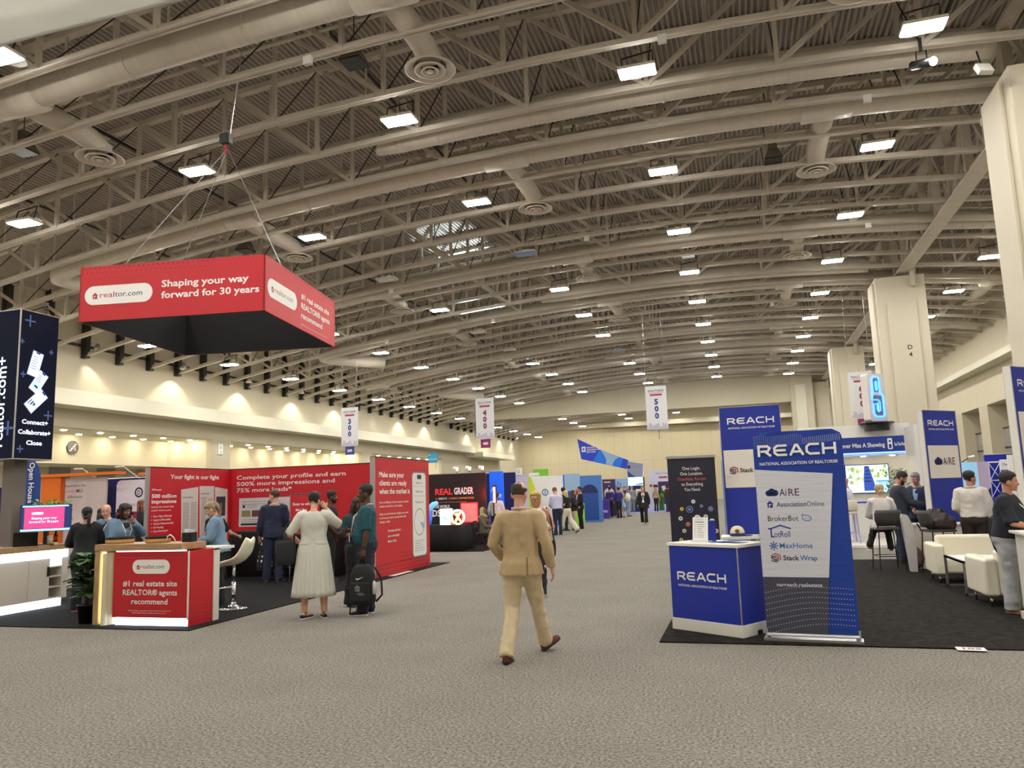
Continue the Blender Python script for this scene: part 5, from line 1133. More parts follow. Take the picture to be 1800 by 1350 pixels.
# ------------------------------------------------------------------ link display booth
tag(MB().box(.4,21.2,.001,4.9,24.18,.06,WHITE).build('booth_platform'), 'white platform floor of the link display booth', 'platform')
t = thing('display_wall', 'white booth wall carrying a television and the Never Miss A Showing header', 'display wall', (1.6,24.2,.06))
MB().box(0,0,0,3.0,.15,3.2,WHITE).box(2.85,-1.3,0,3.0,0,3.05,WHITE).build('panel', t); MB().box(0,-1.15,2.28,2.62,0,2.36,WHITE).build('canopy', t)
MB().box(.3,-1.25,2.36,2.6,-1.15,2.78,mat('header_blue',(20,52,140),.45)).build('header', t); MB().box(.3,-1.2,2.33,2.6,-1.17,2.36,glow('blue_led',(90,130,255),4)).build('led_strip', t)
a = Art((0,-1.25,2.36),(1,0,0),(0,0,1),(0,-1,0)); a.text('Never Miss A Showing',.93,.14,.12,PWHITE,w=1.18,bold=.02).text('Save Time Now',2.35,.15,.1,PWHITE,w=.25,bold=.02); a.rrect(2.18,.06,2.3,.36,.03,PWHITE).rrect(2.205,.09,2.275,.2,.02,MATS['header_blue'],2).disc(2.24,.28,.03,MATS['header_blue'],2,10).build('lettering', t)
for i in range(3): MB().lathe([(0,-.012),(.06,-.012),(.06,0)], glow('canopy_light',(255,240,214),50), (.9+.75*i,-.5,2.28), 12).build('downlight', t)
t = thing('television', 'wall television showing a garden path between bushes', 'television', (3.36,24.12,1.3)); MB().box(-.58,0,0,.58,.07,.82,BLACKP).build('case', t, bevel=.005)
a = Art((-.56,0,.02),(1,0,0),(0,0,1),(0,-1,0)); C = lambda n, c: glow('tv_'+n, c, .9); a.rect(0,0,1.12,.78,C('haze',(190,206,226)))
rnd = random.Random(4)
for i in range(90):
    x = rnd.uniform(.05,.46) if i % 2 else rnd.uniform(.66,1.05); z = rnd.uniform(.12,.7) if i % 2 else rnd.uniform(.42,.74)
    a.disc(x,z,rnd.uniform(.02,.06),C(['leaf','leafb','leafc'][i%3],[(120,150,90),(170,186,120),(206,214,190)][i%3]),2+i*.01,7)
a.poly([(.45,.05),(.78,.05),(.7,.4),(.62,.75),(.5,.75),(.46,.4)],C('path',(40,66,150)),4).rect(.78,.08,1.1,.36,C('wall',(150,196,240)),3).rect(.78,.3,1.1,.33,C('rail',(70,130,220)),4)
for i in range(5): a.disc(.56+.01*(i%2),.72-.1*i,.05+.015*i,C('stone',(22,32,90)),5,9,ry=.022)
a.build('screen', t)
t = thing('link_sign', 'white rounded sign with a blue neon chain link on a black drum', 'sign', (3.72,24.0,3.26), 38)
MB().lathe([(0,0),(.33,0),(.33,-.2),(0,-.2)], BLACKP, n=28).lathe([(0,0),(.46,0),(.48,.015),(.46,.03),(0,.03)], BLACKP, n=32).build('drum', t, smooth=False)
pts = []
for cx, cz, a0 in ((.32,.09,-90),(.32,1.3,0),(-.32,1.3,90),(-.32,.09,180)):
    for k in range(6): q = math.radians(a0+18*k); pts.append((cx*.78+.08*math.cos(q), cz+.02+.08*math.sin(q)))
MB().prism(pts,-.24,WHITE,(0,-.12,.03)).build('sign_body', t)
NE = glow('neon_blue',(40,120,255),6)
for P in ([(-.02,.14),(.14,.14),(.2,.2),(.2,.72),(.14,.8),(.1,.84),(.1,1.2),(.04,1.28),(-.1,1.28),(-.16,1.2),(-.16,.86),(-.2,.78),(-.2,.62),(.0,.62),(.06,.56),(.06,.32),(-.02,.28),(-.06,.34),(-.06,.5),(-.18,.5),(-.18,.22),(-.1,.14),(-.02,.14)],[(-.05,.9),(-.05,1.12),(-.02,1.16),(.0,1.12),(.0,.9),(-.05,.9)]):
    MB().tube([(x,-.14,z+.05) for x, z in P],.016,NE,6).build('neon_tube', t, smooth=True)
a = Art((0,-.121,.05),(1,0,0),(0,0,1),(0,-1,0)); a.rrect(-.17,.17,.17,.75,.06,PGREY).rrect(-.13,.85,.07,1.25,.05,PGREY).rrect(-.03,.3,.03,.56,.02,PWHITE,2).rrect(-.06,.92,.0,1.14,.02,PWHITE,2).build('printed_link', t)
def white_stool(label, loc, rz):
    t = thing('bar_chair', label, 'bar chair', loc, rz); IV = mat('ivory_vinyl',(226,216,196),.5); LB = mat('lilac_steel',(150,150,214),.4)
    MB().lathe([(0,.74),(.22,.74),(.24,.78),(.22,.82),(0,.83)], IV, n=20).build('seat', t, smooth=True)
    rings = []
    for z, r in ((.83,.25),(.95,.26),(1.06,.255),(1.1,.24)):
        f2 = [(r*math.cos(q),r*math.sin(q),z) for q in [math.radians(180+180*k/10) for k in range(11)]]; rings.append(f2+[(x*.85,y*.85,z) for x,y,z in f2[::-1]])
    MB().loft(rings, IV).build('backrest', t, smooth=True)
    for x in (-.17,.17):
        for y in (-.17,.17): MB().tube([(x*1.2,y*1.2,0),(x,y,.76)],.015,LB,6).build('leg', t)
    MB().tube([(-.2,-.2,.25),(.2,-.2,.25),(.2,.2,.25),(-.2,.2,.25),(-.2,-.2,.25)],.012,LB,6).build('footrest', t)
white_stool('ivory bar chair on the white platform, holding the bald man', (2.55,22.3,.06), 5); white_stool('ivory bar chair on the white platform, half hidden by the fabric banner', (2.0,22.0,.06), -10)
t = thing('high_table', 'white high table with a blue edge on the white platform', 'table', (2.75,22.85,.06)); MB().box(-.4,-.25,1.0,.4,.25,1.04,NB).build('tabletop', t); MB().box(-.06,-.06,0,.06,.06,1.0,WHITE).box(-.3,-.2,0,.3,.2,.02,WHITE).build('pedestal', t)
t = thing('potted_plant', 'pale leafy bush beside the television', 'potted plant', (4.0,23.55,.06)); MB().lathe([(0,0),(.16,0),(.19,.4),(.17,.4),(0,.36)], WHITE, n=20).build('pot', t, smooth=True)
MB().tube([(0,0,.36),(.02,0,.9),(0,.02,1.5)],.014,STEM,6).build('stem', t, smooth=True); f = MB(); rnd = random.Random(6); PL = mat('pale_leaf',(120,150,110),.6,var=.4,vs=12)
for i in range(240):
    a2 = rnd.uniform(0,6.28); r = .34*rnd.random()**.6; z = 1.35+rnd.uniform(-.75,.5)
    leaf(f,(r*math.cos(a2),r*math.sin(a2)*.7,z),(rnd.uniform(-1,1),rnd.uniform(-1,1),rnd.uniform(-.3,.8)),.13,.06,PL)
f.build('foliage', t, smooth=True)
# ------------------------------------------------------------------ small booths at the far right
t = thing('display_stand', 'white panel with a red FDC mark before the column', 'display stand', (5.18,27,0)); MB().box(0,0,2.28,.4,.05,2.74,mat('fdc_white',(214,208,198),.5)).box(0,0,0,.4,.05,2.28,mat('stone_print',(140,136,128),.6,var=.3,vs=20)).build('panel', t)
a = Art((0,0,0),(1,0,0),(0,0,1),(0,-1,0)); a.text('FDC',.2,2.34,.09,LOGORED,al='C',w=.26,bold=.02).disc(.2,2.58,.06,LOGORED).disc(.22,2.6,.03,MATS['fdc_white'],2).disc(.2,2.5,.035,LOGORED).build('lettering', t)
t = thing('drape', 'royal blue drape behind the right hand booths', 'drape', (4.7,28.5,0)); MB().box(0,0,0,1.0,.05,2.1,DRAPE).build('curtain', t); MB().tube([(0,.02,2.11),(1,.02,2.11)],.02,ALU,6).build('rod', t)
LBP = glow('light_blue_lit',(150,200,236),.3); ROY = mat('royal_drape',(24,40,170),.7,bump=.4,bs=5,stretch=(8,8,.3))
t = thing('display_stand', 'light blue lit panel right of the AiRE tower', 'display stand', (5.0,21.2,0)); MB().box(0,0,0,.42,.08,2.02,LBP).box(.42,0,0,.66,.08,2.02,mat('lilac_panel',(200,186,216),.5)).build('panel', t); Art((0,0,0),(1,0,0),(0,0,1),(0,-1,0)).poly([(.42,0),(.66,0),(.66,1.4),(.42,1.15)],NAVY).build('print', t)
MB().tube([(.1,.04,2.02),(.25,-.2,2.14)],.012,BLACKP,5).tube([(.2,-.2,2.13),(.34,-.2,2.15)],.03,PWHITE,8).build('arm_light', t)
t = thing('drape', 'royal blue drape with a table skirt right of the light blue panel', 'drape', (5.7,21.6,0)); MB().box(0,0,0,2.4,.05,2.18,mat('royal_drape')).box(0,-.7,0,1.4,-.05,1.15,ROY).build('curtain', t); MB().tube([(0,.02,2.19),(2.4,.02,2.19)],.02,ALU,6).build('rod', t)
t = thing('lattice_stand', 'white lattice stand before the royal blue drape', 'lattice stand', (5.72,21.4,0)); b = MB(); W2 = PWHITE
b.tube([(0,0,0),(0,0,2.0)],.014,W2,6).tube([(.24,0,1.2),(.24,0,2.0)],.014,W2,6).tube([(0,0,2.0),(.24,0,2.0)],.02,W2,6).tube([(0,0,1.56),(.24,0,1.56)],.014,W2,6)
for z in (1.15,1.56): b.tube([(0,0,z),(.24,0,z+.42)],.01,W2,6).tube([(.24,0,z),(0,0,z+.42)],.01,W2,6)
b.build('lattice', t)
t = thing('sign_board', 'white board reading CheckNow on the royal blue drape', 'sign', (6.05,20.6,0)); MB().box(-.3,0,1.8,.06,.04,2.04,CREAM).box(-.28,0,1.2,.1,.03,1.72,mat('grey_sheet',(186,184,180),.6)).box(-.02,.01,0,.02,.03,1.8,ALU).build('board', t); Art((0,0,0),(1,0,0),(0,0,1),(0,-1,0)).text('CheckNow',-.26,1.9,.06,SKYP,w=.28,bold=.02).build('lettering', t)
t = thing('sign_board', 'white board reading VESTA at the right edge', 'sign', (5.42,18.9,0)); MB().box(0,0,.9,.8,.04,2.1,CREAM).box(.3,.01,0,.36,.03,.9,ALU).build('board', t); a = Art((0,0,0),(1,0,0),(0,0,1),(0,-1,0)); a.text('VESTA',.1,1.88,.1,MID,w=.26,bold=.03).text('PLUS',.38,1.88,.1,MID,w=.22).text('"Owning"',.08,1.68,.05,MID).build('lettering', t)
# blue-white uplight that catches the deck in the middle of the hall
L = bpy.data.lights.new('uplight','SPOT'); L.energy = 32000; L.spot_size = math.radians(12); L.spot_blend = .4; L.color = (.75,.9,1); L.shadow_soft_size = .05
q = bpy.data.objects.new('uplight', L); COL.objects.link(q); q.location = (-11.2,45.0,3.4); q.rotation_euler = (Vector((-12.2,32.3,13.2))-q.location).to_track_quat('-Z','Y').to_euler()
# ------------------------------------------------------------------ people
TM = [(.80,.11,.085,0),(.86,.16,.112,-.01),(.94,.168,.118,-.012),(1.02,.158,.108,-.002),(1.10,.152,.103,.004),(1.20,.162,.108,.006),(1.30,.178,.112,.004),(1.38,.18,.1,-.004),(1.43,.152,.082,-.012),(1.465,.085,.068,-.015),(1.49,.058,.06,-.012)]
TF = [(.80,.11,.085,0),(.86,.168,.115,-.012),(.94,.172,.12,-.014),(1.02,.15,.1,0),(1.10,.133,.092,.004),(1.20,.142,.102,.014),(1.28,.154,.118,.024),(1.37,.156,.095,.002),(1.42,.13,.078,-.01),(1.455,.075,.06,-.014),(1.48,.05,.054,-.012)]
HEAD = [(0,.02,.074,.03),(.012,.036,.084,.005),(.03,.048,.088,-.025),(.055,.06,.088,-.055),(.08,.067,.087,-.078),(.11,.071,.084,-.09),(.14,.0745,.087,-.098),(.17,.0705,.079,-.095),(.195,.057,.06,-.08),(.213,.036,.034,-.052),(.222,.012,.006,-.02)]
ARMS = dict(hang=((.25,-.03,1.13),(.262,.06,.88)), phone=((.245,-.01,1.14),(.08,.25,1.13)), clasp=((.25,-.01,1.13),(.06,.2,1.0)), reach=((.23,.15,1.16),(.17,.42,1.12)),
            face=((.27,.14,1.24),(.12,.1,1.5)), pocket=((.28,-.06,1.13),(.2,.09,.95)), table=((.24,.1,1.13),(.1,.33,1.09)), cross=((.25,.03,1.14),(-.04,.19,1.16)), carry=((.25,-.02,1.13),(.255,.02,.87)))
LEGS = dict(stand=((.1,.01,.49),(.105,-.02,.08)), fwd=((.1,.17,.5),(.11,.3,.09)), back=((.1,-.05,.49),(.1,-.3,.11)))
SKIN = {k: mat('skin_'+k, c, .5, var=.05, vs=12) for k, c in dict(fair=(214,162,138),tan=(186,132,104),brown=(124,80,58),dark=(84,54,40)).items()}
HAIRM = {}
def hairm(n, c):
    if n not in HAIRM: HAIRM[n] = mat('hair_'+n, c, .55, var=.3, vs=30, bump=.5, bs=60, stretch=(3,3,.6))
    return HAIRM[n]
EYE = mat('eye_dark',(30,24,22),.3)
CLOTH = {}
def cloth(c):
    if c not in CLOTH: CLOTH[c] = mat('cloth_%d_%d_%d' % c, c, .85, var=.07, vs=14, bump=.15, bs=120)
    return CLOTH[c]
def append_mesh(mb, me, m):
    mb.add([v.co for v in me.vertices], [tuple(p.vertices) for p in me.polygons], m); bpy.data.meshes.remove(me)
def lerp_rows(rows, z):
    if z <= rows[0][0]: return rows[0]
    for a, b in zip(rows, rows[1:]):
        if z <= b[0]:
            t = (z-a[0])/(b[0]-a[0]); return tuple(x+(y-x)*t for x, y in zip(a, b))
    return rows[-1]
def hand(mb, w, d, thumb, palm, curl, m, k=1.0):
    d = Vector(d).normalized(); s = Vector(thumb); s = (s-d*s.dot(d)).normalized(); pn = d.cross(s)
    if pn.dot(Vector(palm)) < 0: pn = -pn
    w = Vector(w)
    rings = []
    for t, hw, th in ((-.01,.025,.02),(.02,.033,.017),(.055,.04,.015),(.088,.04,.012)):
        c = w+d*t*k; rings.append([c+s*hw*k*math.cos(a)+pn*th*k*math.sin(a) for a in [2*math.pi*i/10 for i in range(10)]])
    mb.loft(rings, m)
    for i, L in enumerate((.068,.078,.073,.056)):
        b = w+d*.084*k+s*(.03-.02*i)*k; pts = [b]; dd = d
        for j, f in enumerate((.45,.32,.23)):
            a = curl*(.6+.35*j+.06*i); dd = (d*math.cos(a)+pn*math.sin(a)).normalized(); pts.append(pts[-1]+dd*L*f*k)
        mb.tube(pts, [.0095*k,.009*k,.008*k,.0055*k], m, 6)
    b = w+d*.025*k+s*.03*k; p1 = b+(s*.75+d*.6+pn*.25).normalized()*.036*k; p2 = p1+(s*.25+d*.9+pn*(.3+curl*.5)).normalized()*.03*k
    mb.tube([b-s*.012*k, p1, p2], [.014*k,.0105*k,.0065*k], m, 6)
def person(label, x, y, face, H=1.75, sex='m', g=1.0, belly=0.0, skin='fair', hair=('short',(60,46,36)), lean=0, side=0, yaw=0, pitch=0, hip=(0,0,.93),
           L='hang', R='hang', LL='stand', LR='stand', toe=(8,8), fp=(0,0), top=None, bottom=None, shoes=(30,28,28), dress=None, inner=None, extras=(), d=1, z0=0.0, group=None, roll=0):
    """built facing local +Y; face = compass heading (0 away from the camera, 90 to the right)"""
    k = H/1.75; T = TF if sex == 'f' else TM; sm = SKIN[skin]; sx = .165 if sex == 'f' else .188
    t = thing('person', label, 'person', (x, y, z0), -face, group)
    vox = (.013, .018, .026)[d-1]; hp = Vector(hip)-Vector((0,0,.93))
    RU = Matrix.Rotation(math.radians(side),3,'Y') @ Matrix.Rotation(math.radians(-lean),3,'X'); piv = Vector((0,0,.93))
    def U(p): return (RU@(Vector(p)-piv)+piv+hp)*k
    def V(p): return Vector(p)*k
    def gw(z): return 1+(g-1)*max(0,min(1,(1.47-z)/.12))
    def torso(inf, zs, flare=0, hang=0):
        out = []; w0 = lerp_rows(T, 1.24)
        for z in zs:
            _, rx, ry, cy = lerp_rows(T, z)
            if hang and z < 1.22: rx = max(rx, w0[1]*hang); ry = max(ry, w0[2]*hang)
            if hang and z < .93: rx = max(rx, T[2][1]*.99); ry = max(ry, T[2][2]*.99)
            b = belly*max(0,1-abs(z-1.06)/.22); e = flare*max(0,(1.0-z)/.2)
            rx = rx*gw(z)+inf+e+b*.35; ry = ry*gw(z)+inf+e*.8+b*.6
            out.append([U((rx*math.copysign(abs(math.cos(a))**.86,math.cos(a)), cy+b*.5+ry*math.copysign(abs(math.sin(a))**.86,math.sin(a)), z)) for a in [2*math.pi*i/18 for i in range(18)]])
        return out
    arm = {}
    for nm, s, spec in (('L',-1,L),('R',1,R)):
        e, w = ARMS[spec] if isinstance(spec, str) else spec
        if isinstance(spec, str): e, w = (e[0]*s,e[1],e[2]), (w[0]*s,w[1],w[2])
        ga = (g-1)*.11
        arm[nm] = (U((s*(sx*(.55)),-.01,1.415)), U((s*(sx+ga*.4),-.012,1.395)), U((e[0]+s*ga,e[1],e[2])), U((w[0]+s*ga*.6,w[1],w[2])))
    leg = {}
    for nm, s, spec in (('L',-1,LL),('R',1,LR)):
        kn, an = LEGS[spec] if isinstance(spec, str) else spec
        if isinstance(spec, str): kn, an = (kn[0]*s,kn[1],kn[2]), (an[0]*s,an[1],an[2])
        leg[nm] = ((Vector((s*.088*g**.5,0,.9))+hp)*k, V(kn), V(an))
    gl = g**.7
    def mid(a, b, t2, push=Vector()): return a+(b-a)*t2+push
    def arm_tube(mb, nm, inf, frac, m, loose=0):
        a0, sh, el, wr = arm[nm]; P = [a0, sh, mid(sh,el,.35), mid(sh,el,.75), el, mid(el,wr,.35), mid(el,wr,.7), wr]
        r = [q*k*gl for q in (.06,.058,.05,.044,.04,.039,.033,.027)]
        r = [q+(inf+loose*i/7)*k for i, q in enumerate(r)]
        n = max(3, int(round(frac*7))+1); mb.tube(P[:n], r[:n], m, 12)
    def leg_tube(mb, nm, inf, m, hem=None, z_end=-.03):
        h, kn, an = leg[nm]; bk = Vector((0,-.012,0))*k; P = [h+Vector((0,0,.04))*k, mid(h,kn,.25), mid(h,kn,.6), kn, mid(kn,an,.3)+bk, mid(kn,an,.65)+bk*.5, an]
        r = [q*k*gl for q in (.095,.092,.075,.057,.056,.045,.036)]
        if hem is None: r = [q+inf*k for q in r]
        else:
            r = [q+inf*k for q in r[:3]]+[max(r[3]+inf*k,hem*k*.92), hem*k*.95, hem*k, hem*k]; P[-1] = an+(an-kn).normalized()*.035*k
        mb.tube(P, r, m, 14)
    # body: one continuous surface
    b = MB(); b.loft(torso(0,[r[0] for r in T]), sm)
    for nm in 'LR': arm_tube(b, nm, 0, 1, sm); leg_tube(b, nm, 0, sm)
    hs = (.98 if sex == 'f' else 1.05)*k; HB = Vector((0,.004,1.512 if sex == 'f' else 1.522))
    RH = Matrix.Rotation(math.radians(-yaw),3,'Z') @ Matrix.Rotation(math.radians(roll),3,'Y') @ Matrix.Rotation(math.radians(-pitch),3,'X')
    hb = RU@(HB-piv)+piv+hp
    def Hd(p): return hb*k+RU@(RH@(Vector(p)*hs))
    nr = .044 if sex == 'f' else .053
    b.tube([U((0,-.02,1.42)), U((0,-.012,1.49)), Hd((0,-.012,.03)), Hd((0,-.01,.08))], [nr*1.2*k*gl**.5,nr*k,nr*k,nr*k], sm, 12)
    for nm in 'LR':
        h, kn, an = leg[nm]; a2 = math.radians(toe[0] if nm == 'L' else toe[1])*(-1 if nm == 'L' else 1)
        b.ball(an+Vector((math.sin(a2)*.05,math.cos(a2)*.05,-.035))*k, (.035*k,.035*k,.035*k), sm, 10, 6)
    me = remesh(b, vox*1.05, 4)
    body = MB(); append_mesh(body, me, sm)
    hd = MB()
    hd.loft([[Hd((rx*math.cos(a),(yf+yb)/2+(yf-yb)/2*math.sin(a),z)) for a in [2*math.pi*i/18 for i in range(18)]] for z, rx, yf, yb in HEAD], sm)
    RR = RU@RH
    hd.tube([Hd(p) for p in ((0,.08,.122),(0,.096,.096),(0,.107,.078),(0,.088,.068))], [q*hs for q in (.008,.011,.0145,.008)], sm, 8)
    for s in (-1,1):
        hd.ball(Hd((s*.073,-.01,.095)), (.011*hs,.021*hs,.032*hs), sm, 8, 8, RR); hd.ball(Hd((s*.032,.076,.082)), (.026*hs,.016*hs,.022*hs), sm, 8, 6, RR); hd.ball(Hd((s*.03,.079,.13)), (.028*hs,.012*hs,.009*hs), sm, 8, 6, RR)
    hd.ball(Hd((0,.086,.046)), (.023*hs,.009*hs,.006*hs), sm, 8, 6, RR); hd.ball(Hd((0,.086,.036)), (.019*hs,.009*hs,.006*hs), sm, 8, 6, RR); hd.ball(Hd((0,.078,.012)), (.026*hs,.014*hs,.015*hs), sm, 8, 6, RR)
    if d < 3: append_mesh(body, remesh(hd, .0068*hs, 2), sm)
    else: body.add(hd.v, hd.f, sm)
    for s in (-1,1):
        if d < 3:
            body.ball(Hd((s*.031,.0835,.112)), (.0135*hs,.006*hs,.0065*hs), PWHITE, 8, 6, RR); body.ball(Hd((s*.031,.0885,.112)), (.006*hs,.003*hs,.006*hs), EYE, 8, 6, RR)
        else: body.ball(Hd((s*.031,.084,.112)), (.012*hs,.006*hs,.006*hs), EYE, 6, 4, RR)
    if d < 3: body.ball(Hd((0,.0925,.041)), (.02*hs,.004*hs,.0045*hs), mat('lip_'+skin, dict(fair=(176,100,92),tan=(150,84,76),brown=(98,52,48),dark=(70,38,36))[skin], .5), 8, 6, RR)
    for nm, s in (('L',-1),('R',1)):
        a0, sh, el, wr = arm[nm]; dd = (wr-el).normalized(); spec = L if nm == 'L' else R
        hang = dd.z < -.6
        hand(body, wr, dd, (0,1,.15) if hang else (0,.1,1), (-s,0,0) if hang else ((-s,0,-.4) if spec != 'face' else (-s,0,0)), 1.1 if spec == 'carry' else (.9 if not hang else .5), sm, k*(.92 if sex == 'f' else 1.0))
    body.build('body', t, smooth=True)
    # hair
    st, hc = hair
    if st != 'none':
        hm = hairm('%d_%d_%d' % hc, hc); hb2 = MB(); n = 40; rings = []
        low = {'short':.055,'crop':.06,'bald':.06,'bob':-.02,'long':-.03,'curly':-.02,'pony':.02,'bun':.03,'braids':-.03,'clip':.02,'cap':.05}[st]
        th = {'short':.012,'crop':.007,'bald':.006,'bob':.024,'long':.016,'curly':.03,'pony':.01,'bun':.012,'braids':.012,'clip':.014,'cap':.02}[st]
        zs = [low+.0,low+.012,.06,.075,.09,.1,.11,.12,.13,.14,.15,.16,.168,.176,.185,.195,.205,.215,.224,.231,.236]
        zs = sorted(set(round(z,3) for z in zs if z >= low))
        for z in zs:
            q = lerp_rows(HEAD, max(0.05,min(z-.012,.221))); rx, yf, yb = q[1], q[2], q[3]; r = []
            if z > .225: rx, yf, yb = rx*.9, yf*.9, yb
            for i in range(n):
                a = 2*math.pi*i/n; c, s2 = math.cos(a), math.sin(a)
                def step(v, P):
                    if v >= P[0][0]: return P[0][1]
                    for (a0, b0), (a1, b1) in zip(P, P[1:]):
                        if v >= a1: return b1+(b0-b1)*(v-a1)/(a0-a1)
                    return P[-1][1]
                if st in ('bob','long','curly','braids'): line = step(s2, [(.62,.18),(.5,.1),(.4,low)])
                else: line = step(s2, [(.62,.178),(.45,.15),(.25,.118),(-.3,.105),(-.55,.05),(-.7,low)])
                f = max(-.016, min(th, (z-line)*1.2+th*.6)) if z > line-.02 else -.016
                if st == 'bald' and z > .15: f = min(f, max(-.016, .006-(z-(.15 if s2 > -.6 else .185))*.7))
                r.append(Hd(((rx+f)*c, (yf+yb)/2+((yf-yb)/2+f)*s2-(.004 if f > 0 else 0), z+(.008 if f > 0 else -.004))))
            rings.append(r)
        hb2.loft(rings, hm)
        if st in ('long','braids'):
            for z, w, dp, yy in ():
                pass
            rr = []
            for z, w, dp, yy in ((.16,.07,.05,-.06),(.06,.088,.05,-.066),(-.06,.1,.045,-.07),(-.18,.105,.038,-.085),(-.27,.08,.03,-.095),(-.3,.05,.015,-.1)):
                rr.append([Hd((w*math.cos(a),yy+dp*math.sin(a),z)) for a in [2*math.pi*i/14 for i in range(14)]])
            hb2.loft(rr, hm)
            for s in (-1,1): hb2.tube([Hd((s*.07,.03,.15)),Hd((s*.088,.02,.05)),Hd((s*.095,.03,-.06)),Hd((s*.085,.06,-.19))],[.02*hs,.026*hs,.03*hs,.016*hs],hm,8)
        if st == 'curly':
            rnd = random.Random(9)
            for i in range(70):
                a = rnd.uniform(0,6.28); z = rnd.uniform(-.22,.2); rr2 = .1+.03*rnd.random()-(.03 if z > .15 else 0)
                if math.sin(a) > .5 and z < .17: continue
                hb2.ball(Hd((rr2*math.cos(a),-.02+rr2*math.sin(a),z)), (.034*hs,)*3, hm, 7, 5)
        if st == 'pony': hb2.tube([Hd((0,-.1,.12)),Hd((0,-.135,.09)),Hd((0,-.13,0)),Hd((0,-.11,-.12)),Hd((0,-.1,-.2))],[.028*hs,.032*hs,.03*hs,.024*hs,.008*hs],hm,10)
        if st == 'bun': hb2.ball(Hd((0,-.115,.075)),(.042*hs,.036*hs,.042*hs),hm,12,8)
        if st == 'clip':
            hb2.tube([Hd((0,-.1,.03)),Hd((0,-.12,.1)),Hd((0,-.11,.17)),Hd((0,-.085,.21))],[.03*hs,.036*hs,.03*hs,.014*hs],hm,10)
        ob = hb2.build('hair', t, smooth=True)
        if st == 'clip': MB().tube([Hd((0,-.135,.06)),Hd((0,-.155,.12)),Hd((0,-.13,.19))],.012*hs,mat('tortoise',(150,110,60),.3),6).build('hair_claw', t, smooth=True)
        if st == 'cap':
            cm = cloth((22,22,26)); c2 = MB().lathe([(.088,.12),(.094,.15),(.088,.19),(.06,.225),(0,.24)],cm,(0,0,0),18); c2.v = [tuple(Hd((v[0]*.95,v[1]*1.12-.008,v[2]))) for v in c2.v]
            c2.build('cap', t, smooth=True)
    # clothes
    def shoe(nm, col, kind='shoe'):
        h, kn, an = leg[nm]; i = 0 if nm == 'L' else 1; s = -1 if nm == 'L' else 1
        RF = Matrix.Rotation(math.radians(-toe[i]*s),3,'Z') @ Matrix.Rotation(math.radians(-fp[i]),3,'X')
        m = cloth(col); so = mat('sole_dark',(40,34,30),.7) if kind == 'shoe' else PWHITE; q = MB(); rings = []
        rows = ((-.075,.022,.06),(-.06,.033,.075),(-.02,.036,.085),(.03,.038,.08),(.075,.044,.055),(.12,.046,.045),(.16,.036,.036),(.18,.016,.024)) if kind != 'flat' else ((-.075,.022,.045),(-.05,.033,.05),(.0,.03,.03),(.06,.038,.028),(.12,.042,.03),(.16,.03,.026),(.18,.012,.018))
        for yy, w, hh in rows:
            pts = [(w*math.cos(a),yy,-.072+hh*max(0,math.sin(a))) for a in [math.pi*j/8 for j in range(9)]]+[(-w,yy,-.074),(w,yy,-.074)]
            rings.append([an+RF@(Vector(p)*k) for p in pts])
        q.loft(rings, m); o = q.build('shoe', t, smooth=True)
        q = MB(); q.loft([[an+RF@(Vector((w*1.08*c2,yy*1.03,z))*k) for c2, z in ((-1,-.082),(1,-.082),(1,-.068),(-1,-.068))] for yy, w, hh in rows], so); q.build('sole', o)
    kind = 'shoe'
    if len(shoes) > 3: kind = shoes[3]; shoes = shoes[:3]
    for nm in 'LR': shoe(nm, shoes, kind)
    if bottom:
        col = bottom[0]; o = bottom[1] if len(bottom) > 1 else {}
        m = MATS.get(col) if isinstance(col, str) else cloth(col); q = MB(); q.loft(torso(.015,[.80,.84,.88,.92,.96,1.0,1.04]), m)
        for nm in 'LR': leg_tube(q, nm, .017, m, o.get('hem', .07), 0)
        me = remesh(q, vox, 4, .016 if d < 3 else 0, 1.6, x*7); me.polygons.foreach_set('use_smooth',[True]*len(me.polygons))
        me.materials.clear(); me.materials.append(m); link('trousers', me, t)
        if o.get('belt'): MB().loft(torso(.017,[1.0,1.035]), cloth(o['belt'])).build('belt', t, smooth=True)
    if top:
        nm0, col, o = top[0], top[1], (top[2] if len(top) > 2 else {})
        m = cloth(col); q = MB(); inf = o.get('inf', .024 if nm0 in ('jacket','blazer') else .019); hem = o.get('hem', .82 if nm0 in ('jacket','blazer') else .93)
        zs = [hem]+[z for z in (.88,.94,1.0,1.06,1.12,1.2,1.28,1.34,1.39,1.43,1.46) if z > hem+.02]
        q.loft(torso(inf, zs, o.get('flare', .02 if nm0 in ('jacket','blazer') else .0), o.get('hang', (.97 if sex == 'm' else .9))), m)
        fr = o.get('sleeve', .97 if nm0 in ('jacket','blazer') else .9)
        if fr > 0:
            for s in 'LR': arm_tube(q, s, inf*.85, fr, m, o.get('loose', .004 if fr > .6 else .016))
        me = remesh(q, vox, 4, (.017 if nm0 != 'tee' else .012) if d < 3 else 0, 1.0, y*3); me.polygons.foreach_set('use_smooth',[True]*len(me.polygons))
        me.materials.clear(); me.materials.append(m); link(nm0, me, t)
        cc = o.get('collar')
        if cc:
            cm = cloth(cc); P = []
            for i in range(17):
                a = 2*math.pi*i/16+math.pi/2; P.append(U((.072*math.cos(a)*(1 if sex == 'm' else .9), -.012+.07*math.sin(a), 1.475-.03*max(0,math.sin(a))+.012*(math.sin(a) < 0))))
            MB().tube(P, .0115*k, cm, 8).build('collar', t, smooth=True)
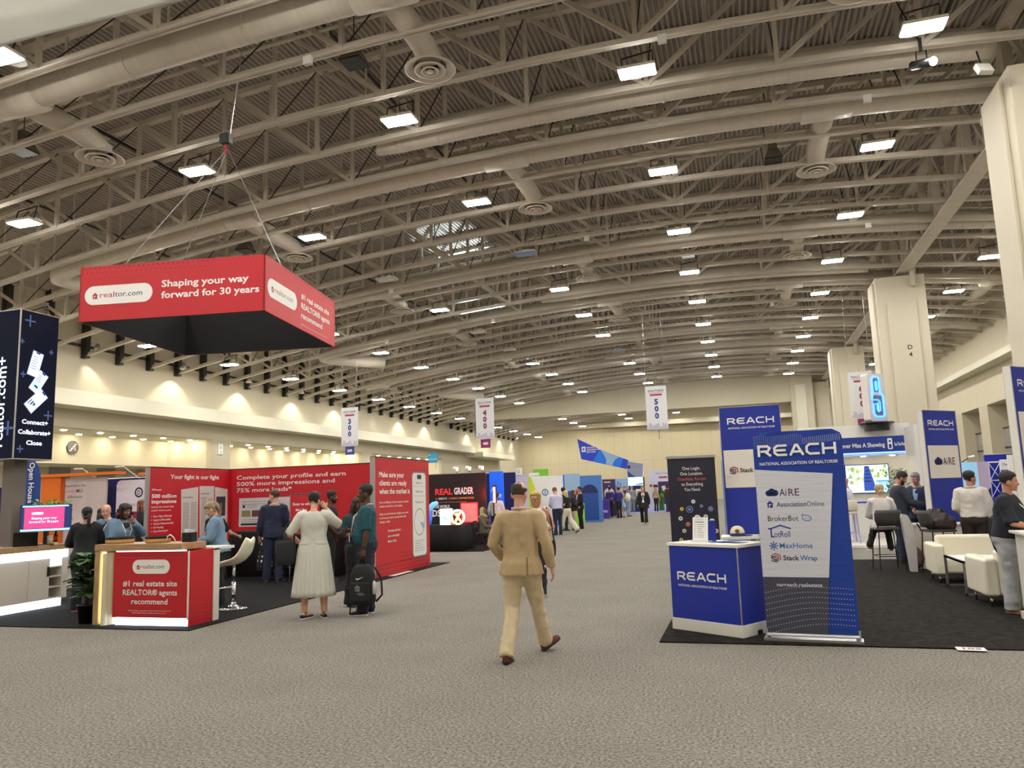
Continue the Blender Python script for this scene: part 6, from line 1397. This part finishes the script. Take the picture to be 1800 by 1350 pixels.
    if inner:     # shirt front seen between jacket edges
        MB().loft([[U((w*s,lerp_rows(T,z)[2]*gw(z)+lerp_rows(T,z)[3]+belly*max(0,1-abs(z-1.06)/.22)*1.1+.03-.004*abs(s),z)) for s in (-1,-.5,0,.5,1)]+[U((w*s*.8,lerp_rows(T,z)[3],z)) for s in (1,-1)] for z, w in ((1.08,.01),(1.2,.03),(1.32,.05),(1.43,.055))], cloth(inner)).build('shirt_front', t, smooth=True)
    if dress:
        col, o = dress; m = MATS.get(col) if isinstance(col, str) else cloth(col); q = MB(); q.loft(torso(.016,[1.0,1.06,1.12,1.2,1.28,1.34,1.39,1.43,1.465]), m)
        if o.get('sleeve', .5) > 0:
            for s in 'LR': arm_tube(q, s, .018, o.get('sleeve',.5), m, o.get('loose',.03))
        me = remesh(q, vox, 4, .012, 1, x); mb = MB(); append_mesh(mb, me, m); rings = []; N = 96 if d < 3 else 30
        hem, fl = o.get('hem',.35), o.get('flare',.14)
        for j in range(13):
            v = j/12; z = 1.07+(hem-1.07)*v; _, rx, ry, cy = lerp_rows(T, max(.94, z)); rx = rx*g+.016; ry = ry*g+.016; r = []
            if z < .94: rx = T[2][1]*g+.016+fl*(.94-z)/(.94-hem); ry = T[2][2]*g+.016+fl*(.94-z)/(.94-hem)
            for i in range(N):
                a = 2*math.pi*i/N; pl = 1+o.get('pleat',.05)*v**.5*math.sin(a*o.get('np',19)+2*math.sin(a*3))*(.4+.6*v)
                r.append(U((rx*pl*math.cos(a),cy+ry*pl*math.sin(a),z)) if z > .9 else V((rx*pl*math.cos(a)+hp.x,cy+ry*pl*math.sin(a)+hp.y,z+hp.z*.0)))
            rings.append(r)
        mb.loft(rings, m); mb.build('dress', t, smooth=True)
    for e in extras:
        if e == 'lanyard' or (isinstance(e, tuple) and e[0] == 'lanyard'):
            c2 = cloth(e[1]) if isinstance(e, tuple) else PWHITE; b2 = belly*.9
            f = lambda z: lerp_rows(T,z)[2]*gw(z)+lerp_rows(T,z)[3]+.045+b2*max(0,1-abs(z-1.06)/.22)*1.1
            mb = MB()
            for s in (-1,1): mb.tube([U((s*.06,-.05,1.475)),U((s*.075,.04,1.45)),U((s*.06,f(1.32),1.32)),U((0,f(1.12)+.005,1.1))],.007*k,c2,6)
            o = mb.build('lanyard', t, smooth=True); cpos = U((0,f(1.06)+.012,1.04)); MB().obox(cpos,(.085*k,.006,.12*k),PWHITE,RU).build('badge', o)
        if e == 'glasses':
            mb = MB()
            for s in (-1,1): mb.tube([Hd((s*.032+.022*math.cos(a),.099,.11+.017*math.sin(a))) for a in [2*math.pi*i/12 for i in range(13)]],.0022*hs,BLACKP,5).tube([Hd((s*.054,.098,.114)),Hd((s*.076,0,.11))],.002*hs,BLACKP,5)
            mb.tube([Hd((-.01,.1,.113)),Hd((.01,.1,.113))],.002*hs,BLACKP,5).build('glasses', t)
        if e == 'beard':
            mb = MB(); mb.loft([[Hd((rx*1.04*math.cos(a),(yf+yb)/2+((yf-yb)/2+.005)*math.sin(a),z)) for a in [math.pi*i/10 for i in range(11)]]+[Hd((-rx*.7,0,z)),Hd((rx*.7,0,z))] for z, rx, yf, yb in ((-.006,.02,.072,.03),(.014,.04,.087,0),(.034,.055,.089,-.02),(.06,.066,.07,-.03),(.085,.07,.03,-.03))], hairm('%d_%d_%d' % hc, hc)); mb.build('beard', t, smooth=True)
        if e == 'watch':
            a0, sh, el, wr = arm['L']; q = wr+(el-wr).normalized()*.03; MB().tube([q,q+(el-wr).normalized()*.025],.034*k,BLACKP,12).build('wristwatch', t)
        if e == 'headscarf':
            hmz = cloth((150,150,112)); q = MB(); rings = []
            for z, w in ((-.1,.16),(-.03,.1),(.04,.088),(.12,.094),(.18,.085),(.225,.05),(.24,.015)):
                rings.append([Hd((w*math.cos(a), (-.02 if z > 0 else -.01)+w*1.08*math.sin(a)*(.62 if math.sin(a) > 0 and z > 0 else 1.05), z)) for a in [2*math.pi*i/16 for i in range(16)]])
            q.loft(rings, hmz).build('headscarf', t, smooth=True)
        if isinstance(e, tuple) and e[0] == 'phone':
            wr = arm[e[1]][3]; o2 = t.matrix_basis if False else None
            PENDING.append((t, wr+Vector((-.03 if e[1] == 'R' else .03,.1,.03))*k, label))
    return t, U, V
PENDING = []
def world_of(t, p):
    a = t.rotation_euler.z; c, s = math.cos(a), math.sin(a); return (t.location.x+p[0]*c-p[1]*s, t.location.y+p[0]*s+p[1]*c, t.location.z+p[2])
def shoulder_bag(label, t, p, size, m, strap_top, tilt=0):
    """a soft bag hanging from a strap; p = top centre of the bag in the wearer's frame"""
    w = world_of(t, p); o = thing('handbag', label, 'bag', w); o.rotation_euler = (0, 0, t.rotation_euler.z)
    W2, D2, H2 = size; rings = []
    for z, a, b in ((0,.96,.5),(-.15,1.02,.85),(-.6,1.05,1.05),(-.9,.95,1.0),(-1,.75,.7)):
        rings.append([(W2/2*a*math.copysign(abs(math.cos(q))**.8,math.cos(q)), D2/2*b*math.copysign(abs(math.sin(q))**.8,math.sin(q)), z*H2) for q in [2*math.pi*i/16 for i in range(16)]])
    MB().loft(rings, m).build('bag_body', o, smooth=True)
    s = Vector(strap_top)-Vector(p)
    mb = MB(); mb.tube([(W2*.4,0,-.02),(W2*.25+s.x*.5,s.y*.5,s.z*.6),tuple(s),(-W2*.25+s.x*.5,s.y*.5,s.z*.6),(-W2*.4,0,-.02)],.012,m,6); mb.build('strap', o, smooth=True)
    return o
# the man in the tan suit, mid-stride, seen from behind
TAN = (190,166,128)
p, U, V = person('man in a tan suit walking away down the aisle', -2.24, 7.68, 0, 1.745, 'm', 1.0, skin='fair', hair=('bald',(70,60,50)), yaw=4, pitch=4,
    LL=((-.1,-.02,.49),(-.1,-.26,.09)), LR=((.1,.2,.5),(.13,.36,.11)), toe=(4,32), fp=(8,-24), R=((.285,-.05,1.13),(.31,.03,.89)), L=((-.29,-.05,1.13),(-.24,.14,.98)),
    top=('jacket',TAN,dict(collar=(190,190,196),hem=.82,flare=.055,inf=.02)), bottom=((212,194,160),dict(hem=.074)), shoes=(92,48,36))
MB().box(.106,-.172,.82,.112,-.15,1.0,cloth((130,110,80))).build('jacket_vent', p)
p, U, V = person('blonde woman with glasses in a white sleeveless top facing the camera', -3.3, 12.3, 178, 1.66, 'f', 1.08, skin='tan', hair=('bob',(196,158,96)), pitch=8, yaw=10,
    LL='fwd', LR='back', R='clasp', L=((-.27,-.02,1.13),(-.1,.22,1.05)), top=('blouse',(222,214,204),dict(sleeve=0,hem=.9)), bottom=((26,26,28),dict(hem=.085)), shoes=(170,130,96), extras=('glasses',))
rnd = random.Random(12); mb = MB()
for i in range(40):
    q = rnd.uniform(0,6.28); z = rnd.uniform(.2,.85); s = 1 if i % 2 else -1; ax = .1*s; r = .092+.03*(z-.2)
    mb.ball((ax*1.0+r*math.cos(q)*.9, (.22 if s < 0 else -.12)*(1-z)+r*math.sin(q)*.9, z),(.022,.022,.028),cloth((206,190,160)),6,4)
mb.build('floral_print', p, smooth=True)['kind'] = 'stuff'
shoulder_bag('black handbag hanging by the blonde woman in white', p, (-.2,.06,.86), (.22,.1,.26), cloth((28,30,30)), (-.17,0,1.4))
t = thing('mobile_phone', 'phone held by the blonde woman in the white top', 'phone', world_of(p,(-.02,.3,1.02))); MB().obox((0,0,0),(.07,.01,.14),BLACKP).build('case', t)

# people in and before the red booth
ST = mat('striped_linen',(206,206,194),.9)
nt = ST.node_tree; tc = nt.nodes.new('ShaderNodeTexCoord'); wv = nt.nodes.new('ShaderNodeTexWave'); wv.inputs['Scale'].default_value = 34; wv.inputs['Distortion'].default_value = 1.5; wv.inputs['Detail Scale'].default_value = .6
rp = nt.nodes.new('ShaderNodeValToRGB'); rp.color_ramp.elements[0].color = lin((176,178,168))+(1,); rp.color_ramp.elements[1].color = lin((218,216,204))+(1,)
nt.links.new(tc.outputs['Object'], wv.inputs['Vector']); nt.links.new(wv.outputs['Fac'], rp.inputs[0]); nt.links.new(rp.outputs[0], nt.nodes['Principled BSDF'].inputs['Base Color'])
p, U, V = person('woman in a long white striped dress with her back to the camera', -5.92, 9.82, -26, 1.76, 'f', 1.2, skin='fair', hair=('short',(26,22,22)), yaw=14, pitch=12,
    R=((.33,.1,1.26),(.15,.1,1.5)), L=((-.31,.0,1.15),(-.2,.2,1.02)), LL=((-.12,.0,.49),(-.12,-.02,.08)), LR=((.13,.0,.49),(.15,-.02,.08)), toe=(-35,-15), dress=('striped_linen',dict(sleeve=.62,hem=.3,flare=.075,pleat=.05,np=23,loose=.012)), shoes=(24,22,22,'flat'))
shoulder_bag('black tote on the arm of the woman in the striped dress', p, (-.38,-.05,1.08), (.27,.13,.34), cloth((30,30,34)), (-.24,.0,1.42))
tag(MB().obox(world_of(p,(.1,.2,1.52)),(.02,.075,.15),BLACKP,Matrix.Rotation(.4,3,'X')).build('mobile_phone'), 'phone held to the ear of the woman in the striped dress', 'phone')
NV = (34,40,66)
p, U, V = person('man in a navy suit with a shoulder bag, seen from behind', -9.3, 13.9, -28, 1.84, 'm', 1.04, skin='fair', hair=('crop',(84,62,44)), yaw=-55, R='hang', L='hang', LL=((-.11,.0,.49),(-.13,.04,.08)), toe=(8,25),
    top=('jacket',NV,dict(collar=(206,206,212),hem=.84)), bottom=((36,42,70),dict(hem=.08)), shoes=(70,44,34), z0=.014)
shoulder_bag('grey-green satchel hanging at the right side of the navy suit', p, (.3,-.06,1.08), (.26,.14,.28), cloth((70,74,68)), (.1,-.0,1.52))
person('woman in a black top and white-dotted skirt hidden behind the navy suit', -9.72, 14.42, -30, 1.66, 'f', 1.0, skin='tan', hair=('pony',(34,26,24)), L='hang', R='reach', top=('blouse',(28,28,30),dict(sleeve=.4)), dress=('dotted_skirt' if mat('dotted_skirt',(24,24,26),.9) else 0,dict(sleeve=0,hem=.22,flare=.12)), d=2, z0=.014)
ds = MATS['dotted_skirt']; nt = ds.node_tree; tc = nt.nodes.new('ShaderNodeTexCoord'); vo = nt.nodes.new('ShaderNodeTexVoronoi'); vo.inputs['Scale'].default_value = 11; vo.inputs['Randomness'].default_value = .35
lt = nt.nodes.new('ShaderNodeMath'); lt.operation = 'LESS_THAN'; lt.inputs[1].default_value = .3; mx = nt.nodes.new('ShaderNodeMix'); mx.data_type = 'RGBA'; mx.inputs['A'].default_value = (.01,.01,.012,1); mx.inputs['B'].default_value = (.8,.8,.78,1)
nt.links.new(tc.outputs['Object'], vo.inputs['Vector']); nt.links.new(vo.outputs['Distance'], lt.inputs[0]); nt.links.new(lt.outputs[0], mx.inputs['Factor']); nt.links.new(mx.outputs['Result'], nt.nodes['Principled BSDF'].inputs['Base Color'])
TEAL = (22,72,84)
p, U, V = person('man in a teal polo shirt standing in profile with a backpack in his hand', -5.3, 10.22, -113, 1.82, 'm', 1.1, .06, skin='dark', hair=('crop',(22,18,18)), pitch=4, L='carry', R='phone', toe=(0,14), LL=((-.1,.02,.49),(-.1,.05,.08)),
    top=('polo',TEAL,dict(sleeve=.52,collar=(200,204,206),hem=.96)), bottom=((34,36,56),dict(hem=.082,belt=(28,26,26))), shoes=(34,38,56,'trainer'), extras=('lanyard','watch'))
hx, hy, hz = world_of(p, (-.262*1.04,.03,.8))
t = thing('backpack', 'black backpack hanging from the hand of the man in teal', 'backpack', (hx,hy,.17), 6)
BK = cloth((24,24,26)); rings = []
for z, a, b in ((0,.9,.8),(.05,1.05,1),(.25,1.08,1.05),(.4,1,.95),(.5,.8,.75),(.55,.5,.45)): rings.append([(.17*a*math.copysign(abs(math.cos(q))**.7,math.cos(q)),.11*b*math.copysign(abs(math.sin(q))**.7,math.sin(q)),z) for q in [2*math.pi*i/20 for i in range(20)]])
MB().loft(rings,BK).build('main_pouch', t, smooth=True)
MB().obox((0,-.105,.18),(.27,.05,.26),BK).build('front_pocket', t, bevel=.02); MB().tube([(-.05,0,.53),(-.03,0,.62),(.03,0,.62),(.05,0,.53)],.013,BK,6).build('handle', t, smooth=True)
MB().tube([(.15,.06,.5),(.24,.08,.35),(.25,.08,.12),(.17,.06,.03)],.016,BK,6).build('shoulder_strap', t, smooth=True); MB().tube([(-.15,.06,.1),(-.2,.05,.03),(-.21,.03,-.14)],.012,BK,6).build('strap_end', t)
MB().lathe([(0,0),(.03,0),(.03,.15),(.012,.18),(0,.19)],mat('clear_plastic',(190,196,200),.2),(.18,-.04,.14),12).build('water_bottle', t, smooth=True)
a = Art((0,-.132,.18),(1,0,0),(0,0,1),(0,-1,0)); a.o = Vector((0,-.118,.36)); a.poly([(-.06,.0),(-.035,-.018),(.06,.03),(-.03,.0),(-.045,.004),(-.052,.016)],PWHITE,3); a.build('swoosh_print', t)
a = Art((-.01,-.1315,.2),(1,0,0),(0,0,1),(0,-1,0)); house(a,-.02,0,.09,PGREY,BK); a.rect(-.03,-.04,.06,-.03,PGREY).rect(-.01,-.06,.08,-.05,PGREY).build('printed_mark', t)
p, U, V = person('woman with long braids and glasses holding a phone, beside the man in teal', -5.85, 10.95, 118, 1.66, 'f', 1.08, skin='dark', hair=('braids',(44,30,22)), yaw=8, pitch=16, L='phone', R='phone', top=('polo',(26,60,66),dict(sleeve=.5)), bottom=((24,24,26),dict(hem=.1)), shoes=(48,42,40), extras=('glasses','lanyard'))
tag(MB().obox(world_of(p,(0,.3,1.1)),(.075,.14,.012),PWHITE).build('mobile_phone'), 'white phone in the hands of the woman with braids', 'phone')
person('man in a dark grey polo in profile behind the woman with braids', -8.05, 14.0, 62, 1.78, 'm', 1.05, skin='dark', hair=('crop',(20,18,18)), pitch=8, L='hang', R='pocket', top=('polo',(46,46,50),dict(sleeve=.5,collar=(40,40,44))), bottom=((26,26,30),dict(hem=.085)), extras=('beard',), z0=.014)
DEN = (106,134,160)
person('woman with a grey updo in a denim shirt at the right end of the kiosk', -8.25, 10.8, -120, 1.67, 'f', 1.12, skin='fair', hair=('clip',(150,132,108)), pitch=26, lean=8, L='table', R='table', top=('jacket',DEN,dict(hem=.86,sleeve=.9,collar=DEN)), bottom=((24,24,28),dict(hem=.085)), shoes=(40,38,40), z0=.014)
person('woman with black curly hair in a denim jacket, hand on her face', -9.85, 10.42, 108, 1.67, 'f', 1.15, skin='brown', hair=('curly',(20,16,16)), pitch=10, lean=6, L=((-.29,.12,1.24),(-.07,.2,1.42)), R='table', inner=(26,26,28), top=('jacket',DEN,dict(hem=.86)), bottom=((26,26,30),), extras=('lanyard',), z0=.014)
person('woman in a black blazer with a dark ponytail at the left counter', -10.1, 9.95, -48, 1.63, 'f', 1.12, skin='tan', hair=('pony',(24,20,20)), yaw=-14, L='table', R='table', top=('blazer',(26,28,30),dict(hem=.8)), bottom=((22,22,26),dict(hem=.085)), shoes=(150,60,60), z0=.014)
person('bald man with glasses on his head in a denim shirt behind the black blazer', -11.0, 11.3, 172, 1.66, 'm', 1.1, skin='fair', hair=('none',(0,0,0)), pitch=22, inner=(24,24,28), top=('jacket',DEN,dict(hem=.86,collar=DEN)), bottom=((30,32,40),), extras=('lanyard',), L='clasp', R='clasp', d=2, z0=.014)
person('dark-haired person almost hidden between the blazer and the bald man', -11.9, 12.1, 20, 1.6, 'f', 1.0, skin='tan', hair=('long',(30,24,22)), top=('blouse',DEN,{}), bottom=((30,30,34),), d=3, z0=.014)
person('woman in a black blazer standing before the white logo panel on the left', -15.35, 16.9, 56, 1.78, 'f', 1.0, skin='fair', hair=('long',(120,72,48)), inner=(196,140,110), top=('blazer',(24,24,28),{}), bottom=((24,24,28),), d=2)
person('person in a dark sleeve typing at the left edge of the counter', -12.35, 9.72, 92, 1.7, 'm', 1.1, skin='tan', hair=('short',(40,32,28)), pitch=14, L='table', R=((.24,.2,1.13),(.16,.5,1.1)), top=('jacket',(34,36,48),{}), bottom=((30,30,36),), d=2, z0=.014)
SEAT = dict(LL=((-.11,.4,.74),(-.12,.36,.34)), LR=((.11,.4,.74),(.13,.36,.34)), hip=(0,0,.82))
person('woman in a black tee seated at the black table with her back to the camera', -11.0, 14.2, 2, 1.66, 'f', 1.2, skin='fair', hair=('long',(136,92,58)), L='table', R=((.32,.14,1.15),(.36,.38,1.1)), lean=8, top=('tee',(24,24,26),dict(sleeve=.45,hem=.86)), bottom=((28,28,32),), z0=.014, **SEAT)

# people around the red-lit booth and down the aisle
person('seated woman in a headscarf and pink lanyard beside the black table', -7.75, 22.6, 84, 1.64, 'f', 1.15, skin='brown', hair=('none',(0,0,0)), extras=('headscarf',('lanyard',(220,40,110))), hip=(0,0,.5), LL=((-.1,.42,.48),(-.1,.46,.08)), LR=((.1,.4,.48),(.12,.4,.08)), L=((-.26,.12,1.13),(-.12,.4,1.08)), R=((.26,.12,1.13),(.14,.42,1.06)), top=('blouse',(82,84,66),dict(hem=.9)), bottom=((86,88,70),dict(hem=.12)), d=2, z0=.012)
t = thing('folding_chair', 'black folding chair under the seated woman in the headscarf', 'chair', (-7.78,22.55,.012), -84)
MB().box(-.2,-.2,.42,.2,.2,.45,BLACKP).build('seat', t); MB().box(-.2,-.24,.62,.2,-.21,.82,BLACKP).build('backrest', t)
for x in (-.2,.2): MB().tube([(x,-.23,.82),(x,.2,0)],.012,BLACKP,6).build('leg', t); MB().tube([(x,.15,.43),(x,-.28,0)],.012,BLACKP,6).build('leg', t)
person('man in a black cap and white shirt in front of the bright blue panel', -8.1, 25.0, -8, 1.66, 'm', 1.1, skin='fair', hair=('cap',(40,32,28)), top=('shirt',(220,222,228),{}), bottom=((40,42,54),), d=2)
P = [('man in a lavender shirt leaning on the white counter', -6.95,29.0,-40,1.8,'m',1.08,'fair',('short',(112,74,48)),('shirt',(196,194,222),{}),((34,38,60),),'table','table',dict(lean=8,pitch=24)),
 ('blonde woman in a black top behind the white counter', -9.0,33.6,130,1.68,'f',1.0,'fair',('long',(206,176,124)),('blouse',(24,24,26),dict(sleeve=.3)),((24,24,28),),'clasp','clasp',{}),
 ('man in a black shirt with black hair behind the short-haired blonde', -7.35,31.9,28,1.78,'m',1.05,'tan',('short',(20,18,18)),('shirt',(24,24,26),{}),((28,28,32),),'reach','hang',{}),
 ('short-haired blonde woman in a black tee and cream trousers walking left', -6.85,30.3,-72,1.68,'f',1.0,'fair',('bob',(222,196,140)),('tee',(26,26,28),dict(sleeve=.45,hem=.98)),((226,216,192),dict(hem=.12)),'phone','phone',dict(LL=((-.1,.18,.5),(-.1,.36,.09)),LR=((.1,-.1,.48),(.1,-.38,.14)),fp=(-10,30),pitch=22,shoes=(220,214,200))),
 ('woman with long brown hair facing the man in the black suit', -7.0,32.2,70,1.68,'f',1.0,'fair',('long',(66,44,32)),('jacket',(40,34,34),{}),((190,176,150),),'clasp','clasp',{}),
 ('man in a black suit and white shirt smiling towards the left', -6.95,33.3,-118,1.8,'m',1.0,'tan',('short',(24,20,20)),('jacket',(22,22,26),dict(collar=(230,230,232))),((22,22,26),),'clasp','clasp',dict(inner=(226,228,234))),
 ('person in a purple shirt at the purple kiosk', -7.1,45.0,-50,1.76,'m',1.05,'tan',('short',(24,22,24)),('shirt',(48,40,120),dict(sleeve=.5)),((22,22,30),),'reach','hang',{}),
 ('man with black hair behind the person in purple', -7.85,46.4,-30,1.8,'m',1.0,'tan',('short',(20,18,20)),('shirt',(50,44,110),{}),((26,26,34),),'hang','hang',{}),
 ('woman in a short light blue dress with long blonde hair', -7.05,45.9,40,1.7,'f',1.0,'fair',('long',(196,160,108)),None,None,'hang','clasp',dict(dress=((136,172,216),dict(sleeve=.3,hem=.62,flare=.06)),shoes=(150,100,70))),
 ('person in a white top and pale jeans carrying a white tote', -6.9,47.4,60,1.66,'f',1.1,'fair',('bob',(120,60,48)),('shirt',(224,220,214),{}),((150,172,206),dict(hem=.085)),'hang','carry',{}),
 ('man in a black suit at the left of the far screen', -8.95,58.4,60,1.78,'m',1.0,'fair',('short',(120,110,104)),('jacket',(24,24,28),dict(collar=(220,220,224))),((22,22,26),),'hang','pocket',{}),
 ('man in a light grey suit with his back to the camera at the far island', -7.8,55.6,6,1.84,'m',1.12,'fair',('short',(150,140,130)),('jacket',(128,136,140),{}),((118,128,132),dict(hem=.085)),'hang','hang',{}),
 ('tall grey-haired man just behind the light grey suit', -8.6,57.6,0,1.9,'m',1.0,'fair',('short',(150,146,140)),('jacket',(60,56,54),{}),((40,40,44),),'hang','hang',{}),
 ('woman in black with a white lanyard walking towards the camera', -4.62,36.6,176,1.78,'f',1.05,'fair',('bob',(150,90,76)),('jacket',(22,24,26),dict(hem=.72,flare=.04)),((20,20,22),dict(hem=.085)),'hang','hang',dict(LL='fwd',LR='back',fp=(-12,24),extras=('lanyard',),inner=(190,176,166),shoes=(226,222,214,'trainer'))),
 ('woman with long light brown hair in beige right of the woman in black', -6.2,56.4,30,1.72,'f',1.0,'fair',('long',(176,134,84)),('blouse',(178,146,112),{}),((30,30,34),),'hang','hang',{}),
 ('woman in black and green trousers carrying a bright green bag', -5.95,57.6,10,1.74,'f',1.1,'tan',('long',(40,30,26)),('blouse',(26,26,28),{}),((62,104,34),dict(hem=.1)),'hang','hang',{}),
 ('man in a dark red shirt and jeans looking left at the far island', -5.2,54.5,-60,1.86,'m',1.08,'dark',('crop',(24,20,20)),('shirt',(64,32,34),{}),((38,46,72),dict(hem=.085)),'hang','phone',{}),
 ('person with a pale backpack beside the dark roll-up banner', -4.55,52.8,20,1.72,'f',1.0,'tan',('long',(50,36,30)),('blouse',(34,30,30),{}),((140,120,96),),'hang','hang',{}),
 ('woman with dark hair between the grey suit and the far poster', -5.55,59.6,180,1.7,'f',1.0,'fair',('long',(110,74,52)),('blouse',(120,96,84),{}),((40,40,44),),'hang','hang',{}),
 ('man in a blue shirt before the world map wall', -9.7,59.2,-20,1.78,'m',1.0,'tan',('short',(30,26,26)),('shirt',(70,96,130),{}),((40,44,60),),'hang','hang',{})]
who = {}
for lab, x, y, f, H, sx_, g_, sk, hr, tp, bt, la, ra, kw in P:
    who[lab], U, V = person(lab, x, y, f, H, sx_, g_, skin=sk, hair=hr, top=tp, bottom=bt, L=la, R=ra, d=3, **kw)
def far_bag(name, lab, cat, loc, size, c):
    t = thing(name, lab, cat, loc); m = cloth(c); MB().ball((0,0,0),size,m,12,8).build('bag_body', t, smooth=True); MB().tube([(-size[0]*.5,0,size[2]*.8),(-.03,.02,size[2]+.3),(.03,.02,size[2]+.3),(size[0]*.5,0,size[2]*.8)],.014,m,5).build('strap', t); return t
far_bag('handbag','bright green bag on the woman in green trousers','bag',(-5.85,57.42,1.1),(.17,.09,.15),(60,150,50))
far_bag('tote_bag','white and black tote behind the light blue dress','bag',(-6.88,47.1,1.1),(.16,.1,.19),(222,216,206))
far_bag('backpack','pale backpack on the person beside the dark roll-up','backpack',(-4.6,52.64,1.2),(.15,.11,.2),(170,158,140))
far_bag('shopping_bag','pale bag held by the short-haired blonde walking left','bag',(-7.1,30.3,.98),(.1,.06,.14),(214,222,206))

# people on the right
person('bald bearded man in a white shirt seated on the white platform', 2.62, 22.3, -76, 1.76, 'm', 1.05, skin='tan', hair=('none',(40,30,26)), extras=('beard',), hip=(0,0,.86), LL=((-.1,.4,.82),(-.1,.34,.42)), LR=((.1,.4,.82),(.1,.34,.42)), L='table', R='table', lean=6, top=('shirt',(222,224,232),dict(hem=.9)), bottom=((28,28,34),), d=2, z0=.06)
p, U, V = person('blonde woman in a white jacket seated on the grey high chair', 2.42, 16.02, 4, 1.66, 'f', 1.05, skin='fair', hair=('bun',(194,170,124)), yaw=-8, hip=(0,.02,.84), LL=((-.14,.38,.76),(-.26,.22,.44)), LR=((.1,.4,.76),(.13,.3,.4)), L='table', R='table', lean=4, top=('jacket',(226,222,216),dict(hem=.88)), bottom=((24,24,28),dict(hem=.065)), shoes=(70,44,40,'flat'), z0=.014)
p, U, V = person('bearded man in a dark blue blazer and jeans looking at a phone', 2.9, 17.1, 86, 1.8, 'm', 1.15, .03, skin='tan', hair=('short',(48,36,30)), pitch=26, lean=4, L='reach', R='reach', extras=('beard',), top=('blazer',(44,50,64),dict(collar=(220,214,210),hem=.82)), bottom=((38,48,74),dict(hem=.08)), shoes=(96,70,50), z0=.014)
tag(MB().obox(world_of(p,(.02,.56,1.17)),(.07,.13,.01),BLACKP).build('mobile_phone'), 'phone in the hands of the man in the dark blue blazer', 'phone')
person('grey-haired man in a blue suit facing the man with the phone', 3.42, 17.85, -150, 1.76, 'm', 1.12, skin='fair', hair=('crop',(150,140,132)), pitch=20, yaw=6, L='hang', R='clasp', inner=(150,180,206), top=('jacket',(40,54,80),dict(collar=(150,180,206))), bottom=((38,46,66),), z0=.014)
person('woman with long dark hair in a beige dress beyond the link display', 4.7, 24.9, 20, 1.66, 'f', 1.0, skin='tan', hair=('long',(48,36,28)), dress=((176,160,120),dict(sleeve=.6,hem=.4,flare=.05)), L='hang', R='clasp', d=3)
person('man in a white shirt and dark brown trousers with his back to the camera', 3.72, 15.1, 12, 1.73, 'm', 1.12, skin='tan', hair=('short',(26,22,20)), yaw=52, pitch=2, L='clasp', R='hang', top=('shirt',(218,212,200),dict(inf=.022,loose=.012,collar=(218,212,200),hem=.97)), bottom=((48,38,32),dict(hem=.085)), z0=.014)
p, U, V = person('heavy man in a dark polo and pale jeans at the right edge counter', 3.02, 10.86, 118, 1.68, 'm', 1.28, .1, skin='tan', hair=('crop',(30,24,24)), yaw=-22, L=((-.33,.14,1.12),(-.24,.42,1.02)), R='table', lean=6, top=('polo',(28,32,42),dict(sleeve=.55,collar=(26,28,36),inf=.02,hem=.93)), bottom=((176,178,180),dict(hem=.09)), shoes=(150,110,80), extras=('lanyard',), toe=(12,12), z0=.014)
MB().tube([Vector((-.235,.4,1.04))*.96,Vector((-.24,.37,1.05))*.96],.04,PWHITE,12).build('wristwatch', p)
q = world_of(p,(-.42,-.12,.98)); t = thing('tote_bag', 'black flat bag hanging from the back of the man in the dark polo', 'bag', (q[0]-.02,q[1],.62), 20)
MB().loft([[(x*w,y*.05,z) for x, y in ((-1,-1),(1,-1),(1,1),(-1,1))] for z, w in ((0,.05),(.12,.12),(.32,.17),(.5,.14),(.56,.06))], cloth((26,28,28))).build('bag_body', t, bevel=.01); MB().tube([(-.06,0,.54),(-.04,0,.7),(.05,0,.7),(.06,0,.54)],.012,BLACKP,6).build('strap', t)
person('man in a grey-blue suit cut off by the right edge of the view', 4.12, 12.2, -70, 1.74, 'm', 1.1, skin='fair', hair=('short',(150,112,80)), L='clasp', R='hang', inner=(224,224,228), top=('jacket',(50,58,72),dict(collar=(224,224,228))), bottom=((44,50,64),), d=2, z0=.014)
person('man with dark hair seen past the white VESTA board', 5.55, 17.2, -20, 1.74, 'm', 1.0, skin='tan', hair=('short',(34,28,26)), top=('shirt',(90,96,110),{}), bottom=((50,50,60),), d=3)
person('person in dark clothes behind the grey post at the far left', -15.6, 12.9, 120, 1.72, 'f', 1.0, skin='fair', hair=('long',(70,50,40)), top=('blouse',(28,28,32),{}), bottom=((28,28,32),), extras=('lanyard',), d=3)
bpy.data.scenes.remove(TMP)
